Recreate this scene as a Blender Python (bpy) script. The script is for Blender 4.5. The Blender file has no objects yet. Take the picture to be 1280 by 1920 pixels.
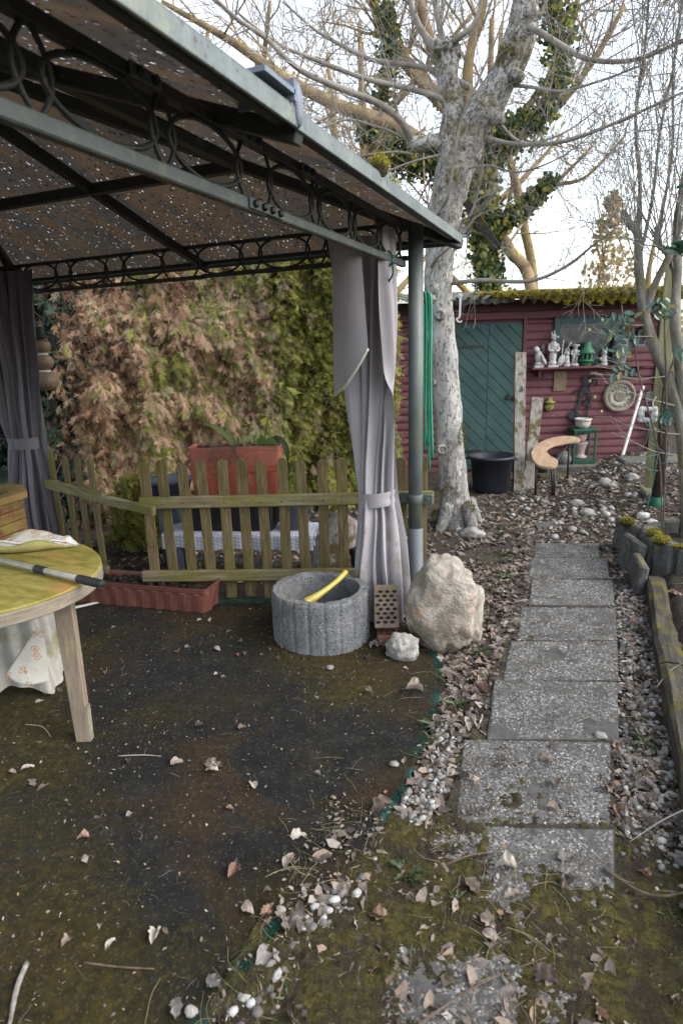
import bpy, bmesh, math, random
import numpy as np
from mathutils import Vector, Matrix, noise as mnoise

random.seed(7)
rng = np.random.default_rng(11)
PI = math.pi
scene = bpy.context.scene
C = scene.collection

# ---------------------------------------------------------------- camera
cd = bpy.data.cameras.new('camera')
cam = bpy.data.objects.new('camera', cd); C.objects.link(cam)
cd.sensor_fit = 'VERTICAL'; cd.sensor_height = 36.0; cd.sensor_width = 24.0
cd.lens = 1140.0 / 1920.0 * 36.0
cd.clip_start = 0.02; cd.clip_end = 600
R = Matrix(((0.924051902803431, -0.07114903786314056, 0.3755874003963766),
            (0.3810472504717232, 0.24986704948965457, -0.8901513638068944),
            (-0.030513502475109214, 0.9656626077416914, 0.2580012677802526)))
M4 = R.to_4x4(); M4.translation = Vector((0, 0, 1.6)); cam.matrix_world = M4
cd.dof.use_dof = True; cd.dof.focus_distance = 3.0; cd.dof.aperture_fstop = 3.0
scene.camera = cam

# ---------------------------------------------------------------- world, sun, exposure
SUN_EL, SUN_AZ = math.radians(42), math.radians(88)     # azimuth clockwise from +Y (north)
w = bpy.data.worlds.new('World'); scene.world = w; w.use_nodes = True
wt = w.node_tree; wt.nodes.clear()
wo = wt.nodes.new('ShaderNodeOutputWorld'); bg = wt.nodes.new('ShaderNodeBackground')
sk = wt.nodes.new('ShaderNodeTexSky'); sk.sky_type = 'NISHITA'; sk.sun_disc = False
sk.sun_elevation = SUN_EL; sk.sun_rotation = SUN_AZ
sk.air_density = 1.2; sk.dust_density = 2.0; sk.ozone_density = 1.0
hs = wt.nodes.new('ShaderNodeHueSaturation'); hs.inputs['Saturation'].default_value = 0.46
wt.links.new(sk.outputs[0], hs.inputs['Color']); wt.links.new(hs.outputs[0], bg.inputs['Color'])
wt.links.new(bg.outputs[0], wo.inputs['Surface'])
bg.inputs['Strength'].default_value = 0.15
sl = bpy.data.lights.new('sun', 'SUN'); sl.energy = 0.5; sl.angle = math.radians(40); sl.color = (1.0, 0.96, 0.90)
so = bpy.data.objects.new('sun', sl); C.objects.link(so)
sd = Vector((math.sin(SUN_AZ) * math.cos(SUN_EL), math.cos(SUN_AZ) * math.cos(SUN_EL), math.sin(SUN_EL)))
so.rotation_euler = (-sd).to_track_quat('-Z', 'Y').to_euler(); so.location = (20, -10, 25)
vs = scene.view_settings
vs.view_transform = 'Standard'; vs.look = 'None'; vs.gamma = 1.0; vs.use_curve_mapping = False
vs.exposure = 1.78

# ================================================================ helpers
class MB:
    def __init__(s): s.v = []; s.f = []; s.sm = []; s.uv = None
    def add(s, vs, fs, smooth=False):
        o = len(s.v); s.v.extend([tuple(p) for p in vs])
        s.f.extend([tuple(i + o for i in f) for f in fs]); s.sm.extend([smooth] * len(fs))
    def box(s, c, size, rot=None, taper=1.0):
        hx, hy, hz = size[0] / 2, size[1] / 2, size[2] / 2
        c = Vector(c); p = []
        for z in (-1, 1):
            k = taper if z > 0 else 1.0
            for x, y in ((-1, -1), (1, -1), (1, 1), (-1, 1)):
                q = Vector((x * hx * k, y * hy * k, z * hz))
                if rot is not None: q = rot @ q
                p.append(c + q)
        s.add(p, [(3, 2, 1, 0), (4, 5, 6, 7), (0, 1, 5, 4), (1, 2, 6, 5), (2, 3, 7, 6), (3, 0, 4, 7)])
        return s
    def bar(s, a, b, w, h, up=(0, 0, 1)):
        a, b = Vector(a), Vector(b); d = (b - a).normalized(); u = Vector(up)
        x = d.cross(u)
        if x.length < 1e-4: x = d.cross(Vector((1, 0, 0)))
        x.normalize(); y = x.cross(d).normalized()
        rot = Matrix((x, d, y)).transposed()
        return s.box((a + b) / 2, (w, (b - a).length, h), rot)
    def tube(s, pts, rad, n=8, cap=True, closed=False, smooth=True, jit=0.0):
        pts = [Vector(p) for p in pts]; m = len(pts)
        if not hasattr(rad, '__len__'): rad = [rad] * m
        vs = []; prev = None
        for i, p in enumerate(pts):
            if closed: t = pts[(i + 1) % m] - pts[i - 1]
            else: t = pts[min(i + 1, m - 1)] - pts[max(i - 1, 0)]
            if t.length < 1e-9: t = Vector((0, 0, 1))
            t.normalize()
            if prev is None:
                a = Vector((0, 0, 1)) if abs(t.z) < 0.9 else Vector((1, 0, 0))
                x = t.cross(a).normalized()
            else:
                x = prev - t * prev.dot(t)
                x = x.normalized() if x.length > 1e-6 else t.orthogonal().normalized()
            prev = x; y = t.cross(x)
            for k in range(n):
                a = 2 * PI * k / n; r = rad[i]
                if jit: r *= 1 + jit * mnoise.noise(Vector((p.x * 9 + math.cos(a) * 1.3, p.y * 9 + math.sin(a) * 1.3, p.z * 7)))
                vs.append(p + (x * math.cos(a) + y * math.sin(a)) * r)
        fs = []
        for i in range(m if closed else m - 1):
            j = (i + 1) % m
            for k in range(n):
                k2 = (k + 1) % n
                fs.append((i * n + k, i * n + k2, j * n + k2, j * n + k))
        if cap and not closed:
            fs.append(tuple(range(n - 1, -1, -1))); fs.append(tuple((m - 1) * n + k for k in range(n)))
        s.add(vs, fs, smooth); return s
    def lathe(s, prof, c=(0, 0, 0), n=20, rot=None, smooth=True, sx=1.0, sy=1.0):
        c = Vector(c); vs = []
        for r, z in prof:
            for k in range(n):
                a = 2 * PI * k / n; q = Vector((r * sx * math.cos(a), r * sy * math.sin(a), z))
                if rot is not None: q = rot @ q
                vs.append(c + q)
        fs = []
        for i in range(len(prof) - 1):
            for k in range(n):
                k2 = (k + 1) % n
                fs.append((i * n + k, i * n + k2, (i + 1) * n + k2, (i + 1) * n + k))
        if prof[0][0] > 1e-6: fs.append(tuple(range(n - 1, -1, -1)))
        if prof[-1][0] > 1e-6: fs.append(tuple((len(prof) - 1) * n + k for k in range(n)))
        s.add(vs, fs, smooth); return s
    def prism(s, poly, o, ex, ey, en, th, smooth=False):
        o, ex, ey, en = Vector(o), Vector(ex), Vector(ey), Vector(en); n = len(poly)
        a = [o + ex * p[0] + ey * p[1] for p in poly]; b = [q + en * th for q in a]
        fs = [tuple(range(n - 1, -1, -1)), tuple(range(n, 2 * n))]
        fs += [(i, (i + 1) % n, n + (i + 1) % n, n + i) for i in range(n)]
        s.add(a + b, fs, smooth); return s
    def grid(s, fn, nu, nv, smooth=True, closeu=False):
        vs = [fn(i / (nu if closeu else nu - 1), j / (nv - 1)) for j in range(nv) for i in range(nu)]
        fs = []
        for j in range(nv - 1):
            for i in range(nu if closeu else nu - 1):
                i2 = (i + 1) % nu
                fs.append((j * nu + i, j * nu + i2, (j + 1) * nu + i2, (j + 1) * nu + i))
        s.add(vs, fs, smooth); return s
    def blob(s, c, r, sub=2, amp=0.0, fr=2.0, rot=None, seed=0.0, smooth=True):
        if not hasattr(r, '__len__'): r = (r, r, r)
        V, F = ico(sub); c = Vector(c); vs = []
        for p in V:
            q = Vector(p)
            k = 1.0
            if amp: k += amp * mnoise.noise(q * fr + Vector((seed, seed * 1.7, -seed))) + amp * .5 * mnoise.noise(q * fr * 2.3 + Vector((seed * 2, 3, seed)))
            q = Vector((q.x * r[0], q.y * r[1], q.z * r[2])) * k
            if rot is not None: q = rot @ q
            vs.append(c + q)
        s.add(vs, F, smooth); return s

_ico = {}
def ico(sub):
    if sub not in _ico:
        bm = bmesh.new(); bmesh.ops.create_icosphere(bm, subdivisions=sub, radius=1.0)
        bm.verts.ensure_lookup_table()
        _ico[sub] = ([tuple(v.co) for v in bm.verts], [tuple(v.index for v in f.verts) for f in bm.faces]); bm.free()
    return _ico[sub]

ORG = {}
def tag(o, label=None, cat=None, group=None, kind=None):
    if label: o['label'] = label
    if cat: o['category'] = cat
    if group: o['group'] = group
    if kind: o['kind'] = kind
    return o
def mesh_of(name, mb, m, org=Vector((0, 0, 0)), bevel=0.0):
    me = bpy.data.meshes.new(name)
    me.from_pydata([tuple(Vector(p) - org) for p in mb.v], [], mb.f); me.update()
    me.polygons.foreach_set('use_smooth', mb.sm)
    if bevel:
        bm = bmesh.new(); bm.from_mesh(me)
        ed = [e for e in bm.edges if len(e.link_faces) == 2 and e.calc_face_angle(0) > 0.6]
        bmesh.ops.bevel(bm, geom=ed, offset=bevel, segments=1, affect='EDGES', clamp_overlap=True)
        bm.to_mesh(me); bm.free()
    if mb.uv:
        ul = me.uv_layers.new(name='UVMap')
        for lp in me.loops: ul.data[lp.index].uv = mb.uv[lp.vertex_index]
    if m is not None: me.materials.append(m)
    return me
def thing(name, label, cat, loc=(0, 0, 0), group=None, kind=None):
    o = bpy.data.objects.new(name, None); C.objects.link(o); o.location = loc; o.empty_display_size = 0.05
    ORG[o.name] = Vector(loc); return tag(o, label, cat, group, kind)
def part(name, mb, m, parent, bevel=0.0, label=None, kind=None):
    org = ORG[parent.name]
    o = bpy.data.objects.new(name, mesh_of(name, mb, m, org, bevel)); C.objects.link(o); o.parent = parent
    ORG[o.name] = org
    if label: o['label'] = label
    if kind: o['kind'] = kind
    return o
def single(name, mb, m, label=None, cat=None, group=None, kind=None, loc=None, bevel=0.0):
    loc = Vector(loc) if loc is not None else Vector((0, 0, 0))
    o = bpy.data.objects.new(name, mesh_of(name, mb, m, loc, bevel)); C.objects.link(o); o.location = loc
    ORG[o.name] = loc; return tag(o, label, cat, group, kind)
def inst(name, me, parent=None, loc=(0, 0, 0), rot=(0, 0, 0), scale=1.0):
    o = bpy.data.objects.new(name, me); C.objects.link(o)
    if parent: o.parent = parent
    o.location = loc; o.rotation_euler = rot
    o.scale = scale if hasattr(scale, '__len__') else (scale, scale, scale)
    ORG[o.name] = ORG.get(parent.name, Vector((0,0,0))) if parent else Vector(loc)
    return o
def rz(a): return Matrix.Rotation(a, 3, 'Z')
def smooth(a, b, x):
    t = min(1, max(0, (x - a) / (b - a))); return t * t * (3 - 2 * t)
def nz(x, y, z=0.0): return mnoise.noise(Vector((x, y, z)))
def curve(pts, n=6):
    """Catmull-Rom resampling"""
    P = [Vector(p) for p in pts]; P = [P[0] * 2 - P[1]] + P + [P[-1] * 2 - P[-2]]; out = []
    for i in range(1, len(P) - 2):
        for k in range(n):
            t = k / n; a, b, c, d = P[i - 1], P[i], P[i + 1], P[i + 2]
            out.append(0.5 * ((2 * b) + (c - a) * t + (2 * a - 5 * b + 4 * c - d) * t * t + (3 * b - a - 3 * c + d) * t ** 3))
    out.append(P[-2]); return out
def lerp_list(r, n):
    return [float(np.interp(i / (n - 1), np.linspace(0, 1, len(r)), r)) for i in range(n)]

# ---- numpy scatter of many small pieces into one mesh ("rnd" attribute gives each piece its own tint)
def euler_mats(rx, ry, rzz):
    cx, sx, cy, sy, cz, sz = np.cos(rx), np.sin(rx), np.cos(ry), np.sin(ry), np.cos(rzz), np.sin(rzz)
    m = np.empty((len(rx), 3, 3))
    m[:, 0, 0] = cz * cy; m[:, 0, 1] = cz * sy * sx - sz * cx; m[:, 0, 2] = cz * sy * cx + sz * sx
    m[:, 1, 0] = sz * cy; m[:, 1, 1] = sz * sy * sx + cz * cx; m[:, 1, 2] = sz * sy * cx - cz * sx
    m[:, 2, 0] = -sy; m[:, 2, 1] = cy * sx; m[:, 2, 2] = cy * cx
    return m
def scatter(name, variants, pos, mats, scale, rnd, material, parent=None, org=(0, 0, 0), smooth_shade=False):
    pos = np.asarray(pos, float) - np.asarray(org, float); n = len(pos)
    scale = np.asarray(scale, float)
    if scale.ndim == 1: scale = np.repeat(scale[:, None], 3, 1)
    which = np.arange(n) % len(variants); VV, FF, RR = [], [], []; off = 0
    for k, (V, F) in enumerate(variants):
        idx = np.where(which == k)[0]
        if not len(idx): continue
        V = np.asarray(V, float); F = np.asarray(F, int)
        P = np.einsum('nij,nvj->nvi', mats[idx], V[None] * scale[idx][:, None, :]) + pos[idx][:, None, :]
        m = len(V); FF.append((F[None] + (np.arange(len(idx)) * m)[:, None, None] + off).reshape(-1, F.shape[1]))
        VV.append(P.reshape(-1, 3)); RR.append(np.repeat(np.asarray(rnd)[idx], m)); off += len(idx) * m
    V = np.concatenate(VV); F = np.concatenate(FF); Rn = np.concatenate(RR)
    me = bpy.data.meshes.new(name); k = F.shape[1]
    me.vertices.add(len(V)); me.vertices.foreach_set('co', V.ravel())
    me.loops.add(F.size); me.loops.foreach_set('vertex_index', F.ravel().astype(np.int32))
    me.polygons.add(len(F)); me.polygons.foreach_set('loop_start', (np.arange(len(F)) * k).astype(np.int32))
    me.polygons.foreach_set('loop_total', np.full(len(F), k, np.int32))
    if smooth_shade: me.polygons.foreach_set('use_smooth', np.ones(len(F), bool))
    me.update(calc_edges=True)
    at = me.attributes.new('rnd', 'FLOAT', 'POINT'); at.data.foreach_set('value', Rn.astype(np.float32))
    me.materials.append(material)
    o = bpy.data.objects.new(name, me); C.objects.link(o)
    if parent is not None: o.parent = parent
    else: o.location = org
    ORG[o.name] = Vector(org); return o

# ================================================================ materials
class NT:
    def __init__(s, name):
        s.m = bpy.data.materials.new(name); s.m.use_nodes = True; s.t = s.m.node_tree
        s.b = s.t.nodes['Principled BSDF']; s.o = s.t.nodes['Material Output']
        s.b.inputs['Specular IOR Level'].default_value = 0.25
    def n(s, t, **k):
        x = s.t.nodes.new(t)
        for a, v in k.items(): setattr(x, a, v)
        return x
    def l(s, a, b): s.t.links.new(a, b)
    def pos(s, scale=(1, 1, 1), obj=False, gen=False, uv=False):
        if uv: src = s.n('ShaderNodeTexCoord').outputs['UV']
        elif obj: src = s.n('ShaderNodeTexCoord').outputs['Object']
        else: src = s.n('ShaderNodeNewGeometry').outputs['Position']
        mp = s.n('ShaderNodeMapping'); mp.inputs['Scale'].default_value = scale
        s.l(src, mp.inputs['Vector']); return mp.outputs['Vector']
    def noise(s, vec, scale, detail=5, rough=0.55, dist=0.0):
        x = s.n('ShaderNodeTexNoise'); x.inputs['Scale'].default_value = scale; x.inputs['Detail'].default_value = detail
        x.inputs['Roughness'].default_value = rough; x.inputs['Distortion'].default_value = dist
        s.l(vec, x.inputs['Vector']); return x.outputs['Fac']
    def vor(s, vec, scale, feature='F1', out='Distance', rand=1.0):
        x = s.n('ShaderNodeTexVoronoi'); x.feature = feature; x.inputs['Scale'].default_value = scale
        x.inputs['Randomness'].default_value = rand
        s.l(vec, x.inputs['Vector']); return x.outputs[out]
    def ramp(s, fac, stops, interp='LINEAR'):
        x = s.n('ShaderNodeValToRGB'); cr = x.color_ramp; cr.interpolation = interp
        while len(cr.elements) < len(stops): cr.elements.new(0.5)
        for e, (p, c) in zip(cr.elements, stops):
            e.position = p; e.color = (c[0], c[1], c[2], 1) if hasattr(c, '__len__') else (c, c, c, 1)
        s.l(fac, x.inputs['Fac']); return x.outputs['Color']
    def mix(s, fac, a, b, mode='MIX'):
        x = s.n('ShaderNodeMix'); x.data_type = 'RGBA'; x.blend_type = mode
        for v, i in ((fac, 0), (a, 6), (b, 7)):
            if hasattr(v, 'is_linked') or hasattr(v, 'links'): s.l(v, x.inputs[i])
            elif i == 0: x.inputs[0].default_value = v
            else: x.inputs[i].default_value = (v[0], v[1], v[2], 1)
        return x.outputs[2]
    def math(s, op, a, b=0.0, clamp=False):
        x = s.n('ShaderNodeMath', operation=op, use_clamp=clamp)
        for i, v in enumerate((a, b)):
            if isinstance(v, (int, float)): x.inputs[i].default_value = v
            else: s.l(v, x.inputs[i])
        return x.outputs[0]
    def bump(s, h, strength=0.4, dist=0.01, base=None):
        x = s.n('ShaderNodeBump'); x.inputs['Strength'].default_value = strength; x.inputs['Distance'].default_value = dist
        s.l(h, x.inputs['Height'])
        if base is not None: s.l(base, x.inputs['Normal'])
        return x.outputs['Normal']
    def thr(s, f, a, b): return s.ramp(f, [(a, 0.0), (b, 1.0)])
    def attr(s, name): x = s.n('ShaderNodeAttribute'); x.attribute_name = name; return x.outputs['Fac']
    def objrand(s): return s.n('ShaderNodeObjectInfo').outputs['Random']
    def up(s):
        g = s.n('ShaderNodeNewGeometry'); x = s.n('ShaderNodeSeparateXYZ'); s.l(g.outputs['Normal'], x.inputs[0]); return x.outputs['Z']
    def done(s, color, rough=0.85, normal=None, spec=None, metal=0.0):
        if hasattr(color, 'links'): s.l(color, s.b.inputs['Base Color'])
        else: s.b.inputs['Base Color'].default_value = (*color, 1)
        if hasattr(rough, 'links'): s.l(rough, s.b.inputs['Roughness'])
        else: s.b.inputs['Roughness'].default_value = rough
        if normal is not None: s.l(normal, s.b.inputs['Normal'])
        if spec is not None: s.b.inputs['Specular IOR Level'].default_value = spec
        s.b.inputs['Metallic'].default_value = metal
        return s.m

def surf(name, stops, scale=8, detail=6, rough=0.85, stretch=(1, 1, 1), obj=False, bump=0.4, bscale=60, bdist=0.004,
         fine=0.25, fscale=90, spots=None, moss=None, objvar=0.0, spec=None, metal=0.0, dist=0.0, grain=None):
    """general weathered surface: large colour variation, fine grain, spots, moss (more on upward faces), relief"""
    t = NT(name); p = t.pos(stretch, obj=obj); p1 = t.pos((1, 1, 1), obj=obj)
    f = t.noise(p, scale, detail, 0.6, dist); c = t.ramp(f, stops)
    g = t.noise(p if grain else p1, fscale, 4, 0.6)
    c = t.mix(fine, c, t.ramp(g, [(0.3, 0.25), (0.75, 1.0)]), 'MULTIPLY') if fine else c
    if objvar:
        c = t.mix(objvar, c, t.ramp(t.objrand(), [(0, (0.45, 0.42, 0.36)), (1, (1.0, 1.0, 1.0))]), 'MULTIPLY')
    for sp in (spots or []):
        col, sc, a, b, amt = sp
        k = t.thr(t.noise(p1, sc, 5, 0.65), a, b); c = t.mix(t.math('MULTIPLY', k, amt), c, col)
    if moss:
        col, sc, a, b, upw = moss
        k = t.noise(p1, sc, 6, 0.7)
        k = t.math('ADD', k, t.math('MULTIPLY', t.up(), upw)); k = t.thr(k, a, b)
        mc = t.mix(t.noise(p1, 120, 3), (col[0] * .45, col[1] * .45, col[2] * .4), (col[0] * 1.3, col[1] * 1.25, col[2]))
        c = t.mix(k, c, mc)
    nrm = None
    if bump: nrm = t.bump(t.math('ADD', t.noise(p if grain else p1, bscale, 5, 0.65), t.math('MULTIPLY', f, 1.5)), bump, bdist)
    return t.done(c, rough, nrm, spec, metal)

def leafmat(name, stops, src='rnd', transl=0.3, rough=0.6, vein=0.3, spec=0.3):
    t = NT(name); p = t.pos()
    r = t.attr('rnd') if src == 'rnd' else t.objrand()
    c = t.ramp(r, stops)
    c = t.mix(vein, c, t.ramp(t.noise(p, 70, 4, 0.7), [(0.35, 0.35), (0.7, 1.15)]), 'MULTIPLY')
    t.done(c, rough, t.bump(t.noise(p, 130, 3), 0.3, 0.002), spec)
    if transl:
        tr = t.n('ShaderNodeBsdfTranslucent'); t.l(c, tr.inputs['Color']); mx = t.n('ShaderNodeMixShader'); mx.inputs[0].default_value = transl
        t.l(t.b.outputs[0], mx.inputs[1]); t.l(tr.outputs[0], mx.inputs[2]); t.l(mx.outputs[0], t.o.inputs['Surface'])
    return t.m

MOSS = (0.115, 0.10, 0.018)
M = {}
M['soil'] = surf('soil', [(0.3, (0.024, 0.019, 0.014)), (0.55, (0.052, 0.042, 0.031)), (0.75, (0.10, 0.085, 0.066))], 7, 8, 0.95, bump=0.9, bscale=70, bdist=0.012,
                 spots=[((0.16, 0.13, 0.10), 45, 0.60, 0.68, 0.8), ((0.05, 0.05, 0.015), 2.2, 0.52, 0.66, 0.6)])
def patio_mat():
    t = NT('patio_mat'); p = t.pos()
    sp = t.n('ShaderNodeSeparateXYZ'); t.l(p, sp.inputs[0])
    dark = t.ramp(t.noise(p, 9, 7, 0.65), [(0.3, (0.006, 0.0065, 0.007)), (0.55, (0.014, 0.014, 0.0135)), (0.8, (0.034, 0.032, 0.028))])
    big = t.noise(p, 0.95, 3, 0.5, 0.4)
    mossk = t.thr(t.math('ADD', big, t.math('MULTIPLY', t.noise(p, 34, 6, 0.75), 0.40)), 0.66, 0.80)
    mossc = t.ramp(t.noise(p, 26, 5, 0.7), [(0.3, (0.012, 0.011, 0.003)), (0.55, (0.038, 0.030, 0.006)), (0.75, (0.082, 0.062, 0.013))])
    c = t.mix(mossk, dark, mossc)
    rp = t.pos((1, 1.6, 1)); ru = t.noise(rp, 1.35, 3, 0.5, 0.8)
    rk = t.thr(t.math('ADD', ru, t.math('MULTIPLY', t.noise(p, 30, 6, 0.75), 0.38)), 0.70, 0.86)
    rustc = t.ramp(t.noise(p, 40, 5, 0.7), [(0.3, (0.018, 0.011, 0.004)), (0.6, (0.046, 0.028, 0.009)), (0.8, (0.09, 0.058, 0.02))])
    c = t.mix(t.math('MULTIPLY', rk, 0.8), c, rustc)
    # turf showing at the worn outer edge
    e = t.attr('edge'); ek = t.math('MULTIPLY', t.thr(e, 0.35, 0.95), t.thr(t.noise(p, 7, 4, 0.6), 0.50, 0.58))
    c = t.mix(ek, c, (0.008, 0.062, 0.05))
    sk_ = t.vor(p, 150, 'F1', 'Color'); sx = t.n('ShaderNodeSeparateColor'); t.l(sk_, sx.inputs[0])
    c = t.mix(t.math('MULTIPLY', t.thr(sx.outputs[0], 0.90, 0.95), 0.22), c, (0.13, 0.115, 0.09))
    h = t.math('ADD', t.noise(p, 110, 6, 0.75), t.math('MULTIPLY', mossk, 0.6))
    return t.done(c, 0.9, t.bump(h, 0.9, 0.010), 0.2)
M['patio'] = patio_mat()
M['turf'] = leafmat('turf', [(0, (0.004, 0.035, 0.028)), (1, (0.012, 0.10, 0.075))], 'rnd', 0.0, 0.6)
M['slab'] = surf('slab_concrete', [(0.3, (0.065, 0.063, 0.060)), (0.55, (0.10, 0.097, 0.092)), (0.8, (0.145, 0.14, 0.133))], 16, 8, 0.9, bump=0.8, bscale=110, bdist=0.006,
                 spots=[((0.055, 0.05, 0.016), 7, 0.58, 0.70, 0.8), ((0.03, 0.027, 0.022), 5, 0.55, 0.68, 0.6)], objvar=0.2)
M['pebble'] = leafmat('pebble', [(0, (0.06, 0.06, 0.063)), (0.35, (0.105, 0.103, 0.10)), (0.62, (0.15, 0.147, 0.14)), (0.86, (0.225, 0.22, 0.21)), (1, (0.40, 0.39, 0.375))], 'rnd', 0, 0.7, 0.35)
def pebmat():
    t = NT('pebble'); p = t.pos(); c = t.ramp(t.attr('rnd'), [(0, (0.065, 0.065, 0.068)), (0.35, (0.115, 0.113, 0.11)), (0.62, (0.155, 0.152, 0.146)), (0.88, (0.22, 0.215, 0.205)), (1, (0.38, 0.37, 0.355))])
    c = t.mix(0.75, c, t.ramp(t.noise(p, 7, 7, 0.65), [(0.32, (0.33, 0.30, 0.26)), (0.6, (1.05, 1.03, 1.0))]), 'MULTIPLY')
    c = t.mix(t.math('MULTIPLY', t.thr(t.noise(p, 4.5, 7, 0.7), 0.56, 0.68), 0.6), c, (0.07, 0.064, 0.03)); return t.done(c, 0.75, t.bump(t.noise(p, 130, 3), 0.3, 0.002), 0.25)
M['pebble'] = pebmat()
M['gravel_white'] = leafmat('gravel_white', [(0, (0.10, 0.095, 0.085)), (0.4, (0.20, 0.19, 0.175)), (0.75, (0.31, 0.30, 0.28)), (1, (0.46, 0.45, 0.43))], 'rnd', 0, 0.8, 0.55)
M['gravel_grey'] = leafmat('gravel_grey', [(0, (0.05, 0.048, 0.045)), (0.5, (0.14, 0.133, 0.122)), (0.8, (0.25, 0.24, 0.22)), (1, (0.44, 0.425, 0.40))], 'rnd', 0, 0.75, 0.35)
M['moss'] = leafmat('moss', [(0, (0.035, 0.030, 0.006)), (0.5, (0.095, 0.082, 0.015)), (1, (0.20, 0.17, 0.03))], 'rnd', 0.2, 0.9, 0.4)
M['moss_bright'] = leafmat('moss_bright', [(0, (0.13, 0.115, 0.015)), (0.5, (0.30, 0.26, 0.03)), (1, (0.50, 0.43, 0.06))], 'rnd', 0.2, 0.9, 0.4)
M['moss_ground'] = surf('moss_ground', [(0.3, (0.02, 0.018, 0.006)), (0.5, (0.055, 0.047, 0.012)), (0.7, (0.12, 0.10, 0.024))], 42, 7, 0.95, bump=1.0, bscale=150, bdist=0.01,
                        spots=[((0.030, 0.023, 0.016), 11, 0.46, 0.58, 0.9), ((0.075, 0.058, 0.04), 34, 0.56, 0.64, 0.7)])
DEAD = [(0, (0.07, 0.045, 0.032)), (0.25, (0.16, 0.115, 0.085)), (0.5, (0.26, 0.19, 0.145)), (0.7, (0.36, 0.28, 0.22)), (0.85, (0.40, 0.24, 0.13)), (1, (0.50, 0.43, 0.35))]
DEAD = [(a, tuple(.62 * v + .38 * (.35 * c[0] + .45 * c[1] + .2 * c[2]) for v in c)) for a, c in DEAD]
M['dead_leaf'] = leafmat('dead_leaf', DEAD, 'obj', 0.15, 0.8, 0.5)
M['litter'] = leafmat('litter', [(a, tuple(v * .80 for v in c)) for a, c in DEAD], 'rnd', 0.15, 0.85, 0.5)
M['fleck'] = leafmat('fleck', [(0, (0.03, 0.022, 0.015)), (0.45, (0.095, 0.075, 0.053)), (0.8, (0.19, 0.17, 0.14)), (1, (0.44, 0.42, 0.38))], 'rnd', 0, 0.85, 0.2)
M['twig'] = surf('twig', [(0.3, (0.06, 0.045, 0.033)), (0.7, (0.17, 0.13, 0.10))], 20, 4, 0.9, objvar=0.4)
def bark_mat():
    t = NT('bark'); p = t.pos((1, 1, .34)); p1 = t.pos()
    c = t.ramp(t.noise(t.pos((1, 1, .6)), 6, 6, 0.6), [(0.3, (0.27, 0.26, 0.24)), (0.5, (0.39, 0.375, 0.35)), (0.7, (0.52, 0.505, 0.47))])
    sp = t.n('ShaderNodeSeparateXYZ'); t.l(p1, sp.inputs[0])
    low = t.ramp(sp.outputs['Z'], [(0.0, 1.0), (0.95, 0.0)])
    fis = t.thr(t.math('ADD', t.noise(p, 52, 6, 0.72, 0.3), t.math('MULTIPLY', low, 0.10)), 0.55, 0.62)
    c = t.mix(t.math('MULTIPLY', fis, 0.55), c, (0.10, 0.093, 0.08))
    dk = t.thr(t.math('ADD', t.noise(p1, 34, 8, 0.8), t.math('MULTIPLY', t.ramp(t.math('MULTIPLY', sp.outputs['Z'], 0.25), [(0.5, 0.0), (0.85, 1.0)]), 0.06)), 0.58, 0.64); c = t.mix(t.math('MULTIPLY', dk, 0.7), c, (0.075, 0.07, 0.058))
    up = t.ramp(sp.outputs['Z'], [(2.2, 0.0), (3.0, 1.0)]) if False else None
    ms = t.thr(t.math('ADD', t.noise(p1, 5.5, 7, 0.75), t.math('MULTIPLY', t.ramp(t.math('MULTIPLY', sp.outputs['Z'], 0.25), [(0.5, 0.0), (0.78, 1.0)]), 0.10)), 0.60, 0.68); c = t.mix(t.math('MULTIPLY', ms, 0.75), c, (0.15, 0.125, 0.03))
    h = t.math('SUBTRACT', t.math('MULTIPLY', t.noise(p1, 60, 5, 0.7), 0.5), t.math('MULTIPLY', t.math('ADD', fis, dk), 0.6))
    return t.done(c, 0.92, t.bump(h, 1.0, 0.012), 0.15)
M['bark'] = bark_mat()
M['bark_dark'] = surf('bark_dark', [(0.3, (0.085, 0.077, 0.062)), (0.55, (0.20, 0.185, 0.155)), (0.78, (0.36, 0.335, 0.29))], 14, 6, 0.9, stretch=(1, 1, 0.4), bump=0.8, bscale=50, bdist=0.008,
                      spots=[((0.12, 0.10, 0.02), 6, 0.55, 0.66, 0.8)])
M['bark_gold'] = surf('bark_gold', [(0.3, (0.17, 0.12, 0.065)), (0.6, (0.33, 0.245, 0.14)), (0.8, (0.46, 0.36, 0.22))], 5, 5, 0.9, bump=0.5,  # warm sunlight painted into the bark colour, plus yellow lichen patches
                      spots=[((0.30, 0.22, 0.03), 2.5, 0.55, 0.66, 0.8)])
M['twig_gold'] = surf('twig_gold', [(0.3, (0.22, 0.16, 0.09)), (0.7, (0.42, 0.32, 0.19))], 3, 3, 0.9, bump=0)  # twigs with the warm sunlight painted into their colour
M['twig_grey'] = surf('twig_grey', [(0.3, (0.19, 0.17, 0.145)), (0.7, (0.37, 0.34, 0.295))], 6, 4, 0.9, bump=0)
M['ivy'] = leafmat('ivy', [(0, (0.03, 0.06, 0.03)), (0.4, (0.07, 0.12, 0.055)), (0.65, (0.20, 0.21, 0.05)), (1, (0.45, 0.40, 0.09))], 'rnd', 0.35, 0.5, 0.25)
M['thuja_brown'] = leafmat('thuja_brown', [(0, (0.12, 0.065, 0.036)), (0.30, (0.33, 0.20, 0.12)), (0.58, (0.58, 0.41, 0.275)), (0.67, (0.46, 0.40, 0.25)), (0.74, (0.20, 0.22, 0.055)), (1, (0.40, 0.41, 0.10))], 'rnd', 0.3, 0.8, 0.3)
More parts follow.
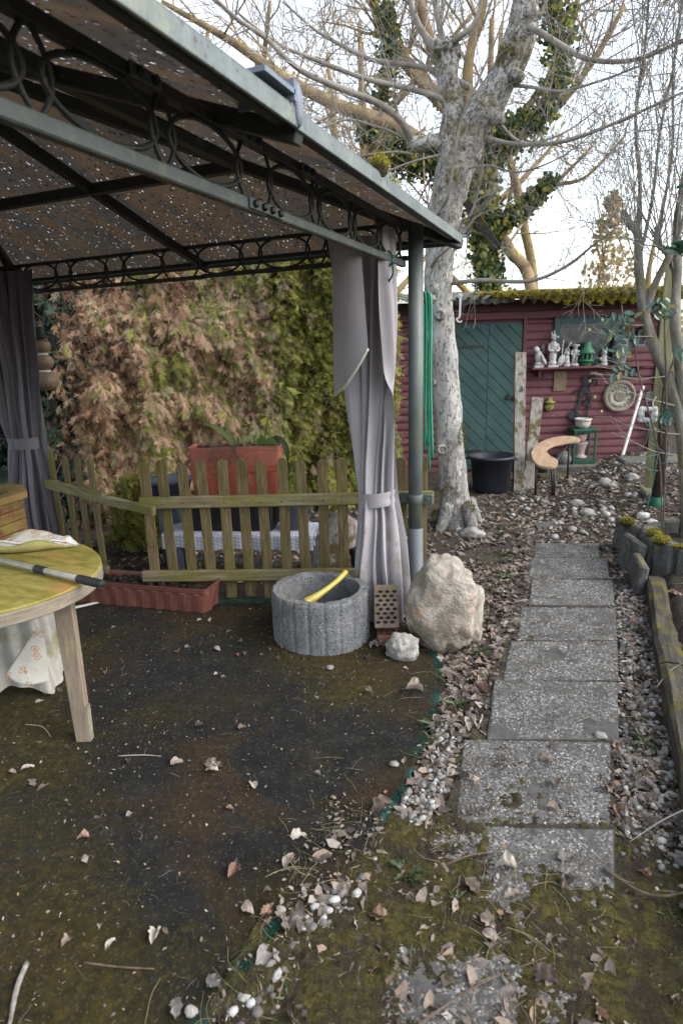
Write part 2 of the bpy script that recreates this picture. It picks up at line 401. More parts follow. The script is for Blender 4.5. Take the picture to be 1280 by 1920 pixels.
M['thuja_green'] = leafmat('thuja_green', [(0, (0.08, 0.09, 0.018)), (0.42, (0.23, 0.24, 0.05)), (0.70, (0.42, 0.40, 0.10)), (0.82, (0.24, 0.18, 0.12)), (1, (0.36, 0.28, 0.21))], 'rnd', 0.3, 0.8, 0.3)
M['thuja_blue'] = leafmat('thuja_blue', [(0, (0.018, 0.034, 0.022)), (0.40, (0.045, 0.085, 0.06)), (0.55, (0.085, 0.14, 0.105)), (0.66, (0.15, 0.10, 0.07)), (1, (0.34, 0.24, 0.175))], 'rnd', 0.3, 0.8, 0.3)
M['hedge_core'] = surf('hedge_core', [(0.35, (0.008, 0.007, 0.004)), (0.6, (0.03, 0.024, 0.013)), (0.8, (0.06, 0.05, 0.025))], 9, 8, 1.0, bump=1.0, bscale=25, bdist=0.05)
M['fence'] = surf('fence_wood', [(0.3, (0.075, 0.056, 0.026)), (0.5, (0.15, 0.115, 0.055)), (0.72, (0.26, 0.21, 0.115))], 9, 7, 0.85, stretch=(6, 6, 0.5), bump=0.5, bscale=60, bdist=0.003, dist=1.2, grain=True, fine=0.35, fscale=60,
                  spots=[((0.095, 0.092, 0.015), 3.2, 0.50, 0.64, 0.75), ((0.03, 0.026, 0.018), 5, 0.62, 0.72, 0.6)], objvar=0.45)
M['rail'] = surf('rail_wood', [(0.3, (0.10, 0.08, 0.04)), (0.5, (0.17, 0.145, 0.08)), (0.72, (0.27, 0.24, 0.15))], 7, 7, 0.85, stretch=(0.6, 0.6, 7), bump=0.4, bscale=60, bdist=0.003, grain=True, fine=0.3,
                 spots=[((0.13, 0.125, 0.022), 4, 0.45, 0.60, 0.75), ((0.03, 0.026, 0.018), 7, 0.62, 0.70, 0.6)])
M['terracotta'] = surf('terracotta', [(0.3, (0.125, 0.045, 0.034)), (0.6, (0.165, 0.060, 0.044)), (0.8, (0.21, 0.092, 0.07))], 6, 5, 0.55, bump=0.15, fine=0.15,
                       spots=[((0.20, 0.13, 0.10), 14, 0.60, 0.72, 0.5), ((0.09, 0.05, 0.03), 4, 0.58, 0.70, 0.5)], spec=0.35)
M['terracotta_bright'] = surf('terracotta_bright', [(0.3, (0.22, 0.055, 0.03)), (0.7, (0.31, 0.085, 0.048))], 6, 5, 0.55, bump=0.15, fine=0.12,
                       spots=[((0.34, 0.20, 0.14), 14, 0.60, 0.72, 0.5)], spec=0.35)
M['terracotta_mid'] = surf('terracotta_mid', [(0.3, (0.24, 0.072, 0.046)), (0.7, (0.32, 0.11, 0.072))], 6, 5, 0.55, bump=0.15, fine=0.15, spots=[((0.25, 0.16, 0.12), 14, 0.60, 0.72, 0.5)], spec=0.35)
M['earth'] = surf('earth', [(0.3, (0.012, 0.01, 0.008)), (0.7, (0.05, 0.04, 0.03))], 30, 7, 1.0, bump=1.0, bscale=80, bdist=0.01)
def porous():
    t = NT('porous_concrete'); p = t.pos()
    c = t.ramp(t.noise(p, 9, 8, 0.7), [(0.28, (0.13, 0.134, 0.14)), (0.5, (0.19, 0.195, 0.20)), (0.75, (0.27, 0.275, 0.28))])
    v = t.vor(p, 150); pore = t.thr(t.noise(p, 130, 3, 0.65), 0.36, 0.47)
    c = t.mix(t.math('MULTIPLY', t.math('SUBTRACT', 1.0, pore), 0.8), c, (0.06, 0.061, 0.065))
    k = t.thr(t.math('ADD', t.noise(p, 7, 4), t.math('MULTIPLY', t.up(), 0.14)), 0.60, 0.75); c = t.mix(t.math('MULTIPLY', k, 0.55), c, (0.20, 0.185, 0.15))
    h = t.math('ADD', t.math('MULTIPLY', pore, 0.8), t.math('MULTIPLY', v, 0.9))
    return t.done(c, 0.95, t.bump(h, 1.0, 0.007), 0.15)
M['porous'] = porous()
M['mossy_concrete'] = surf('mossy_concrete', [(0.3, (0.06, 0.06, 0.056)), (0.6, (0.13, 0.128, 0.12)), (0.8, (0.21, 0.20, 0.185))], 18, 7, 0.95, bump=0.8, bscale=70, bdist=0.006, fine=0.4,
                           moss=((0.17, 0.145, 0.02), 7, 0.66, 0.78, 0.16))
M['sleeper'] = surf('sleeper_wood', [(0.3, (0.032, 0.027, 0.021)), (0.6, (0.072, 0.063, 0.05)), (0.8, (0.125, 0.112, 0.09))], 6, 7, 0.95, stretch=(8, 0.7, 8), bump=0.9, bscale=40, bdist=0.006, grain=True, fine=0.4,
                    moss=(MOSS, 7, 0.54, 0.68, 0.05))
M['boulder'] = surf('boulder_stone', [(0.3, (0.19, 0.155, 0.115)), (0.48, (0.36, 0.315, 0.26)), (0.62, (0.49, 0.445, 0.38)), (0.8, (0.63, 0.59, 0.53))], 5.5, 9, 0.9, bump=1.0, bscale=30, bdist=0.03, fine=0.5, fscale=34,
                    spots=[((0.46, 0.22, 0.09), 5, 0.60, 0.70, 0.65), ((0.12, 0.10, 0.075), 16, 0.60, 0.70, 0.6), ((0.17, 0.14, 0.03), 8, 0.70, 0.76, 0.8)], dist=0.6)
M['rock'] = surf('rock_stone', [(0.3, (0.19, 0.175, 0.155)), (0.55, (0.36, 0.34, 0.31)), (0.8, (0.56, 0.54, 0.50))], 14, 9, 0.9, bump=1.0, bscale=40, bdist=0.012, fine=0.4)
M['brick_brown'] = surf('brick_brown', [(0.3, (0.10, 0.075, 0.058)), (0.7, (0.21, 0.165, 0.13))], 12, 6, 0.95, bump=0.5, fine=0.3, spots=[((0.10, 0.095, 0.04), 9, 0.5, 0.62, 0.6)])
M['brick_red'] = surf('brick_red', [(0.3, (0.12, 0.05, 0.04)), (0.7, (0.22, 0.10, 0.08))], 12, 6, 0.95, bump=0.5, fine=0.3)
M['hole'] = surf('hole_dark', [(0.3, (0.012, 0.01, 0.009)), (0.7, (0.02, 0.017, 0.015))], 12, 3, 1.0, bump=0)
def fabric(name, a, b, stain, spec=0.2):
    t = NT(name); p = t.pos()
    c = t.ramp(t.noise(p, 2.5, 4, 0.5), [(0.3, a), (0.7, b)])
    wv = t.noise(t.pos((1, 1, 0.2)), 300, 2); c = t.mix(0.18, c, t.ramp(wv, [(0.3, 0.5), (0.7, 1.0)]), 'MULTIPLY')
    sp = t.n('ShaderNodeSeparateXYZ'); t.l(t.pos(), sp.inputs[0])
    low = t.ramp(sp.outputs['Z'], [(0.0, 1.0), (0.9, 0.0)])
    k = t.thr(t.math('ADD', t.noise(p, 7, 5, 0.7), t.math('MULTIPLY', low, 0.16)), 0.60, 0.78)
    c = t.mix(t.math('MULTIPLY', k, 0.65), c, stain)
    return t.done(c, 0.75, t.bump(t.noise(p, 14, 4), 0.12, 0.01), spec)
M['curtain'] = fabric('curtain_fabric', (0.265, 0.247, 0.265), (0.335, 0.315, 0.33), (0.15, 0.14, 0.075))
M['curtain_dark'] = fabric('curtain_dark_fabric', (0.105, 0.097, 0.115), (0.145, 0.135, 0.155), (0.10, 0.097, 0.055))  # gazebo interior shade is put into the fabric colour; stains are separate
M['hem'] = surf('hem', [(0.3, (0.42, 0.42, 0.36)), (0.7, (0.55, 0.55, 0.48))], 20, 4, 0.8, bump=0.2)
M['post'] = surf('post_paint', [(0.3, (0.065, 0.08, 0.08)), (0.55, (0.11, 0.13, 0.128)), (0.8, (0.16, 0.178, 0.17))], 6, 7, 0.5, stretch=(1, 1, 0.5), bump=0.1, fine=0.3, fscale=160,
                  spots=[((0.13, 0.15, 0.075), 4, 0.50, 0.66, 0.6)], spec=0.4)
M['sleeve'] = surf('sleeve_plastic', [(0.3, (0.10, 0.115, 0.13)), (0.7, (0.15, 0.165, 0.18))], 5, 4, 0.45, bump=0.05, fine=0.1, spec=0.4)
M['beam'] = surf('beam_paint', [(0.3, (0.018, 0.022, 0.021)), (0.6, (0.032, 0.037, 0.035)), (0.8, (0.055, 0.06, 0.054))], 7, 6, 0.5, bump=0.1, fine=0.3, spots=[((0.12, 0.13, 0.10), 40, 0.62, 0.70, 0.5)], spec=0.35)
M['beam_light'] = surf('beam_light_paint', [(0.3, (0.055, 0.066, 0.063)), (0.6, (0.085, 0.10, 0.094)), (0.8, (0.12, 0.135, 0.122))], 7, 6, 0.5, bump=0.1, fine=0.3, spots=[((0.13, 0.135, 0.08), 12, 0.55, 0.66, 0.6)], spec=0.4)
M['fascia'] = surf('fascia_metal', [(0.3, (0.10, 0.12, 0.118)), (0.6, (0.155, 0.18, 0.175)), (0.8, (0.21, 0.235, 0.22))], 9, 7, 0.5, bump=0.2, fine=0.25, fscale=70,
                   spots=[((0.05, 0.055, 0.05), 42, 0.58, 0.66, 0.9), ((0.22, 0.23, 0.14), 12, 0.55, 0.68, 0.6)], spec=0.35)
M['bluegrey'] = surf('bluegrey_metal', [(0.3, (0.11, 0.135, 0.175)), (0.7, (0.17, 0.20, 0.245))], 8, 5, 0.5, bump=0.1, spec=0.4)
def roof_sheet():
    t = NT('roof_sheet'); uv = t.pos(uv=True)
    st = t.pos((5.5, 0.45, 1), uv=True)
    c = t.ramp(t.noise(st, 1.0, 5, 0.65), [(0.25, (0.05, 0.046, 0.042)), (0.45, (0.092, 0.082, 0.071)), (0.58, (0.14, 0.092, 0.054)), (0.75, (0.14, 0.132, 0.122))])
    c = t.mix(0.5, c, t.ramp(t.noise(t.pos((1, 1, 1), uv=True), 3.0, 5, 0.6), [(0.3, 0.35), (0.7, 1.0)]), 'MULTIPLY')
    wv = t.n('ShaderNodeTexWave'); wv.wave_type = 'BANDS'; wv.bands_direction = 'X'; wv.inputs['Scale'].default_value = 0.314 / 0.012 ; wv.inputs['Distortion'].default_value = 0
    t.l(uv, wv.inputs['Vector']); fl = wv.outputs['Fac']
    c = t.mix(0.55, c, t.ramp(fl, [(0.2, 0.35), (0.7, 1.0)]), 'MULTIPLY')
    dp = t.pos((84, 38, 1), uv=True)
    vd = t.vor(dp, 1.0); vc = t.vor(dp, 1.0, out='Color'); sx = t.n('ShaderNodeSeparateColor'); t.l(vc, sx.inputs[0])
    dens = t.noise(t.pos((1.1, 0.9, 1), uv=True), 2.2, 3, 0.6)
    pick = t.math('GREATER_THAN', sx.outputs[0], t.math('SUBTRACT', 1.24, t.math('MULTIPLY', dens, 1.02)))
    dot = t.math('MULTIPLY', t.math('LESS_THAN', vd, t.math('ADD', t.math('MULTIPLY', sx.outputs[1], 0.22), 0.13)), pick)
    dark = t.math('MULTIPLY', t.math('LESS_THAN', vd, 0.40), t.math('LESS_THAN', sx.outputs[2], 0.10))
    c = t.mix(dark, c, (0.012, 0.011, 0.01))
    t.done(c, 0.55, t.bump(fl, 0.5, 0.004), 0.3)
    tr = t.n('ShaderNodeBsdfTranslucent'); t.l(t.mix(0.0, c, c), tr.inputs['Color'])
    m1 = t.n('ShaderNodeMixShader'); m1.inputs[0].default_value = 0.30
    t.l(t.b.outputs[0], m1.inputs[1]); t.l(tr.outputs[0], m1.inputs[2])
    tp = t.n('ShaderNodeBsdfTranslucent'); tp.inputs['Color'].default_value = (0.36, 0.38, 0.41, 1)
    m2 = t.n('ShaderNodeMixShader'); t.l(t.math('MULTIPLY', dot, t.math('ADD', t.math('MULTIPLY', sx.outputs[2], 0.75), 0.15)), m2.inputs[0]); t.l(m1.outputs[0], m2.inputs[1]); t.l(tp.outputs[0], m2.inputs[2])
    t.l(m2.outputs[0], t.o.inputs['Surface']); return t.m
M['roof_sheet'] = roof_sheet()
def painted(name, a, b, wear, stretch=(1, 1, 1), wz=0.5):
    return surf(name, [(0.3, a), (0.7, b)], 4, 6, 0.65, stretch=stretch, bump=0.2, bscale=50, bdist=0.003, fine=0.2, objvar=0.22,
                spots=[(wear, 9, 0.62, 0.74, 0.45), ((a[0] * .5, a[1] * .5, a[2] * .5), 3, 0.56, 0.7, 0.5)], spec=0.3)
M['shed_red'] = painted('shed_red_paint', (0.115, 0.036, 0.044), (0.155, 0.057, 0.066), (0.26, 0.15, 0.16), (0.5, 0.5, 3))
M['shed_dark'] = painted('shed_dark_paint', (0.06, 0.022, 0.028), (0.085, 0.035, 0.04), (0.12, 0.08, 0.085))
M['shed_green'] = painted('shed_green_paint', (0.030, 0.075, 0.070), (0.050, 0.105, 0.10), (0.14, 0.20, 0.20))
M['frame_green'] = painted('frame_green_paint', (0.03, 0.065, 0.065), (0.055, 0.095, 0.095), (0.14, 0.18, 0.18))
def glass_dusty():
    t = NT('dusty_glass'); p = t.pos((1, 1, 1))
    k = t.thr(t.noise(p, 6, 7, 0.75, 1.0), 0.42, 0.75)
    c = t.mix(k, (0.006, 0.007, 0.009), (0.085, 0.085, 0.095)); return t.done(c, 0.25, None, 0.5)
M['glass'] = glass_dusty()
M['asbestos'] = surf('corrugated_cement', [(0.3, (0.13, 0.13, 0.125)), (0.6, (0.24, 0.24, 0.23)), (0.8, (0.36, 0.36, 0.345))], 8, 7, 0.95, bump=0.5, fine=0.3,
                     spots=[((0.20, 0.17, 0.03), 3.5, 0.50, 0.60, 0.8), ((0.06, 0.06, 0.055), 18, 0.58, 0.68, 0.7)])
M['black_metal'] = surf('black_metal', [(0.3, (0.012, 0.012, 0.013)), (0.7, (0.028, 0.027, 0.027))], 12, 4, 0.5, bump=0.1, spec=0.4)
M['dark_steel'] = surf('dark_steel', [(0.3, (0.016, 0.015, 0.022)), (0.7, (0.034, 0.03, 0.04))], 12, 4, 0.6, bump=0.1)
M['old_wood'] = surf('old_grey_wood', [(0.3, (0.13, 0.115, 0.10)), (0.55, (0.31, 0.285, 0.255)), (0.8, (0.48, 0.455, 0.415))], 9, 7, 0.95, stretch=(5, 5, 0.5), bump=0.8, bscale=45, bdist=0.006, grain=True, fine=0.35,
                     spots=[((0.085, 0.07, 0.018), 5.5, 0.54, 0.60, 0.9), ((0.03, 0.028, 0.022), 8, 0.60, 0.66, 0.8)])
M['crescent_wood'] = surf('crescent_wood', [(0.3, (0.27, 0.18, 0.11)), (0.55, (0.37, 0.26, 0.17)), (0.8, (0.46, 0.35, 0.245))], 6, 6, 0.8, stretch=(3, 1, 3), bump=0.3, fine=0.2,
                          spots=[((0.05, 0.035, 0.025), 26, 0.66, 0.70, 0.9)])
M['tub'] = surf('tub_plastic', [(0.3, (0.012, 0.014, 0.022)), (0.7, (0.026, 0.028, 0.038))], 5, 4, 0.5, bump=0.05, fine=0.1, spec=0.4)
M['figurine'] = surf('white_stone', [(0.3, (0.26, 0.25, 0.24)), (0.5, (0.48, 0.47, 0.455)), (0.75, (0.66, 0.655, 0.64))], 24, 6, 0.9, bump=0.7, bscale=70, bdist=0.005, fine=0.3, spots=[((0.10, 0.11, 0.08), 30, 0.60, 0.68, 0.8)])
M['figurine_dark'] = surf('grey_stone', [(0.3, (0.07, 0.072, 0.07)), (0.6, (0.19, 0.19, 0.185)), (0.8, (0.42, 0.41, 0.39))], 40, 6, 0.9, bump=0.8, bscale=60, bdist=0.006, fine=0.3)
M['lantern_green'] = surf('lantern_green', [(0.3, (0.02, 0.11, 0.052)), (0.7, (0.045, 0.17, 0.085))], 14, 5, 0.5, bump=0.2, fine=0.3, spots=[((0.10, 0.15, 0.10), 30, 0.6, 0.7, 0.5)], spec=0.4)
M['stand_green'] = surf('stand_green', [(0.3, (0.014, 0.07, 0.042)), (0.7, (0.028, 0.10, 0.065))], 10, 5, 0.55, bump=0.1)
M['bronze'] = surf('clay_plaque', [(0.3, (0.13, 0.115, 0.085)), (0.55, (0.24, 0.215, 0.165)), (0.8, (0.36, 0.33, 0.27))], 9, 6, 0.8, bump=0.4, fine=0.25, spots=[((0.09, 0.085, 0.035), 6, 0.58, 0.7, 0.6)])
M['bronze_pale'] = surf('clay_pale', [(0.3, (0.30, 0.275, 0.22)), (0.7, (0.45, 0.42, 0.35))], 9, 6, 0.8, bump=0.3, fine=0.25)
M['ink'] = surf('letter_ink', [(0.3, (0.045, 0.047, 0.055)), (0.7, (0.08, 0.08, 0.085))], 9, 3, 0.8, bump=0)
M['plaque_wood'] = surf('plaque_wood', [(0.3, (0.14, 0.10, 0.062)), (0.7, (0.25, 0.19, 0.125))], 8, 6, 0.8, stretch=(6, 6, 1), bump=0.3, spots=[((0.36, 0.19, 0.10), 12, 0.62, 0.72, 0.6)])
M['pot'] = surf('painted_pot', [(0.3, (0.42, 0.38, 0.34)), (0.7, (0.60, 0.56, 0.52))], 18, 5, 0.4, bump=0.1, spots=[((0.16, 0.22, 0.05), 26, 0.56, 0.62, 0.8), ((0.35, 0.13, 0.14), 22, 0.62, 0.67, 0.7)], spec=0.5)
M['pot_pink'] = surf('pink_pot', [(0.3, (0.30, 0.22, 0.21)), (0.7, (0.45, 0.36, 0.34))], 18, 5, 0.5, bump=0.1)
M['white_paint'] = surf('white_paint', [(0.3, (0.55, 0.54, 0.52)), (0.7, (0.74, 0.73, 0.71))], 10, 5, 0.6, bump=0.1, fine=0.15)
M['frog'] = surf('frog_glaze', [(0.3, (0.10, 0.11, 0.03)), (0.55, (0.24, 0.23, 0.06)), (0.8, (0.36, 0.33, 0.12))], 26, 5, 0.5, bump=0.4)
M['brown_post'] = surf('brown_post', [(0.3, (0.045, 0.028, 0.028)), (0.7, (0.085, 0.055, 0.052))], 8, 5, 0.6, bump=0.1, spots=[((0.11, 0.08, 0.075), 20, 0.6, 0.7, 0.4)])
M['green_foot'] = surf('green_foot', [(0.3, (0.012, 0.09, 0.052)), (0.7, (0.02, 0.12, 0.07))], 8, 4, 0.5, bump=0.05)
M['pale_post'] = surf('pale_wood', [(0.3, (0.17, 0.165, 0.075)), (0.55, (0.27, 0.26, 0.14)), (0.8, (0.37, 0.355, 0.21))], 7, 6, 0.85, stretch=(6, 6, 0.5), bump=0.4, grain=True, fine=0.25)
M['hose'] = surf('green_hose', [(0.3, (0.015, 0.20, 0.115)), (0.7, (0.03, 0.28, 0.17))], 14, 4, 0.4, bump=0.05, fine=0.15, spec=0.4)
M['rope_teal'] = surf('teal_twine', [(0.3, (0.05, 0.16, 0.14)), (0.7, (0.10, 0.24, 0.21))], 24, 4, 0.7, bump=0.1)
M['cable'] = surf('dark_cable', [(0.3, (0.03, 0.028, 0.032)), (0.7, (0.06, 0.055, 0.06))], 14, 3, 0.6, bump=0)
M['yellow'] = surf('yellow_plastic', [(0.3, (0.34, 0.275, 0.045)), (0.7, (0.44, 0.37, 0.08))], 7, 5, 0.4, bump=0.05, fine=0.15, spots=[((0.24, 0.20, 0.06), 12, 0.56, 0.7, 0.5)], spec=0.4)
M['tabletop'] = surf('tabletop_veneer', [(0.28, (0.16, 0.14, 0.026)), (0.48, (0.25, 0.215, 0.045)), (0.62, (0.33, 0.275, 0.08)), (0.8, (0.37, 0.32, 0.13))], 5, 7, 0.75, stretch=(1.6, 5, 1), bump=0.25, bscale=60, bdist=0.002, fine=0.2, fscale=40, dist=0.5,
                     spots=[((0.40, 0.20, 0.075), 1.6, 0.54, 0.62, 0.8), ((0.03, 0.025, 0.015), 60, 0.74, 0.78, 0.8)])
M['table_edge'] = surf('table_edge_wood', [(0.3, (0.16, 0.135, 0.10)), (0.55, (0.25, 0.215, 0.165)), (0.8, (0.33, 0.30, 0.24))], 6, 6, 0.8, stretch=(1.5, 1.5, 14), bump=0.35, grain=True, fine=0.3, fscale=40, spots=[((0.26, 0.24, 0.09), 5, 0.56, 0.7, 0.5)])
M['table_leg'] = surf('table_leg_wood', [(0.3, (0.15, 0.115, 0.08)), (0.55, (0.215, 0.172, 0.125)), (0.8, (0.28, 0.235, 0.175))], 7, 6, 0.8, stretch=(9, 9, 0.6), bump=0.3, grain=True, fine=0.2, fscale=40, spots=[((0.30, 0.27, 0.10), 4, 0.58, 0.7, 0.5)])
M['alu'] = surf('aluminium', [(0.3, (0.22, 0.22, 0.195)), (0.7, (0.31, 0.31, 0.28))], 12, 5, 0.42, bump=0.05, fine=0.1, metal=0.35, spots=[((0.22, 0.21, 0.13), 8, 0.55, 0.7, 0.5)])
M['rubber'] = surf('black_rubber', [(0.3, (0.014, 0.018, 0.016)), (0.7, (0.03, 0.036, 0.032))], 15, 4, 0.6, bump=0.2)
M['planter_wood'] = surf('planter_wood', [(0.3, (0.10, 0.042, 0.022)), (0.55, (0.17, 0.078, 0.04)), (0.8, (0.24, 0.13, 0.07))], 7, 6, 0.8, stretch=(1.5, 1.5, 9), bump=0.4, grain=True, fine=0.25, fscale=40, objvar=0.3,
                         spots=[((0.17, 0.15, 0.03), 4, 0.50, 0.62, 0.75)])
M['planter_rim'] = surf('planter_rim_wood', [(0.3, (0.11, 0.085, 0.025)), (0.6, (0.20, 0.165, 0.045)), (0.8, (0.27, 0.22, 0.07))], 7, 6, 0.8, bump=0.4, fine=0.25, fscale=40, spots=[((0.20, 0.11, 0.05), 5, 0.52, 0.64, 0.8)])
M['steel'] = surf('steel_ring', [(0.3, (0.35, 0.35, 0.35)), (0.7, (0.5, 0.5, 0.5))], 12, 3, 0.35, bump=0, metal=0.8)
def cloth_print():
    t = NT('floral_cloth'); p = t.pos((1, 1, 1)); q = t.pos((19, 19, 19))
    c = t.ramp(t.noise(p, 5, 5, 0.6), [(0.3, (0.44, 0.42, 0.36)), (0.7, (0.62, 0.60, 0.54))])
    d = t.math('ADD', t.vor(q, 1.0), t.math('MULTIPLY', t.math('SUBTRACT', t.noise(q, 3.2, 2), 0.5), 0.42)); ring = t.math('MULTIPLY', t.thr(d, 0.20, 0.23), t.math('SUBTRACT', 1.0, t.thr(d, 0.28, 0.33)))
    ctr = t.math('LESS_THAN', d, 0.11)
    k = t.math('ADD', ring, ctr, True); c = t.mix(t.math('MULTIPLY', k, 0.85), c, (0.50, 0.19, 0.065))
    s = t.thr(t.noise(p, 7, 6, 0.7), 0.55, 0.68); c = t.mix(t.math('MULTIPLY', s, 0.65), c, (0.21, 0.19, 0.055))
    return t.done(c, 0.85, t.bump(t.noise(p, 20, 4), 0.25, 0.01), 0.15)
M['floral'] = cloth_print()
M['cloth_back'] = surf('cloth_lining', [(0.3, (0.26, 0.25, 0.22)), (0.7, (0.44, 0.43, 0.395))], 5, 5, 0.85, bump=0.3, bscale=14, bdist=0.01, fine=0.15,
                       spots=[((0.17, 0.155, 0.045), 5.5, 0.53, 0.66, 0.75), ((0.14, 0.13, 0.11), 2.5, 0.55, 0.68, 0.5)])
M['cloth_olive'] = surf('cloth_olive', [(0.3, (0.22, 0.20, 0.055)), (0.7, (0.34, 0.31, 0.13))], 8, 5, 0.85, bump=0.3, fine=0.2, spots=[((0.45, 0.43, 0.36), 6, 0.6, 0.7, 0.6)])
def check_cloth():
    t = NT('checked_cloth'); p = t.pos((1, 1, 1)); v = t.n('ShaderNodeSeparateXYZ'); t.l(p, v.inputs[0])
    a = t.math('GREATER_THAN', t.math('SINE', t.math('MULTIPLY', t.math('ADD', v.outputs['X'], t.math('MULTIPLY', v.outputs['Y'], 0.35)), 230)), 0.0)
    b = t.math('GREATER_THAN', t.math('SINE', t.math('MULTIPLY', t.math('ADD', v.outputs['Z'], t.math('MULTIPLY', v.outputs['Y'], 0.8)), 230)), 0.0)
    k = t.math('MULTIPLY', t.math('ADD', a, b), 0.42); c = t.mix(k, (0.50, 0.52, 0.56), (0.22, 0.28, 0.40)); return t.done(c, 0.8)
M['check'] = check_cloth()
def meshmat():
    t = NT('wire_mesh'); p = t.pos((1, 1, 1), obj=True)
    v = t.vor(p, 140, 'DISTANCE_TO_EDGE'); k = t.thr(v, 0.05, 0.12)
    c = t.mix(k, (0.36, 0.27, 0.18), (0.085, 0.045, 0.028)); return t.done(c, 0.5, t.bump(v, 0.5, 0.004), 0.4)
M['mesh'] = meshmat()
M['hat'] = surf('hat_metal', [(0.3, (0.025, 0.033, 0.033)), (0.7, (0.05, 0.06, 0.06))], 10, 5, 0.5, bump=0.1)
M['green_leaf'] = leafmat('green_leaf', [(0, (0.03, 0.05, 0.018)), (1, (0.085, 0.115, 0.045))], 'obj', 0.3, 0.45, 0.25, 0.4)
M['tulip_leaf'] = leafmat('tulip_leaf', [(0, (0.09, 0.14, 0.035)), (1, (0.17, 0.22, 0.07))], 'obj', 0.4, 0.4, 0.2, 0.4)
M['glossy_leaf'] = leafmat('glossy_leaf', [(0, (0.025, 0.075, 0.05)), (0.8, (0.06, 0.14, 0.09)), (1, (0.18, 0.16, 0.035))], 'obj', 0.2, 0.22, 0.2, 0.55)
M['bud'] = surf('bud', [(0.3, (0.30, 0.30, 0.12)), (0.7, (0.45, 0.44, 0.2))], 30, 3, 0.7, bump=0)
M['grass'] = leafmat('grass', [(0, (0.035, 0.05, 0.012)), (0.4, (0.10, 0.105, 0.03)), (0.7, (0.24, 0.20, 0.10)), (1, (0.38, 0.33, 0.22))], 'rnd', 0.2, 0.8, 0.2)
M['crate'] = surf('black_crate', [(0.3, (0.010, 0.011, 0.012)), (0.7, (0.02, 0.021, 0.022))], 9, 4, 0.6, bump=0.1)
M['bucket'] = surf('grey_bucket', [(0.3, (0.11, 0.125, 0.135)), (0.7, (0.19, 0.21, 0.22))], 6, 5, 0.5, bump=0.1, spots=[((0.07, 0.075, 0.075), 5, 0.55, 0.68, 0.7)], metal=0.3)
M['blue_plastic'] = surf('blue_plastic', [(0.3, (0.045, 0.06, 0.09)), (0.7, (0.08, 0.10, 0.14))], 6, 4, 0.5, bump=0.05)
M['far_leaf'] = leafmat('far_leaf', [(0, (0.22, 0.18, 0.08)), (0.5, (0.38, 0.31, 0.16)), (1, (0.52, 0.42, 0.26))], 'rnd', 0.4, 0.8, 0.1)  # distance haze painted in by lightening the leaf colours

# ================================================================ ground
PX = [(-3, -0.92), (0.5, -0.86), (0.92, -0.78), (1.23, -0.73), (1.54, -0.58), (1.96, -0.56), (2.65, -0.59), (2.95, -0.72), (3.2, -0.95), (3.5, -1.25)]
def patio_right(y): return float(np.interp(y, [p[0] for p in PX], [p[1] for p in PX])) + 0.014 * nz(y * 6, 4.0) + 0.008 * nz(y * 19, 1.0)
def patio_back(x):
    if x > -2.6: return 3.25 + 0.3745 * (x + 2.0)
    return 3.03 - 0.29 * (x + 2.6)
def on_patio(x, y, m=0.0): return y < patio_back(x) - m and x < patio_right(y) - m
SLABS = []
for L0, R0, L1, R1 in [((-.393, 5.044), (.094, 5.192), (-.366, 4.674), (.103, 4.821)), ((-.393, 4.626), (.152, 4.797), (-.36, 4.2), (.166, 4.37)),
                       ((-.338, 4.154), (.186, 4.323), (-.308, 3.722), (.192, 3.889)), ((-.354, 3.672), (.197, 3.856), (-.32, 3.225), (.197, 3.402)),
                       ((-.353, 3.166), (.196, 3.355), (-.338, 2.762), (.192, 2.949)), ((-.375, 2.701), (.189, 2.901), (-.324, 2.266), (.179, 2.449)),
                       ((-.423, 2.181), (.154, 2.391), (-.352, 1.755), (.145, 1.941)), ((-.412, 1.66), (.153, 1.86), (-.375, 1.27), (.15, 1.44)),
                       ((-.405, 1.18), (.15, 1.36), (-.37, .76), (.15, .95)), ((-.40, .66), (.15, .86), (-.37, .22), (.15, .42))]:
    if SLABS: pL, pR = SLABS[-1][2], SLABS[-1][3]; L0 = (L0[0], pL[1] - .022 - .006 * math.sin(L0[1] * 9)); R0 = (R0[0], pR[1] - .022 + .006 * math.sin(L0[1] * 7))
    SLABS.append((L0, R0, L1, R1))
def on_slab(x, y, m=0.0):
    for L0, R0, L1, R1 in SLABS:
        P = (L1, R1, R0, L0); ok = True
        for i in range(4):
            a, b = P[i], P[(i + 1) % 4]; l = math.hypot(b[0] - a[0], b[1] - a[1])
            if ((b[0] - a[0]) * (y - a[1]) - (b[1] - a[1]) * (x - a[0])) / l < m: ok = False; break
        if ok: return True
    return False
def gh(x, y):
    z = -0.014 + 0.012 * nz(x * 2.3, y * 2.3) + 0.007 * nz(x * 9, y * 9, 3) + 0.004 * nz(x * 26, y * 26, 5)
    z += 0.15 * smooth(-0.15, 0.45, x) * smooth(6.0, 7.2, y) * (1 - smooth(9, 12, y))
    z += 0.06 * smooth(-0.5, 0.2, x) * smooth(5.3, 6.4, y) * (1 - smooth(9, 12, y))
    if x > 0.40: z += 0.10 * smooth(0.43, 0.55, x) * (1 - smooth(5.1, 5.8, y))
    if x > 0.8: z += 0.10 * smooth(0.8, 3, x)
    if -6.5 < x < -0.4 and y < 3.7:
        if on_patio(x, y, 0.02): z -= 0.05
    if -0.46 < x < 0.22 and y < 5.25:
        if on_slab(x, y, -0.01): z = min(z, -0.02)
    d = math.hypot(x, y - 4)
    z += 2.6 * smooth(16, 60, d) * smooth(8, 30, y)
    return z
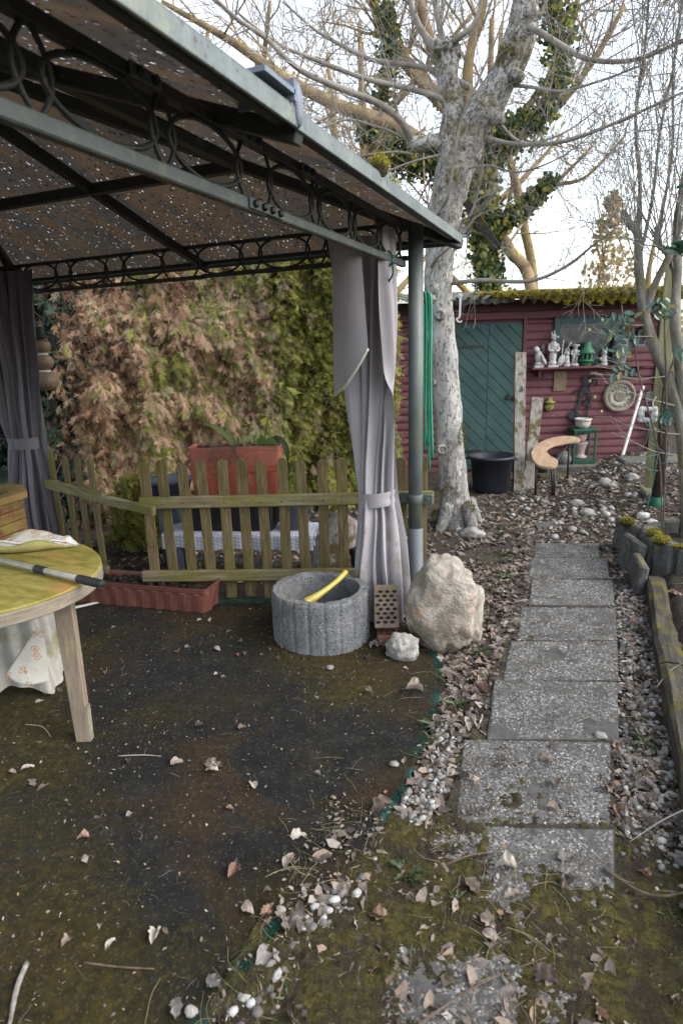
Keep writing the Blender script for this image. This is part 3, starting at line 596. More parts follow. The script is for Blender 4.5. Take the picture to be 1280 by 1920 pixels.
xs = np.concatenate([np.array([-160, -90, -60, -40, -28, -20, -15, -12, -10, -8.5]), np.arange(-7.5, -1.3, 0.14), np.arange(-1.3, 1.2, 0.026), np.arange(1.2, 3, 0.15), np.array([3.2, 4, 5, 7, 10, 15, 22, 32, 50, 90, 160])])
ys = np.concatenate([np.array([-60, -30, -15, -8, -4, -2, -1, -.4]), np.arange(0, 3.2, 0.03), np.arange(3.2, 9.2, 0.05), np.array([9.5, 10, 11, 12.5, 14, 16, 19, 23, 28, 34, 42, 55, 75, 110, 180, 260])])
g = MB(); g.v = [(float(x), float(y), gh(float(x), float(y))) for y in ys for x in xs]
nx = len(xs); g.f = [(j * nx + i, j * nx + i + 1, (j + 1) * nx + i + 1, (j + 1) * nx + i) for j in range(len(ys) - 1) for i in range(nx - 1)]
g.sm = [True] * len(g.f)
ground = single('ground', g, M['soil'], kind='structure')

# patio (dirty turf carpet), with a worn edge where the turf shows
pu = np.concatenate([np.linspace(0, 0.7, 40), np.linspace(0.705, 0.97, 50), np.linspace(0.972, 1, 22)]); pv = np.linspace(0, 1, 190)
pm = MB(); edge = []
for v in pv:
    for u in pu:
        x0 = -6.5 + u * 5.8; yb = patio_back(-6.5 + u * 5.3); y = -2.0 + v * (yb + 2.0)
        x = -6.5 + u * (patio_right(y) + 6.5)
        d = min((1 - u) * 5.8, (yb - y) * 1.6)
        z = 0.004 + 0.005 * nz(x * 3, y * 3) + 0.0022 * nz(x * 16, y * 16)
        if u == 1 or v == 1: z -= 0.02
        pm.v.append((x, y, z)); edge.append(max(0.0, 1 - d / 0.085))
n_ = len(pu); pm.f = [(j * n_ + i, j * n_ + i + 1, (j + 1) * n_ + i + 1, (j + 1) * n_ + i) for j in range(len(pv) - 1) for i in range(n_ - 1)]; pm.sm = [True] * len(pm.f)
patio = single('patio', pm, M['patio'], kind='structure')
at = patio.data.attributes.new('edge', 'FLOAT', 'POINT'); at.data.foreach_set('value', np.array(edge, np.float32))
bl = [([(-.0012, 0, 0), (.0012, 0, 0), (.0004, .002, .012)], [(0, 1, 2)])]
pp = []
for i in range(9000):
    y = random.uniform(0.6, 3.1); x = patio_right(y) - abs(random.gauss(0, 0.02)) + 0.008
    if nz(x * 5, y * 5, 9) + 0.25 * nz(x * 30, y * 30) > 0.06: pp.append((x, y, 0.002))
for i in range(5000):
    x = random.uniform(-2.6, -1.0); y = patio_back(x) - abs(random.gauss(0, 0.022))
    if nz(x * 5, y * 5, 2) > -0.15: pp.append((x, y, 0.002))
n = len(pp); r = rng.random
scatter('turf_fringe', bl, pp, euler_mats((r(n) - .5) * 1.4, (r(n) - .5) * 1.4, r(n) * 6.28), 0.6 + r(n), r(n), M['turf'], patio)['kind'] = 'stuff'

# path: bedding with exposed-aggregate slabs
pb = MB(); pts = [(-.36, y) for y in np.linspace(0.0, 5.1, 20)]
pb.grid(lambda u, v: (-.40 + u * .56, 0.2 + v * 4.85 + u * .17, -0.004 + 0.006 * nz(u * 6, v * 50)), 16, 120)
path = single('path', pb, M['soil'], kind='structure')
pico = (np.array(ico(1)[0]), np.array(ico(1)[1]))
oct0 = (np.array([(1, 0, 0), (-1, 0, 0), (0, 1, 0), (0, -1, 0), (0, 0, 1), (.7, .7, .3), (-.7, .7, .25), (-.7, -.7, .3), (.7, -.7, .25)], float) * [1, 1, .8],
        np.array([(4, 0, 5), (4, 5, 2), (4, 2, 6), (4, 6, 1), (4, 1, 7), (4, 7, 3), (4, 3, 8), (4, 8, 0)]))
for k, (L0, R0, L1, R1) in enumerate(SLABS):
    b = MB(); tz = 0.004 * ((k * 7) % 3) - 0.002; tilt = 0.006 * math.sin(k * 2.1)
    P = [L1, R1, R0, L0]; N = 9
    def bil(u, v): return ((1 - u) * (1 - v) * L1[0] + u * (1 - v) * R1[0] + u * v * R0[0] + (1 - u) * v * L0[0], (1 - u) * (1 - v) * L1[1] + u * (1 - v) * R1[1] + u * v * R0[1] + (1 - u) * v * L0[1])
    per = []
    for i in range(N): per.append((i / N, 0))
    for i in range(N): per.append((1, i / N))
    for i in range(N): per.append((1 - i / N, 1))
    for i in range(N): per.append((0, 1 - i / N))
    top = []; bot = []
    for u, v in per:
        x, y = bil(u, v); jx = 0.006 * nz(x * 14, y * 14, k); x += jx; y += jx
        top.append((x, y, tz + tilt * (u - .5) - 0.004)); bot.append((x, y, -0.045))
    inn = [(bil(.5 + (u - .5) * .97, .5 + (v - .5) * .97)[0], bil(.5 + (u - .5) * .97, .5 + (v - .5) * .97)[1], tz + tilt * (u - .5)) for u, v in per]
    m = len(per); b.add(bot + top + inn, [(i, (i + 1) % m, m + (i + 1) % m, m + i) for i in range(m)] + [(m + i, m + (i + 1) % m, 2 * m + (i + 1) % m, 2 * m + i) for i in range(m)] + [tuple(2 * m + i for i in range(m))])
    s = part('paving_slab', b, M['slab'], path)
    n = 5200 if k >= 5 else (3800 if k >= 2 else 2400)
    EXT = 0
    uu, vv = rng.random(n) * .97 + .015, rng.random(n) * .97 + .015
    pos = []
    for u, v in zip(uu, vv):
        x, y = bil(u, v)
        # worn, bare patches and dirt films where no stones show
        if nz(x * 5, y * 5, k * 3.0) + 0.35 * nz(x * 19, y * 19) < -0.42: continue
        pos.append((x, y, tz + tilt * (u - .5) - 0.0012))
    n = len(pos); sc = np.stack([0.0050 + 0.0042 * r(n) ** 1.5, 0.0042 + 0.0032 * r(n) ** 1.5, 0.0034 + 0.0026 * r(n)], 1) * (1.0 if k >= 5 else 1.1)
    ag = scatter('aggregate', [oct0], pos, euler_mats((r(n) - .5) * .5, (r(n) - .5) * .5, r(n) * 6.28), sc, r(n) ** 1.25, M['pebble'], s, smooth_shade=True); ag['kind'] = 'stuff'
b = MB(); b.box((-.36, 5.64, -0.012), (.2, .16, .03), rz(.3)); part('paving_slab', b, M['slab'], path, 0.006)

# ================================================================ gazebo
GX, GY, GXL = -1.04, 3.54, -4.06
GYN = -0.15
gz = thing('gazebo', 'grey green metal gazebo with a stained translucent corrugated roof', 'gazebo', (GX, GY, 0))
def post_at(x, y):
    b = MB(); b.lathe([(.043, .36), (.043, 2.26)], (x, y, 0), 20); p = part('post', b, M['post'], gz)
    b = MB(); b.lathe([(.052, -.02), (.052, .02), (.047, .03), (.047, .50), (.0445, .505), (.0445, .51)], (x, y, 0), 20); part('sleeve', b, M['sleeve'], p)
post_at(-0.995, GY); post_at(GXL, GY)
z0, z1 = 2.035, 2.238
b = MB(); b.bar((GX - .02, GY - .02, z0 + .017), (GX - .02, 1.93, z0 + .017), .028, .034); b.bar((GX - .02, 1.93, z0 + .014), (GX - .02, GYN, z0 + .014), .032, .038); part('lower_rail', b, M['beam_light'], gz, .004)
b = MB(); b.bar((GX - .02, GY, z1), (GX - .02, GYN, z1), .03, .034); part('upper_rail', b, M['beam'], gz, .004)
z0f, z1f = 2.068, 2.27
b = MB(); b.bar((GXL, GY, z0f + .012), (-2.4, GY, z0f + .012), .026, .024); b.bar((-2.42, GY, z0f + .017), (GX, GY, z0f + .017), .026, .026); part('lower_rail', b, M['beam'], gz, .003)
b = MB(); b.bar((GXL, GY, z1f), (GX, GY, z1f), .03, .03); part('upper_rail', b, M['beam'], gz, .003)
b = MB(); b.bar((GXL, GY, z0 + .015), (GXL, GYN, z0 + .015), .028, .034); part('lower_rail', b, M['beam'], gz, .003)
b = MB(); b.bar((GXL, GY, z1), (GXL, GYN, z1), .03, .034); part('upper_rail', b, M['beam'], gz, .003)
def ring(fn, hw, hh, c):
    b = MB(); b.tube([fn(c + hw * math.cos(a), hh * math.sin(a)) for a in np.linspace(0, 2 * PI, 33)[:-1]], .0072, 6, closed=True); part('ring', b, M['beam'], gz)
def scroll(fn, c, sgn, hh):
    b = MB(); P = [fn(c + sgn * (.205 - .055 * math.cos(t * PI / 2) + .0), hh * t) for t in np.linspace(-1, 1, 9)]
    b.tube(P, .0066, 6); part('scroll_bar', b, M['beam'], gz)
for c in (-.0, .42, .84, 1.235, 1.63, 2.15, 2.55, 2.93, 3.29):
    fs = lambda a, h: (GX - .02, a, (z0 + z1) / 2 + .008 + h)
    ring(fs, .175, .076, c)
    for sg in (-1, 1): scroll(fs, c, sg, .098)
for c in (-3.82, -3.36, -2.88, -2.28, -1.82, -1.38):
    fs = lambda a, h: (a, GY, (z0f + z1f) / 2 + .012 + h)
    ring(fs, .172, .088, c)
    for sg in (-1, 1): scroll(fs, c, sg, .098)
# bolts and bracket plates on the side truss
def bolts(y, z, n=4, pitch=.055):
    b = MB(); b.box((GX - .0, y, z), (.008, pitch * n, .032)); pl = part('bracket', b, M['beam_light'], gz, .002)
    for k in range(n):
        b = MB(); b.lathe([(.012, 0), (.012, .010), (.006, .014)], (GX + .004, y + (k - (n - 1) / 2) * pitch, z), 6, Matrix.Rotation(PI / 2, 3, 'Y'), False); part('bolt', b, M['black_metal'], pl)
bolts(1.92, z0 + .015); bolts(1.80, z1); bolts(2.25, z1, 2)
bolts(1.36, z1, 2)
# roof: four slopes around a short apex, each split by a middle rafter and a purlin
EX0, EX1, EY0, EY1, EZ = -4.30, -0.80, -0.42, 3.80, 2.195
AX, AY, AZ = (EX0 + EX1) / 2, (EY0 + EY1) / 2, 2.80
crn = [Vector((EX1, EY1, EZ)), Vector((EX0, EY1, EZ)), Vector((EX0, EY0, EZ)), Vector((EX1, EY0, EZ))]
apex = Vector((AX, AY, AZ))
for k in range(4):
    A, B = crn[k], crn[(k + 1) % 4]; mid = (A + B) / 2
    ue = (B - A).normalized(); vs_ = (apex - mid); L = vs_.length; vd = vs_.normalized(); nn = ue.cross(vd)
    if nn.z < 0: nn = -nn
    def UV(p, k=k, mid=mid, ue=ue, vd=vd): q = p - mid; return (q.dot(ue) + 3 * k, q.dot(vd) + 5 * k)
    for (P0, P1, sgn) in ((A, mid, -1), (mid, B, 1)):
        for (t0, t1) in ((0, .48), (.48, 1.0)):
            q = [P0.lerp(apex, t0), P1.lerp(apex, t0), P1.lerp(apex, t1), P0.lerp(apex, t1)]
            cen = sum(q, Vector()) / 4; q = [cen + (x - cen) * .998 for x in q]
            if t1 == 1.0: q = q[:3]
            b = MB(); n = len(q); top = [x + nn * .004 for x in q]
            b.add(q, [tuple(range(n))]); b.uv = [UV(x) for x in q]
            b.uv = b.uv
            part('roof_panel', b, M['roof_sheet'], gz)
    b = MB(); b.bar(mid - Vector((0, 0, .028)), apex - Vector((0, 0, .03)), .045, .05); part('rafter', b, M['beam'], gz, .004)
    b = MB(); b.bar(A - Vector((0, 0, .028)), apex - Vector((0, 0, .03)), .05, .05); part('hip_rafter', b, M['beam'], gz, .004)
    b = MB(); b.bar(A.lerp(apex, .48) - Vector((0, 0, .03)), B.lerp(apex, .48) - Vector((0, 0, .03)), .05, .05); part('purlin', b, M['beam'], gz, .004)
    b = MB(); b.bar(A.lerp(apex, .02) - Vector((0, 0, .012)), B.lerp(apex, .02) - Vector((0, 0, .012)), .03, .022); part('eave_batten', b, M['beam'], gz, .003)
# eave trim: galvanised lengths with end caps
def trim(a, b_):
    b = MB(); b.bar(a, b_, .012, .046); b.bar(Vector(a) + Vector((-.03, 0, .024)), Vector(b_) + Vector((-.03, 0, .024)), .07, .006); return part('eave_trim', b, M['fascia'], gz, .002)
trim((EX1 + .004, EY1 + .02, EZ), (EX1 + .004, 1.66, EZ)); t2 = trim((EX1 + .006, 1.655, EZ + .002), (EX1 + .006, EY0, EZ + .002))
b = MB(); b.box((EX1 - .06, 1.62, EZ + .055), (.17, .012, .05)); b.box((EX1 - .05, 1.54, EZ + .05), (.15, .16, .012)); b.blob((EX1 + .012, 1.66, EZ + .035), (.012, .022, .055), 2); part('gutter_end', b, M['bluegrey'], gz)
b = MB(); b.blob((EX1 + .006, 2.42, EZ + .035), (.008, .022, .042), 2); part('trim_end_cap', b, M['fascia'], gz)
b = MB(); b.bar((EX1 + .01, EY1 + .012, EZ - .012), (EX0, EY1 + .012, EZ - .012), .012, .03); part('eave_trim', b, M['beam'], gz, .002)
b = MB(); b.bar((EX0, EY1, EZ), (EX0, EY0, EZ), .012, .04); part('eave_trim', b, M['fascia'], gz, .002)
b = MB(); b.bar((EX1 + .01, EY1 + .03, EZ + .012), (EX1 + .055, EY1 + .03, EZ + .05), .006, .006); b.bar((EX1 - .05, EY1 + .035, EZ + .04), (EX1 + .03, EY1 + .035, EZ + .015), .01, .01); part('corner_clip', b, M['bluegrey'], gz)
# moss tuft sitting on the trim
tb = [([(-.0016, 0, 0), (.0016, 0, 0), (.0003, .001, .012)], [(0, 1, 2)])]
def tuft(name, c, rad, n, m, label=None, cat=None, parent=None, kind=None, flat=1.0, blade=1.0, group=None):
    """a cushion of moss: short blades standing on a small dome"""
    d = rng.normal(size=(n, 3)); d[:, 2] = np.abs(d[:, 2]); d /= np.linalg.norm(d, axis=1)[:, None]
    pos = np.array(c) + d * np.array([rad[0], rad[1], rad[2]]) * (0.72 + 0.28 * r(n))[:, None]
    o = scatter(name, tb, pos, euler_mats(-d[:, 1] * 1.1 + (r(n) - .5), d[:, 0] * 1.1 + (r(n) - .5), r(n) * 6.28), (0.7 + .8 * r(n)) * blade, r(n), m, parent, org=(c if parent is None else ORG[parent.name]))
    if parent is None: tag(o, label, cat, group, kind)
    return o
b = MB(); b.blob((EX1 + .0, 2.36, EZ + .045), (.03, .045, .035), 2, .2); mo = single('moss_tuft', b, M['moss_ground'], 'rusty yellow moss tuft growing on the metal roof edge', 'moss', loc=(EX1, 2.36, EZ + .03))
tuft('moss_blades', (EX1, 2.36, EZ + .045), (.034, .05, .045), 900, M['moss_bright'], parent=mo)['kind'] = 'stuff'

# ================================================================ curtains
def curtain(name, label, m, top, tie, bot, zt, zk, zb, folds, amp_top, amp_bot, flip=1):
    root = thing(name, label, 'curtain', (tie[0][0], tie[0][1], 0), 'curtains tied at the gazebo corners')
    def along(poly, t):
        P = [Vector((p[0], p[1], 0)) for p in poly]; ls = [(P[i + 1] - P[i]).length for i in range(len(P) - 1)]; tot = sum(ls); d = t * tot
        for i, l in enumerate(ls):
            if d <= l or i == len(ls) - 1:
                dr = (P[i + 1] - P[i]).normalized(); return P[i] + dr * d, Vector((-dr.y, dr.x, 0))
            d -= l
    def fn(u, v):
        ph = folds * 2 * PI * (u + 0.035 * math.sin(u * 17 + 1) + 0.02 * math.sin(u * 31))
        if v < .55:
            s = v / .55; z = zt + (zk - zt) * s; k = s ** 1.12; a, na = along(top, u); c, nb = along(tie, u)
            amp = amp_top * (1 - k) * (.35 + .65 * smooth(0, .3, s)) + .026 * k
        else:
            s = (v - .55) / .45; z = zk + (zb - zk) * s; k = 1 - (1 - s) ** 1.8; k = max(0, min(1, .15 * s + .85 * k)); a, na = along(tie, u); c, nb = along(bot, u)
            amp = .026 * (1 - k) + amp_bot * k
        p = a.lerp(c, k); nrm = (na.lerp(nb, k)).normalized()
        w_ = math.sin(ph); w_ = math.copysign(abs(w_) ** .75, w_) + .35 * math.sin(ph * .5 + 2 + 2 * v) + .2 * math.sin(ph * 2.3 + 5 * v)
        p = p + nrm * amp * w_ + Vector((0, 0, z + (0.03 * nz(u * 9, 3.3) if v > .97 else 0)))
        p.x += 0.012 * nz(u * 5, v * 5, 1) ; p.y += 0.012 * nz(u * 5, v * 5, 8)
        return p
    b = MB(); b.grid(fn, folds * 14 + 1, 70); part('drape', b, m, root)
    return root, fn
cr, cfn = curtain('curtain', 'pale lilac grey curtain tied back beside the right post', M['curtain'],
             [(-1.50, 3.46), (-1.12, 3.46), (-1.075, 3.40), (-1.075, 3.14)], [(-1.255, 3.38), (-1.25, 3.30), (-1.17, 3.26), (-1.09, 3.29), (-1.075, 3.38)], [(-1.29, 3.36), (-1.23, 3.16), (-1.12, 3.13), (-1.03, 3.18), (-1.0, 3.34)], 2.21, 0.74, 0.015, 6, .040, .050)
b = MB()
b.grid(lambda u, v: (-1.165 + .100 * math.cos(u * 2 * PI) * (1 + .04 * math.sin(v * 9)), 3.325 + .095 * math.sin(u * 2 * PI), .70 + .085 * v + .012 * math.cos(u * 2 * PI)), 32, 6, closeu=True)
part('tieback', b, M['curtain'], cr)
# folded-over flap with a pale hem
def flap(u, v):
    L0 = Vector((-1.26, 2.97, 2.06)); Rt = Vector((-1.10, 2.95, 2.06)); LB = Vector((-1.31, 3.05, 1.36)); RB = Vector((-1.055, 2.90, 1.60))
    p = L0.lerp(Rt, u).lerp(LB.lerp(RB, u), v); bow = .05 * math.sin(PI * u) * (.4 + .6 * v)
    return p + Vector((bow * .3, -bow, -.03 * math.sin(PI * u) * v + 0.01 * nz(u * 4, v * 4)))
b = MB(); b.grid(flap, 22, 22); part('folded_flap', b, M['curtain'], cr)
b = MB(); b.tube([flap(u, 1.0) + Vector((0, -.002, 0)) for u in np.linspace(0, 1, 22)], .007, 5); part('hem', b, M['hem'], cr)
b = MB(); b.tube([(-1.06 + .03 * math.cos(a), 3.22 + .006 * math.sin(3 * a), 2.045 + .04 * math.sin(a)) for a in np.linspace(0, 2 * PI, 15)[:-1]], .006, 5, closed=True); b.tube(curve([(-1.03, 3.22, 2.03), (-1.02, 3.2, 1.97), (-1.05, 3.21, 1.93)], 4), .005, 5); part('green_tie', b, M['green_foot'], cr)
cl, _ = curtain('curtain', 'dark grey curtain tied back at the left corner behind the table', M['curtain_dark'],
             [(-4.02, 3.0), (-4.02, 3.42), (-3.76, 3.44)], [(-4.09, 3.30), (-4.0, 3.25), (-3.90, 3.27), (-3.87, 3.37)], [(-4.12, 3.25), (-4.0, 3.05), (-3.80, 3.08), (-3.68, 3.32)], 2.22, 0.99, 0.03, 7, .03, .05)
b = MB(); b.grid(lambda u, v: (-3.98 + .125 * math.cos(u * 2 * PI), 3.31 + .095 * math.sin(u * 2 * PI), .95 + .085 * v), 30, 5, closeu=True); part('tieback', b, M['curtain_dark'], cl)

# ================================================================ picket fence
def picket_poly(wd, h):
    q = [(-wd / 2, 0), (wd / 2, 0)]; rr = wd / 2
    for a in np.linspace(0, PI, 11): q.append((rr * math.cos(a), h - rr * .85 + rr * .85 * math.sin(a)))
    return q
def fence_panel(label, A, ang, offs, rails, h=.93):
    d = Vector((math.cos(ang), math.sin(ang), 0)); nf = Vector((d.y, -d.x, 0))
    root = thing('picket_fence', label, 'fence', (A[0], A[1], 0), 'weathered picket fence panels round the gazebo')
    for k, s in enumerate(offs):
        p = Vector((A[0], A[1], 0)) + d * s + Vector((0, 0, .015 + random.uniform(-.012, .012))); a2 = random.uniform(-.012, .012)
        b = MB(); b.prism(picket_poly(.066, h + random.uniform(-.008, .008)), p, d * math.cos(a2) + Vector((0, 0, math.sin(a2))), Vector((0, 0, 1)) - d * math.sin(a2), -nf, .019)
        part('picket', b, M['fence'], root, .003)
    for (s0, s1, zc, hh, dz) in rails:
        a = Vector((A[0], A[1], 0)) + d * s0 + nf * .0205; e = Vector((A[0], A[1], 0)) + d * s1 + nf * .0205
        b = MB(); b.bar(a + Vector((0, 0, zc)), e + Vector((0, 0, zc + dz)), .036, hh); part('rail', b, M['rail'], root, .006)
    return root, d, nf
PF1, d1, nf1 = fence_panel('mossy picket fence panel running to the right post behind the trough', (-2.66, 3.03), math.radians(20.5), [.015 + .1265 * k for k in range(14)] + [1.785], [(-.02, 1.86, .685, .078, 0), (-.06, 1.70, .185, .075, -.01)])
PF2, d2, nf2 = fence_panel('mossy picket fence panel with four pickets beside the dark curtain', (-3.72, 3.27), math.radians(-17), [.04, .24, .42, .60], [(-.05, .78, .70, .075, 0), (-.05, .70, .16, .07, 0)])
b = MB(); b.bar((-3.22, 3.066, .695), (-2.52, 2.955, .655), .034, .06); part('rail', b, M['rail'], PF2, .005, label='bare overlapping rail bridging the gap')
for k, s in enumerate([.015 + .1265 * k + .012 * math.sin(k * 5) for k in range(13)]):
    p = Vector((-2.66, 3.03, .68)) + d1 * s + nf1 * .0395
    b = MB(); b.lathe([(.0048, 0), (.0048, .002)], p, 8, Matrix.Rotation(PI / 2, 3, 'X') ); part('screw', b, M['black_metal'], PF1)
b = MB(); b.lathe([(.049, .665), (.049, .725)], (-0.995, GY, 0), 20); b.box((-0.925, GY + .01, .695), (.075, .03, .06)); b.box((-1.06, GY + .01, .695), (.06, .03, .06))
b.lathe([(.009, 0), (.009, .012)], (-.915, GY - .006, .70), 6, Matrix.Rotation(PI / 2, 3, 'X'), False); part('clamp', b, M['beam_light'], PF1, .003)

# ================================================================ shed
S0, SE, SN = Vector((-2.02, 7.73, 0)), Vector((.9245, .381, 0)).normalized(), Vector((.381, -.9245, 0)).normalized()
UP = Vector((0, 0, 1))
def SP(s, z, o=0.0): return S0 + SE * s + UP * z + SN * o
SR = Matrix((SE, SN, UP)).transposed()   # columns: along, out, up
shed = thing('shed', 'dark red boarded garden shed with a mossy corrugated roof', 'shed', SP(1.3, 0))
def sbox(s0, s1, z0_, z1_, o0, o1):
    b = MB(); b.box(SP((s0 + s1) / 2, (z0_ + z1_) / 2, (o0 + o1) / 2), (s1 - s0, o1 - o0, z1_ - z0_), SR); return b
b = sbox(-1.2, 2.95, -.05, 2.12, -2.2, -.012); part('wall_core', b, M['shed_dark'], shed)
def boards(s0, s1, za, zb, pitch=.098):
    z = za
    while z < zb - .01:
        h = min(pitch, zb - z); b = MB(); P = [SP(s0, z, 0), SP(s1, z, 0), SP(s1, z + h, -.002), SP(s0, z + h, -.002)]
        prof = [(0, .020), (h * .22, .024), (h * .5, .020), (h * .8, .013), (h - .006, .006), (h - .002, .000), (h, -.006), (0, -.006)]
        b.prism([(p[1], p[0]) for p in prof], SP(s0, z, 0), SN, UP, SE, s1 - s0); part('board', b, M['shed_red'], shed); z += h
boards(1.225, 2.93, -.02, 1.885); boards(-1.2, .30, -.02, 1.885)
part('trim_board', sbox(1.185, 1.228, -.02, 1.90, 0, .035), M['shed_red'], shed, .004)
part('trim_board', sbox(-1.2, 2.93, 1.90, 1.985, 0, .03), M['shed_red'], shed, .004)
part('trim_board', sbox(.300, .338, -.02, 1.897, 0, .035), M['shed_red'], shed, .004)
part('trim_board', sbox(2.86, 2.945, -.02, 1.985, .027, .05), M['shed_dark'], shed, .004)
part('fascia_board', sbox(-1.2, 2.95, 1.99, 2.13, -.01, .012), M['shed_dark'], shed, .004)
# diagonal boarded door
part('door_backing', sbox(.343, 1.18, .02, 1.86, -.004, .008), M['shed_green'], shed)
dr = thing_door = part('door', sbox(.345, 1.178, .02, 1.855, .008, .012), M['shed_green'], shed)
def clip_poly(poly, lo, hi, ax):
    for sgn, lim in ((1, lo), (-1, -hi)):
        out = []
        for i in range(len(poly)):
            a, c = poly[i], poly[(i + 1) % len(poly)]; fa, fc = sgn * a[ax] - lim, sgn * c[ax] - lim
            if fa >= 0: out.append(a)
            if (fa >= 0) != (fc >= 0):
                t = fa / (fa - fc); out.append((a[0] + (c[0] - a[0]) * t, a[1] + (c[1] - a[1]) * t))
        poly = out
        if len(poly) < 3: return []
    return poly
dd = .115 * math.sqrt(2)
for half, (sa, sb, sl_) in enumerate(((.347, .755, -1), (.760, 1.176, -1))):
    c = -1.5
    while c < 3.2:
        # boards fall to the right in both halves
        poly = [(sa - .1, c - sl_ * 0 + (sa - .1 - sa) * sl_), (sb + .1, c + (sb + .1 - sa) * sl_), (sb + .1, c + dd - .010 + (sb + .1 - sa) * sl_), (sa - .1, c + dd - .010 + (-.1) * sl_)]
        poly = clip_poly(clip_poly(poly, sa, sb, 0), .024, 1.85, 1)
        if len(poly) >= 3:
            b = MB(); b.prism(poly, SP(0, 0, .012), SE, UP, SN, .012); part('board', b, M['shed_green'], dr, .0025)
        c += dd
for z in (1.585, .265):
    b = sbox(.33, .70, z - .017, z + .017, .025, .033); b.lathe([(.014, -.03), (.014, .03)], SP(.335, z, .035), 8); part('strap_hinge', b, M['black_metal'], dr, .002)
b = sbox(.99, 1.13, .925, .955, .025, .04); b.box(SP(1.03, .95, .035), (.02, .03, .07), SR); b.box(SP(1.10, .93, .04), (.03, .03, .05), SR); part('latch', b, M['black_metal'], dr, .002)
# window
wn = part('window', sbox(1.56, 2.45, 1.32, 1.885, .005, .03), M['frame_green'], shed)
part('pane', sbox(1.64, 2.385, 1.40, 1.80, .031, .036), M['glass'], wn)
for q in ((1.56, 1.635, 1.32, 1.885), (2.39, 2.45, 1.32, 1.885), (1.636, 2.389, 1.805, 1.885), (1.636, 2.389, 1.32, 1.395)):
    part('frame', sbox(*q, .031, .058), M['frame_green'], wn, .004)
b = sbox(1.62, 2.40, 1.385, 1.40, .037, .066); b.box(SP(2.02, 1.802, .05), (.78, .02, .012), SR); part('glazing_bead', b, M['bluegrey'], wn, .003)
b = MB()
for k in range(18): b.lathe([(.032, 0), (.032, .01)], SP(1.585 + k * .05, 1.885, .045), 10, SR @ Matrix.Rotation(-PI / 2, 3, 'X'))
part('scalloped_top', b, M['frame_green'], wn)
# corrugated roof sheets
SHW = .62
for k in range(7):
    sa = -1.35 + k * SHW
    def rf(u, v, sa=sa, k=k):
        s = sa + u * (SHW + .03); o = .34 - v * 2.8; z = 2.145 + .10 * v * 2.8 + .019 * math.sin(2 * PI * s / .131) + .004 * (k % 2)
        jag = (.035 * nz(s * 9, 2) + .02 * nz(s * 31, 5)) if v < .01 else 0
        return SP(s, z - (0.012 if v < .01 else 0), o + jag)
    b = MB(); b.grid(rf, 40, 12)
    lo = MB(); b.grid(lambda u, v: rf(u, 1 - v) - Vector((0, 0, .008)), 40, 12)
    part('roof_sheet', b, M['asbestos'], shed)
# ragged sheet edge and thick moss along the eave
n = 42000; ss = rng.uniform(.55, 3.45, n); oo = .36 - np.abs(rng.normal(0, .22, n)); hang = rng.random(n)
pos = []; nm = []
for s, o, h in zip(ss, oo, hang):
    clump = .5 + .5 * math.sin(2 * PI * s / .131 + .6) ; dens = nz(s * 2.2, o * 4, 4) + .55 * smooth(.9, 1.5, s)
    if dens < .0: continue
    zc = 2.15 + .10 * (.34 - o) + .019 * math.sin(2 * PI * s / .131) + .03 * clump * h
    if h > .45 and o > .25:
        drop = (h - .45) * .22 * (.35 + .65 * clump) * (.5 + smooth(1.0, 1.7, s)); zc -= drop; o = .355 + .02 * clump
    p = SP(s, zc, o); pos.append(p); nm.append((SN.x, SN.y) if h > .45 else (0, 0))
n = len(pos); nm = np.array(nm)
mo = scatter('moss', tb, np.array([tuple(p) for p in pos]), euler_mats(-nm[:, 1] * 1.2 + (r(n) - .5) * 1.2, nm[:, 0] * 1.2 + (r(n) - .5) * 1.2, r(n) * 6.28), np.stack([3.4 + 3 * r(n), 3 + 2 * r(n), 1.7 + 1.6 * r(n)], 1), r(n), M['moss_bright'], shed, org=ORG[shed.name]); mo['kind'] = 'stuff'
def mossf(u, v):
    s = .72 + u * 2.75; cl = .5 + .5 * math.sin(2 * PI * s / .131 + .6); k = smooth(0, .12, u)
    if v < .5: t = v / .5; return SP(s, 2.145 - .115 * (1 - t) * (.30 + .7 * cl) * k + .022 * math.sin(2 * PI * s / .131) * t + .02 * k, .362 + .018 * math.sin(PI * t) * (.4 + cl))
    t = (v - .5) / .5; return SP(s, 2.165 + .02 * math.sin(2 * PI * s / .131) + .025 * k * (1 - t) + .055 * t - .02 * (1 - k), .362 - t * .5)
b = MB(); b.grid(mossf, 150, 14); part('moss_cushion', b, M['moss_ground'], shed)
b = MB(); b.grid(lambda u, v: SP(-.1 + u * 1.05, 2.13 - v * (.05 + .07 * abs(nz(u * 9, 1)) + .03 * nz(u * 30, 4)), .335 + .03 * math.sin(2 * PI * (u * 1.05) / .131) - v * .05), 70, 6); part('ragged_roofing_felt', b, M['asbestos'], shed)
b = MB()
for k in range(14):
    s = .0 + k * .06; b.tube(curve([SP(s, 2.19, .30), SP(s + random.uniform(-.05, .05), 2.22, .05), SP(s + random.uniform(-.1, .1), 2.24, -.2)], 3), .006, 4)
part('loose_sticks', b, M['twig_grey'], shed)
# shelf under the window
sh = part('shelf', sbox(1.27, 2.76, 1.285, 1.31, .027, .20), M['shed_red'], shed, .003)
for s in (1.38, 2.6): b = sbox(s - .012, s + .012, 1.19, 1.285, .026, .15); part('shelf_bracket', b, M['shed_dark'], sh)

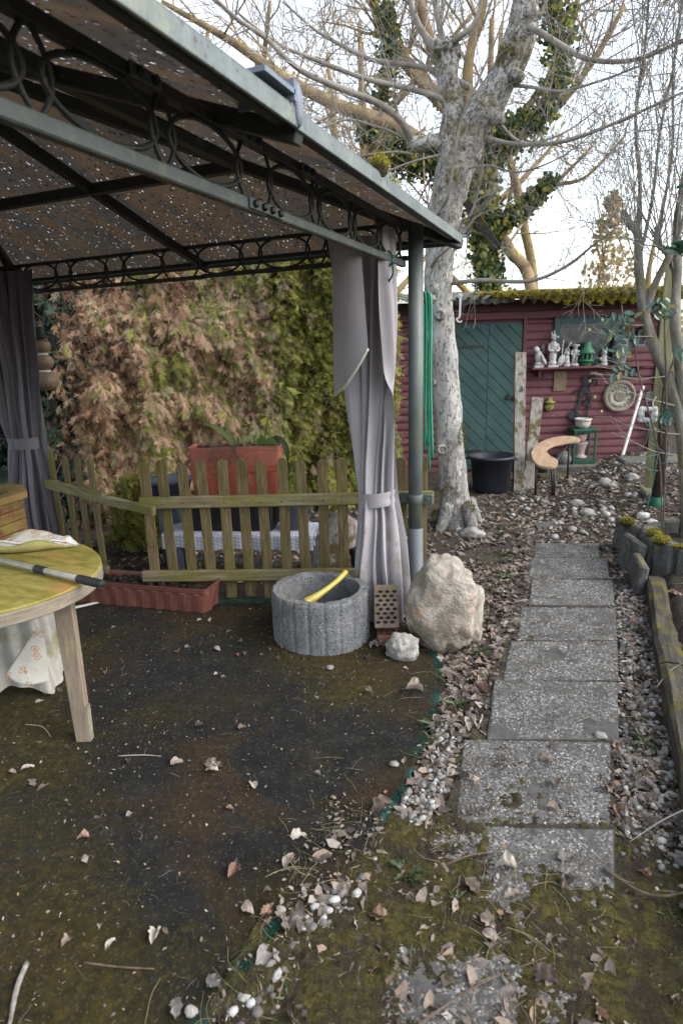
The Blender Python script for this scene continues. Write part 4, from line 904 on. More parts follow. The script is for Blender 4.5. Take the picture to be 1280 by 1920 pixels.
# ================================================================ things on and around the shed
def figure(name, label, s, z, parts_, m, group=None, o=.11, base=True, cat='figurine', extra=None):
    """parts_: (ds, dz, do, rs, rz, ro) ellipsoids in wall coordinates above the shelf"""
    b = MB()
    for q in parts_:
        b.blob(SP(s + q[0], z + q[1], o + q[2]), (q[3], q[5], q[4]), 2, .06, 3, SR, seed=s * 7 + q[1] * 31)
    if extra: extra(b, s, z, o)
    return single(name, b, m, label, cat, group, loc=SP(s, z, o))
ZS = 1.310
def owl_x(b, s, z, o):
    b.tube([SP(s - .05, z + .215, o + .045), SP(s - .055, z + .195, o + .06)], [.012, .003], 6)
    b.tube(curve([SP(s + .02, z + .15, o + .04), SP(s + .05, z + .09, o + .045), SP(s + .085, z + .03, o + .03)], 4), [.02] * 4 + [.022] * 4 + [.008], 6)
    b.box(SP(s, z + .012, o), (.11, .09, .024), SR)
figure('owl_figurine', 'white stone owl turned sideways at the left end of the shelf', 1.365, ZS, [(-.035, .215, .01, .04, .042, .04), (0, .125, 0, .048, .085, .045), (.055, .06, .01, .028, .05, .03), (0, .045, 0, .05, .03, .045)], M['figurine'], 'stone figures on the shed shelf', extra=owl_x)
def tall_x(b, s, z, o):
    b.tube([SP(s + .02, z + .36, o + .02), SP(s + .05, z + .355, o + .05)], [.022, .006], 6)
    b.tube([SP(s - .02, z + .375, o), SP(s - .03, z + .43, o)], [.016, .004], 6); b.tube([SP(s + .01, z + .38, o), SP(s + .0, z + .44, o)], [.016, .004], 6)
    for k in (-1, 1): b.tube(curve([SP(s + k * .045, z + .28, o), SP(s + k * .06, z + .21, o + .03), SP(s + k * .012, z + .19, o + .055)], 4), .016, 6)
    b.box(SP(s, z + .012, o), (.12, .10, .024), SR)
figure('tall_figurine', 'tallest white stone figure with a beaked head standing on the shelf', 1.54, ZS, [(0, .355, .005, .036, .04, .036), (0, .245, 0, .05, .075, .042), (0, .13, 0, .046, .10, .04), (0, .05, 0, .052, .04, .045)], M['figurine'], 'stone figures on the shed shelf', extra=tall_x)
b = MB(); b.blob(SP(1.435, ZS + .235, .045), (.032, .025, .04), 2, .1, 3, SR); b.blob(SP(1.44, ZS + .19, .05), (.025, .02, .03), 2, .1, 3, SR); b.box(SP(1.437, ZS + .215, .028), (.012, .006, .15), SR)
single('bird_ornament', b, M['figurine_dark'], 'small wall ornament between the owl and the tall figure', 'ornament', loc=SP(1.437, ZS + .2, .03))
def rab_x(b, s, z, o):
    for k in (-1, 1): b.tube([SP(s + k * .016, z + .165, o), SP(s + k * .026, z + .215, o)], [.013, .005], 6)
    b.lathe([(.045, 0), (.045, .025), (.036, .03)], SP(s, z, o), 12)
RAB = [(0, .155, .008, .028, .03, .028), (0, .095, 0, .034, .055, .032), (.0, .05, .012, .038, .035, .034)]
figure('rabbit_figurine', 'small white stone rabbit left of the standing boy figure', 1.715, ZS, RAB, M['figurine'], 'stone figures on the shed shelf', extra=rab_x)
figure('rabbit_figurine', 'small white stone rabbit right of the green lantern', 2.18, ZS, RAB, M['figurine'], 'stone figures on the shed shelf', extra=rab_x)
def boy_x(b, s, z, o):
    for k in (-1, 1):
        b.tube([SP(s + k * .018, z + .13, o), SP(s + k * .02, z + .03, o)], [.022, .015], 7)
        b.tube(curve([SP(s + k * .036, z + .195, o), SP(s + k * .05, z + .15, o + .015), SP(s + k * .02, z + .135, o + .03)], 3), .012, 6)
    b.lathe([(.05, 0), (.05, .018), (.02, .016), (.02, .014)], SP(s, z + .243, o), 12); b.lathe([(.055, 0), (.055, .03), (.045, .036)], SP(s, z, o), 12)
figure('boy_figurine', 'white stone boy in a brimmed hat standing beside the green lantern', 1.815, ZS, [(0, .235, 0, .03, .034, .03), (0, .17, 0, .034, .05, .028)], M['figurine'], 'stone figures on the shed shelf', extra=boy_x)
# trowel shaped white ornament
b = MB(); b.blob(SP(1.645, ZS + .075, .12), (.042, .018, .075), 2, .05, 2, SR @ Matrix.Rotation(.35, 3, 'Y'))
b.tube(curve([SP(1.672, ZS + .13, .12), SP(1.71, ZS + .21, .12), SP(1.755, ZS + .29, .12)], 4), .009, 6); b.tube(curve([SP(1.65, ZS + .14, .12), SP(1.652, ZS + .23, .12), SP(1.66, ZS + .32, .12)], 4), .008, 6)
single('trowel', b, M['figurine'], 'old white trowel leaning behind the shelf figures', 'trowel', loc=SP(1.645, ZS, .12))
# green lantern
lt = thing('garden_lantern', 'green metal lantern with a conical roof on the shelf', 'lantern', SP(1.955, ZS, .12))
b = MB(); b.lathe([(.062, 0), (.066, .01), (.066, .05), (.09, .055), (.09, .075), (.07, .08)], SP(1.955, ZS, .12), 20); part('base', b, M['lantern_green'], lt)
b = MB(); b.lathe([(.052, .08), (.052, .145)], SP(1.955, ZS, .12), 14); part('core', b, M['hole'], lt)
for k in range(9):
    a = k * 2 * PI / 9; b = MB(); b.box(SP(1.955, ZS + .112, .12) + Vector((math.cos(a) * .074, math.sin(a) * .074, 0)), (.012, .026, .07), rz(a)); part('bar', b, M['lantern_green'], lt)
b = MB(); b.lathe([(.088, .145), (.098, .15), (.098, .165), (.075, .20), (.05, .235), (.045, .25), (.05, .285), (.046, .29), (0, .292)], SP(1.955, ZS, .12), 22); part('roof', b, M['lantern_green'], lt)
# urn like owl at the right end
b = MB(); b.lathe([(.075, 0), (.078, .03), (.07, .05), (.085, .08), (.09, .16), (.09, .25), (.08, .31), (.05, .345), (0, .35)], SP(2.37, ZS, .11), 18)
for k in (-1, 1): b.tube([SP(2.37 + k * .045, ZS + .33, .12), SP(2.37 + k * .06, ZS + .385, .12)], [.02, .004], 6)
for k in range(14): b.blob(SP(2.37 + .085 * math.cos(k * .45 + .2), ZS + .105 + .006 * (k % 2), .11 + .085 * math.sin(k * .45)), .014, 1)
single('stone_owl', b, M['figurine_dark'], 'large dark grey stone owl at the right end of the shelf', 'figurine', 'stone figures on the shed shelf', loc=SP(2.37, ZS, .11))
b = MB(); b.box(SP(2.09, ZS + .012, .15), (.05, .04, .022), SR); b.box(SP(2.09, ZS + .026, .15), (.03, .02, .008), SR); single('lighter_box', b, M['blue_plastic'], 'tiny blue box on the shelf between lantern and rabbit', 'box', loc=SP(2.09, ZS, .15))
b = MB(); b.tube(curve([SP(2.03, ZS + .20, .12), SP(2.09, ZS + .225, .14), SP(2.15, ZS + .24, .14), SP(2.20, ZS + .28, .13)], 5), .005, 5)
for q in ((2.07, .225), (2.11, .24), (2.16, .25), (2.13, .215), (2.2, .3)): b.blob(SP(q[0], ZS + q[1], .14), (.02, .008, .013), 1, 0, 1, SR)
single('artificial_sprig', b, M['lantern_green'], 'green leafy sprig sticking out beside the lantern roof', 'sprig', loc=SP(2.05, ZS + .2, .12))
# wall lamp
wl = thing('wall_lantern', 'old carriage lamp fixed to the shed wall right of the window', 'lamp', SP(2.60, 1.6, .03))
b = MB(); b.lathe([(.03, .075), (.085, .045), (.088, .035), (.04, .03)], SP(2.60, 1.665, .13), 4, SR @ rz(PI / 4), False); b.lathe([(.012, .075), (.018, .10), (0, .12)], SP(2.60, 1.665, .13), 8); b.bar(SP(2.60, 1.74, .02), SP(2.60, 1.75, .12), .015, .015); part('cap', b, M['black_metal'], wl)
b = MB(); b.lathe([(.046, -.12), (.072, .03)], SP(2.60, 1.665, .13), 4, SR @ rz(PI / 4), False); part('glass', b, M['glass'], wl)
b = MB()
for sx in (-1, 1):
    for sy in (-1, 1): b.bar(SP(2.60 + sx * .034, 1.545, .13 + sy * .034), SP(2.60 + sx * .053, 1.697, .13 + sy * .053), .010, .010)
b.box(SP(2.60, 1.54, .13), (.09, .09, .016), SR); b.blob(SP(2.60, 1.575, .13), (.02, .02, .03), 1); part('frame', b, M['bluegrey'], wl)
b = MB(); b.box(SP(2.50, 1.405, .032), (.10, .014, .03), SR); b.blob(SP(2.50, 1.45, .045), (.035, .02, .035), 2, .2, 3, SR); b.blob(SP(2.51, 1.50, .04), (.018, .014, .03), 2, .2, 3, SR)
single('candle_bracket', b, M['frog'], 'little mossy wall bracket below the carriage lamp', 'bracket', loc=SP(2.5, 1.4, .03))
# wall plaques
b = sbox(1.595, 1.755, 1.005, 1.25, .026, .044); single('wooden_plaque', b, M['plaque_wood'], 'plain brown wooden board hanging under the shelf', 'plaque', loc=SP(1.675, 1.25, .03), bevel=.004)
dk = thing('clay_plate', 'round clay plate with raised lettering on the red wall', 'plaque', SP(2.44, .92, .025))
DR = SR @ Matrix.Rotation(-PI / 2, 3, 'X')
b = MB(); b.lathe([(.20, 0), (.207, .02), (.20, .045), (.178, .052), (.160, .044), (.152, .022), (.10, .018), (0, .018)], SP(2.44, .92, .022), 40, DR); part('rim', b, M['bronze'], dk)
b = MB(); b.lathe([(.152, .021), (.150, .025), (.078, .025), (.074, .016)], SP(2.44, .92, .022), 36, DR); part('letter_band', b, M['bronze_pale'], dk)
b = MB(); b.lathe([(.072, .018), (.070, .030), (.058, .034), (.04, .028), (0, .030)], SP(2.44, .92, .022), 28, DR); part('boss', b, M['bronze'], dk)
def glyph(ch, size, mat4):
    cu = bpy.data.curves.new('tmp', 'FONT'); cu.body = ch; cu.size = size; cu.extrude = .0015; cu.align_x = 'CENTER'; cu.resolution_u = 2; cu.offset = size * .03
    o = bpy.data.objects.new('tmp', cu); C.objects.link(o); dg = bpy.context.evaluated_depsgraph_get(); me = bpy.data.meshes.new_from_object(o.evaluated_get(dg))
    vs_ = [mat4 @ v.co for v in me.vertices]; fs_ = [tuple(p.vertices) for p in me.polygons]; bpy.data.objects.remove(o); bpy.data.curves.remove(cu); bpy.data.meshes.remove(me); return vs_, fs_
def ringtext(txt, radius, a0, a1, size, outward, ctr, par):
    for i, ch in enumerate(txt):
        if ch == ' ': continue
        a = a0 + (a1 - a0) * i / (len(txt) - 1); p = ctr + SE * radius * math.cos(a) + UP * radius * math.sin(a)
        tx = (SE * math.sin(a) - UP * math.cos(a)) * (1 if outward else -1); ty = (SE * math.cos(a) + UP * math.sin(a)) * (1 if outward else -1)
        m4 = Matrix((tx, ty, SN)).transposed().to_4x4(); m4.translation = p
        v_, f_ = glyph(ch, size, m4); b = MB(); b.add(v_, f_); part('letter', b, M['ink'], par)
ctr = SP(2.44, .92, .0485)
ringtext('VERHALS', .092, math.radians(142), math.radians(8), .068, True, ctr, dk)
ringtext('gen herd-ras', .142, math.radians(172), math.radians(338), .046, False, ctr, dk)
# frog face ornament
b = MB(); b.lathe([(.075, 0), (.07, .012), (.035, .02), (.032, .05), (.02, .065), (0, .068)], SP(1.55, .865, .06), 14); b.blob(SP(1.55, .81, .05), (.06, .03, .055), 2, .12, 3, SR); b.blob(SP(1.55, .80, .085), (.014, .012, .014), 1)
for k in (-1, 1): b.blob(SP(1.55 + k * .025, .83, .075), .010, 1)
single('gnome_face', b, M['frog'], 'yellow green glazed face with a hat on the red wall', 'ornament', loc=SP(1.55, .8, .03))
# sheet metal miner silhouette
b = MB()
def st(pts, r_): b.tube(curve([SP(1.60 + .96 * 0 + q[0], q[1], .045) for q in pts], 4), r_, 6)
def pz(poly): b.prism(poly, SP(0, 0, .04), SE, UP, SN, .006)
pz([(1.945, 1.115), (2.045, 1.115), (2.04, 1.135), (2.02, 1.14), (2.02, 1.195), (1.965, 1.195), (1.965, 1.14), (1.94, 1.135)])       # hat
pz([(1.97, 1.11), (2.02, 1.115), (2.03, 1.08), (2.015, 1.05), (1.985, 1.05), (1.965, 1.08)])                                          # head
pz([(1.95, 1.05), (2.05, 1.055), (2.075, .96), (2.06, .86), (2.03, .88), (2.035, .95), (1.99, .97), (1.955, .93), (1.94, .86), (1.915, .87), (1.93, .96)])
pz([(1.935, .87), (1.965, .88), (1.935, .76), (1.90, .73), (1.915, .645), (1.88, .645), (1.872, .75)])
pz([(2.035, .88), (2.065, .87), (2.06, .76), (2.055, .645), (2.10, .63), (2.02, .63), (2.035, .76)])
pz([(1.79, .69), (1.83, .745), (1.90, .75), (1.97, .70), (2.10, .66), (2.13, .625), (2.05, .60), (1.93, .605), (1.84, .635)])          # mound
pz([(1.995, .80), (2.085, .86), (2.10, .93), (2.07, .95), (2.05, .90), (1.98, .84)])
st([(.25, .985), (.34, 1.03), (.45, 1.10)], .008); st([(.34, 1.03), (.40, .98), (.46, .97)], .008); st([(.36, 1.05), (.30, .995)], .009)
st([(.44, 1.04), (.48, 1.10), (.49, 1.17)], .010); st([(.44, 1.165), (.49, 1.19), (.53, 1.13), (.545, 1.06)], .009); st([(.40, .99), (.37, .90), (.43, .85)], .007); st([(.44, .90), (.49, .82), (.45, .78)], .007)
st([(.23, .98), (.28, .99), (.30, 1.02)], .007)
single('metal_silhouette', b, M['dark_steel'], 'dark cut metal figure with a pick hung on the red wall', 'wall art', loc=SP(1.97, .63, .03))
# small green open stand on the base board, with pot and foot
gs = thing('plant_stand', 'small dark green open box stand against the red wall', 'stand', SP(1.955, .10, .1))
for q in ((1.81, 1.835), (2.075, 2.10)):
    for o in (.05, .26): part('leg', sbox(q[0], q[1], .10, .515, o, o + .025), M['stand_green'], gs, .003)
part('shelf', sbox(1.80, 2.11, .516, .54, .04, .30), M['stand_green'], gs, .003); part('shelf', sbox(1.836, 2.074, .105, .16, .05, .285), M['stand_green'], gs, .003)
for zq in (.49,): part('apron', sbox(1.836, 2.074, zq, .514, .262, .28), M['stand_green'], gs, .003)
pt = thing('flower_pot', 'white painted flower pot standing on the green stand', 'pot', SP(1.95, .541, .17)); b = MB(); b.lathe([(.06, 0), (.085, .03), (.095, .07), (.09, .095), (.105, .105), (.105, .125), (.092, .125), (.082, .10), (0, .095)], SP(1.95, .541, .17), 24); part('body', b, M['pot'], pt)
b = MB(); b.lathe([(.084, .10), (0, .108)], SP(1.95, .541, .17), 16); part('earth', b, M['earth'], pt)
b = MB(); b.lathe([(.085, 0), (.09, .015), (.05, .04), (.05, .06), (.06, .12), (.085, .18), (.09, .20), (.08, .20), (0, .19)], SP(1.94, .165, .17), 20); b.lathe([(.05, .20), (.06, .24), (.07, .30), (.06, .305), (0, .30)], SP(1.94, .165, .17), 18)
single('pedestal_vase', b, M['pot_pink'], 'pinkish pedestal vase inside the green stand', 'vase', loc=SP(1.94, .165, .17))
b = MB(); b.blob(SP(1.72, .16, .22), (.10, .09, .11), 2, .15, 2); b.lathe([(.03, .05), (.05, .10), (.03, .12)], SP(1.72, .14, .22), 12); single('stone_jug', b, M['figurine_dark'], 'dark round jug behind the crescent table', 'jug', loc=SP(1.72, .06, .22))
b = sbox(1.44, 2.42, -.10, .10, .06, .40); single('concrete_step', b, M['mossy_concrete'], 'low concrete kerb step at the foot of the shed wall', 'kerb', loc=SP(1.9, 0, .2), bevel=.012)
b = sbox(1.30, 1.75, -.08, .03, .43, .62); single('mossy_plank', b, M['sleeper'], 'mossy plank lying in front of the concrete step', 'plank', loc=SP(1.5, 0, .5), bevel=.01)
# weathered leaning posts
def lean(name, label, a, t_, w_, d_, nails=0):
    a, t_ = Vector(a), Vector(t_); b = MB(); ax = (t_ - a); L = ax.length; zx = ax.normalized(); xx = SE - zx * SE.dot(zx); xx.normalize(); yy = zx.cross(xx)
    N = 26
    prof = [(-.5, -.5), (.5, -.5), (.53, .1), (.44, .5), (-.46, .5), (-.52, 0)]
    vs_ = []
    for i in range(N):
        t = i / (N - 1)
        for p in prof:
            k = 1 + .10 * nz(t * 7 + p[0], p[1] * 3, w_ * 50); top = .02 * nz(p[0] * 8, p[1] * 5, 3) if i == N - 1 else 0
            vs_.append(a + zx * (L * t + top) + xx * p[0] * w_ * k + yy * p[1] * d_ * k)
    n = len(prof); b.add(vs_, [(i * n + j, i * n + (j + 1) % n, (i + 1) * n + (j + 1) % n, (i + 1) * n + j) for i in range(N - 1) for j in range(n)] + [tuple(range(n - 1, -1, -1)), tuple((N - 1) * n + j for j in range(n))])
    return single(name, b, M['old_wood'], label, 'post', loc=a)
pa = lean('weathered_post', 'tall weathered grey post with moss patches beside the green door', (-.765, 7.02, -.04), (-.850, 7.33, 1.50), .118, .09)
lean('weathered_plank', 'shorter weathered grey plank leaning beside the tall post', (-.672, 7.14, -.04), (-.648, 7.42, .99), .125, .06)
# black tub
tb_ = thing('mortar_tub', 'round black plastic tub on the leaves before the green door', 'tub', (-1.06, 6.93, 0))
b = MB(); b.lathe([(.185, -.01), (.20, .01), (.235, .36), (.262, .365), (.265, .395), (.25, .40), (.226, .37), (.19, .03), (0, .02)], (-1.06, 6.93, .0), 40); part('bucket_body', b, M['tub'], tb_)
for k in (0, PI): b = MB(); b.tube(curve([(-1.06 + .255 * math.cos(k + .3), 6.93 + .255 * math.sin(k + .3), .36), (-1.06 + .285 * math.cos(k), 6.93 + .285 * math.sin(k), .35), (-1.06 + .255 * math.cos(k - .3), 6.93 + .255 * math.sin(k - .3), .36)], 5), .011, 6); part('handle', b, M['tub'], tb_)
# crescent table
ct = thing('crescent_table', 'crescent shaped pale wooden table top on thin black legs', 'table', (-.45, 7.0, 0))
CRS = [(-.65, 7.05), (-.60, 6.80), (-.52, 6.63), (-.42, 6.60), (-.355, 6.66), (-.35, 6.83), (-.43, 6.95), (-.49, 7.14), (-.44, 7.33), (-.30, 7.46), (-.16, 7.55), (-.19, 7.66), (-.32, 7.70), (-.45, 7.64), (-.555, 7.49), (-.625, 7.28)]
cz = lambda x, y: .36 + .158 * (y - 6.65)
cp = curve([(x, y, cz(x, y)) for x, y in CRS] + [(CRS[0][0], CRS[0][1], cz(*CRS[0]))], 4)[:-1]
b = MB(); n = len(cp); b.add([p - Vector((0, 0, .028)) for p in cp] + cp, [tuple(range(n - 1, -1, -1)), tuple(range(n, 2 * n))] + [(i, (i + 1) % n, n + (i + 1) % n, n + i) for i in range(n)]); part('tabletop', b, M['crescent_wood'], ct, .003)
for (x, y, x2, y2) in ((-.57, 6.82, -.56, 6.85), (-.40, 6.72, -.375, 6.77), (-.27, 7.58, -.27, 7.66), (-.38, 6.80, -.36, 6.79)):
    b = MB(); b.tube([(x, y, cz(x, y) - .03), (x2, y2, gh(x2, y2) - .02)], .012, 8); part('leg', b, M['black_metal'], ct)
b = MB(); b.tube([(-.57, 6.82, .33), (-.39, 6.73, .32)], .010, 6); b.tube([(-.40, 6.74, .33), (-.28, 7.56, .44)], .010, 6); part('rail', b, M['black_metal'], ct)
# white stick, white bone shaped ornament, cable
b = MB(); b.bar((.325, 8.40, .10), (.51, 8.52, 1.05), .022, .035); single('white_stick', b, M['white_paint'], 'white painted stick leaning against the red wall', 'stick', loc=(.325, 8.4, .1), bevel=.003)
b = MB(); b.bar((.42, 6.46, 1.08), (.60, 6.43, 1.10), .06, .09); single('wood_offcut', b, M['old_wood'], 'short horizontal board nailed to the brown post', 'board', loc=(.5, 6.45, 1.08), bevel=.004)
b = MB()
for sx in (-1, 1):
    for sz in (-1, 1): b.blob((.443 + sx * .052, 6.38, .925 + sz * .045), (.032, .03, .034), 2)
    b.tube([(.443 + sx * .055, 6.38, .89), (.443 + sx * .055, 6.38, .96)], .027, 8)
for sz in (-1, 1): b.tube([(.40, 6.38, .925 + sz * .05), (.486, 6.38, .925 + sz * .05)], .022, 8)
b.tube(curve([(.50, 6.38, .965), (.475, 6.38, 1.03), (.50, 6.40, 1.09)], 5), .006, 5)
single('white_grip', b, M['white_paint'], 'white four lobed plastic winder hanging on the brown post', 'winder', loc=(.443, 6.38, .925))
b = MB(); b.tube(curve([SP(2.80, 1.0, .08), SP(2.83, .6, .08), SP(2.80, .34, .10), SP(2.68, .22, .14), SP(2.58, .10, .2)], 6), .014, 6); single('wall_cable', b, M['cable'], 'dark cable running down the right end of the shed wall', 'cable', loc=SP(2.8, .4, .08))
b = MB(); b.tube(curve([SP(1.45, 1.235, .03), SP(1.47, 1.19, .05), SP(1.50, 1.15, .05), SP(1.48, 1.13, .05)], 4), .005, 5); single('wall_hook', b, M['black_metal'], 'thin black hook under the left end of the shelf', 'hook', loc=SP(1.45, 1.2, .03))
b = MB(); b.lathe([(.028, -.05), (.028, 1.1)], SP(2.925, .05, .10), 12); single('drain_pipe', b, M['stand_green'], 'dark green pipe at the right corner of the shed', 'pipe', loc=SP(2.925, 0, .1))
# ================================================================ right hand bed
gp = thing('steel_post', 'brown steel post with green foot in the raised bed', 'post', (.585, 6.30, 0))
b = MB(); b.lathe([(.050, .14), (.050, 1.32), (.046, 1.33)], (.585, 6.30, 0), 16); part('tube', b, M['brown_post'], gp)
b = MB(); b.lathe([(.066, -.02), (.064, .16), (.052, .165)], (.585, 6.30, 0), 16); b.box((.655, 6.30, .10), (.02, .04, .22)); part('foot', b, M['green_foot'], gp)
b = MB(); b.box((.535, 6.42, 1.25), (.125, .045, 2.05)); single('wooden_post', b, M['pale_post'], 'pale yellowish wooden post rising behind the brown steel post', 'post', loc=(.535, 6.42, 0), bevel=.006)
b = MB(); b.box((.66, 8.05, .10), (.75, .35, .26), rz(.25)); b.box((.70, 7.70, .06), (.60, .30, .20), rz(.2)); single('stone_steps', b, M['mossy_concrete'], 'broken grey stone steps beside the right shed corner', 'steps', loc=(.66, 7.9, 0), bevel=.02)
b = MB(); b.box((.52, 6.85, .06), (.16, .75, .2), rz(.12)); single('stone_kerb', b, M['mossy_concrete'], 'grey stone kerb left of the brown steel post', 'kerb', loc=(.52, 6.85, 0), bevel=.02)
# hooped ring of concrete palisades, moss on top
rp = thing('palisade_ring', 'mossy ribbed concrete planting ring beside the raised bed', 'planter', (.80, 4.72, 0))
for k in range(15):
    a = 2 * PI * k / 15 + .1; c = Vector((.80 + .40 * math.cos(a), 4.72 + .40 * math.sin(a), .11)); b = MB(); b.box(c, (.085, .150, .34 + .015 * math.sin(k * 3)), rz(a)); part('palisade', b, M['mossy_concrete'], rp, .018)
b = MB(); b.lathe([(.36, .0), (.36, .18), (.2, .2), (0, .21)], (.80, 4.72, 0), 24); part('earth', b, M['earth'], rp)
for i, q in enumerate([(.435, 4.60, .285, .05, .07, .035), (.47, 4.46, .28, .055, .06, .035), (.62, 4.37, .275, .10, .035, .015), (.28, 5.00, .245, .055, .05, .035)]):
    b = MB(); b.blob(q[:3], q[3:], 2, .15, 2); mo = single('moss_cushion', b, M['moss_ground'], ['yellow moss cushion on the left edge of the ribbed ring', 'yellow moss cushion at the front of the ribbed ring', 'thin strip of moss along the ring front', 'yellow moss cushion capping the tilted slab'][i], 'moss', 'moss cushions on the bed edging', loc=q[:3])
    tuft('moss_blades', q[:3], tuple(v * 1.1 for v in q[3:]), 900, M['moss_bright'], parent=mo)['kind'] = 'stuff'
for i, (x, y, a, tl, h) in enumerate([(.285, 5.02, .5, .10, .27), (.305, 4.62, .35, .16, .25), (.335, 4.30, .12, .10, .20)]):
    b = MB(); rm = rz(a) @ Matrix.Rotation(tl, 3, 'Y'); b.box(Vector((x, y, h * .42)), (.055, .30, h), rm); single('tilted_slab', b, M['mossy_concrete'], ['tilted grey edging slab with a moss cap, farthest of three', 'middle tilted grey edging slab leaning to the path', 'lowest tilted edging slab meeting the sleeper'][i], 'slab', 'tilted edging slabs by the planting ring', loc=(x, y, 0), bevel=.012)
sl_ = thing('sleeper_edging', 'mossy rotten timber sleepers edging the raised bed', 'edging', (.43, 2.8, 0))
for (ya, yb_, xa, xb) in ((4.22, 3.02, .425, .415), (3.0, 1.75, .415, .425), (1.73, .6, .428, .44)):
    b = MB(); N = 30; vs_ = []
    prof = [(-.045, -.06), (.055, -.06), (.06, .09), (.035, .105), (-.03, .105), (-.05, .085)]
    for i in range(N):
        t = i / (N - 1); y = ya + (yb_ - ya) * t; x = xa + (xb - xa) * t
        for p in prof: vs_.append((x + p[0] + .014 * nz(y * 5, p[1] * 20, p[0] * 20), y + .01 * nz(p[0] * 30, p[1] * 20), p[1] + .012 * nz(y * 6, p[0] * 30, 2) - (.03 if p[1] > 0 and p[0] > .03 and nz(y * 3, 7) > .15 else 0)))
    n = len(prof); b.add(vs_, [(i * n + j, i * n + (j + 1) % n, (i + 1) * n + (j + 1) % n, (i + 1) * n + j) for i in range(N - 1) for j in range(n)] + [tuple(range(n)), tuple((N - 1) * n + j for j in range(n - 1, -1, -1))]); part('sleeper', b, M['sleeper'], sl_)

# ================================================================ front things by the right post
# concrete planting ring
cp_ = thing('planting_ring', 'grey ribbed porous concrete planting ring in front of the fence', 'planter', (-1.385, 2.93, 0))
def ringo(u, v):
    a = 2 * PI * u; seg = (u * 20) % 1.0; gro = 1 - .032 * math.exp(-((seg - .5) / .10) ** 2) - .010 * abs(seg - .5)
    RX, RY = .283, .262
    if v < .72:
        t = v / .72; z = -.01 + .31 * t; R_ = 1.0 * gro - (.03 if t > .97 else 0)
    elif v < .80: t = (v - .72) / .08; z = .30 - .004 * math.sin(PI * t); R_ = gro * (1 - t) * .985 + t * .80
    else: t = (v - .80) / .2; z = .30 - .20 * t; R_ = .80 - .03 * t
    R_ += .008 * nz(a * 6, z * 20) + .010 * nz(math.cos(a) * 30, math.sin(a) * 30, z * 60); z += .010 * nz(math.cos(a) * 5, math.sin(a) * 5, 2) * (v > .6) + .004 * nz(math.cos(a) * 30, math.sin(a) * 30, 8) * (v > .6)
    if -2.2 < a - 2 * PI < -1.2 and v > .6: pass
    return Vector((-1.385 + RX * R_ * math.cos(a), 2.93 + RY * R_ * math.sin(a), z))
b = MB(); b.grid(ringo, 240, 64, closeu=True); part('ring_wall', b, M['porous'], cp_)
b = MB(); b.lathe([(.23, .08), (.12, .10), (0, .09)], (-1.385, 2.93, 0), 24); part('earth', b, M['earth'], cp_)
b = MB(); b.tube(curve([(-1.42, 2.80, .245), (-1.365, 2.875, .275), (-1.31, 2.99, .315), (-1.285, 3.085, .345)], 6), lerp_list([.028, .023, .017, .015, .016, .016], 19), 12)
single('yellow_handle', b, M['yellow'], 'yellow plastic tool handle sticking out of the planting ring', 'handle', loc=(-1.42, 2.80, .245))
# bricks
def hollow_brick(label, m, c, size, rot, cols, rows):
    root = thing('hollow_brick', label, 'brick', c); b = MB(); b.box(c, size, rot); part('body', b, m, root, .004)
    nrm = rot @ Vector((0, -1, 0))
    for i in range(rows):
        for j in range(cols):
            off = (.5 if i % 2 else 0) * .0
            x = (j - (cols - 1) / 2) * size[0] * .86 / cols + (.008 if i % 2 else -.008); z = (i - (rows - 1) / 2) * size[2] * .82 / rows
            b = MB(); q = Vector(c) + rot @ Vector((x, -size[1] / 2 - .0005, z)); b.lathe([(.0135, -.001), (.0135, .0015)], q, 8, rot @ Matrix.Rotation(PI / 2, 3, 'X'), False, 1.0, .62); part('hole', b, M['hole'], root)
hollow_brick('brown hollow brick standing tilted against the curtain', M['brick_brown'], (-1.012, 2.995, .205), (.135, .075, .235), rz(.38) @ Matrix.Rotation(-.30, 3, 'X'), 3, 8)
rot = rz(.38); root = thing('hollow_brick', 'reddish hollow brick lying flat under the tilted brick', 'brick', (-1.0, 2.965, 0)); b = MB(); b.box((-.995, 2.965, .030), (.118, .10, .062), rot); part('body', b, M['brick_red'], root, .004)
for j in range(3):
    for i in range(2): b = MB(); b.box(Vector((-.995, 2.965, .0615)) + rot @ Vector(((j - 1) * .035, (i - .5) * .04, 0)), (.024, .012, .002), rot); part('hole', b, M['hole'], root)
# boulder and rock
def stone(c, rr, seed, m, name, label, cat, sub=5, amp=.16, cuts=(), fac=.30):
    V, F = ico(sub); b = MB(); vs_ = []
    for p in V:
        q = Vector(p); k = 1 + amp * nz(q.x * 1.1 + seed, q.y * 1.1, q.z * 1.1) + amp * .5 * nz(q.x * 2.6, q.y * 2.6 + seed, q.z * 2.6)
        rid = 1 - abs(nz(q.x * 3.2, q.y * 3.2, q.z * 3.2 + seed)) * 2; vd_ = mnoise.voronoi(Vector((q.x * 1.9 + seed, q.y * 1.9, q.z * 1.9)))[0]; k += fac * (vd_[1] - vd_[0]) * .5 - fac * vd_[0] * .55; vd_ = mnoise.voronoi(Vector((q.x * 4.6 + seed, q.y * 4.6, q.z * 4.6)))[0]; k -= fac * .28 * vd_[0]; k += .05 * rid + .03 * nz(q.x * 8, q.y * 8 + seed, q.z * 8) + .016 * nz(q.x * 18, q.y * 18, q.z * 18 + seed)
        q = Vector((q.x * rr[0], q.y * rr[1], q.z * rr[2])) * k
        for (nv, d) in cuts:
            nv = Vector(nv).normalized(); e = q.dot(nv) - d
            if e > 0: q -= nv * e * .8
        q.z = max(q.z, -c[2] - .03); vs_.append(Vector(c) + q)
    b.add(vs_, F, True); return single(name, b, m, label, cat, loc=(c[0], c[1], 0))
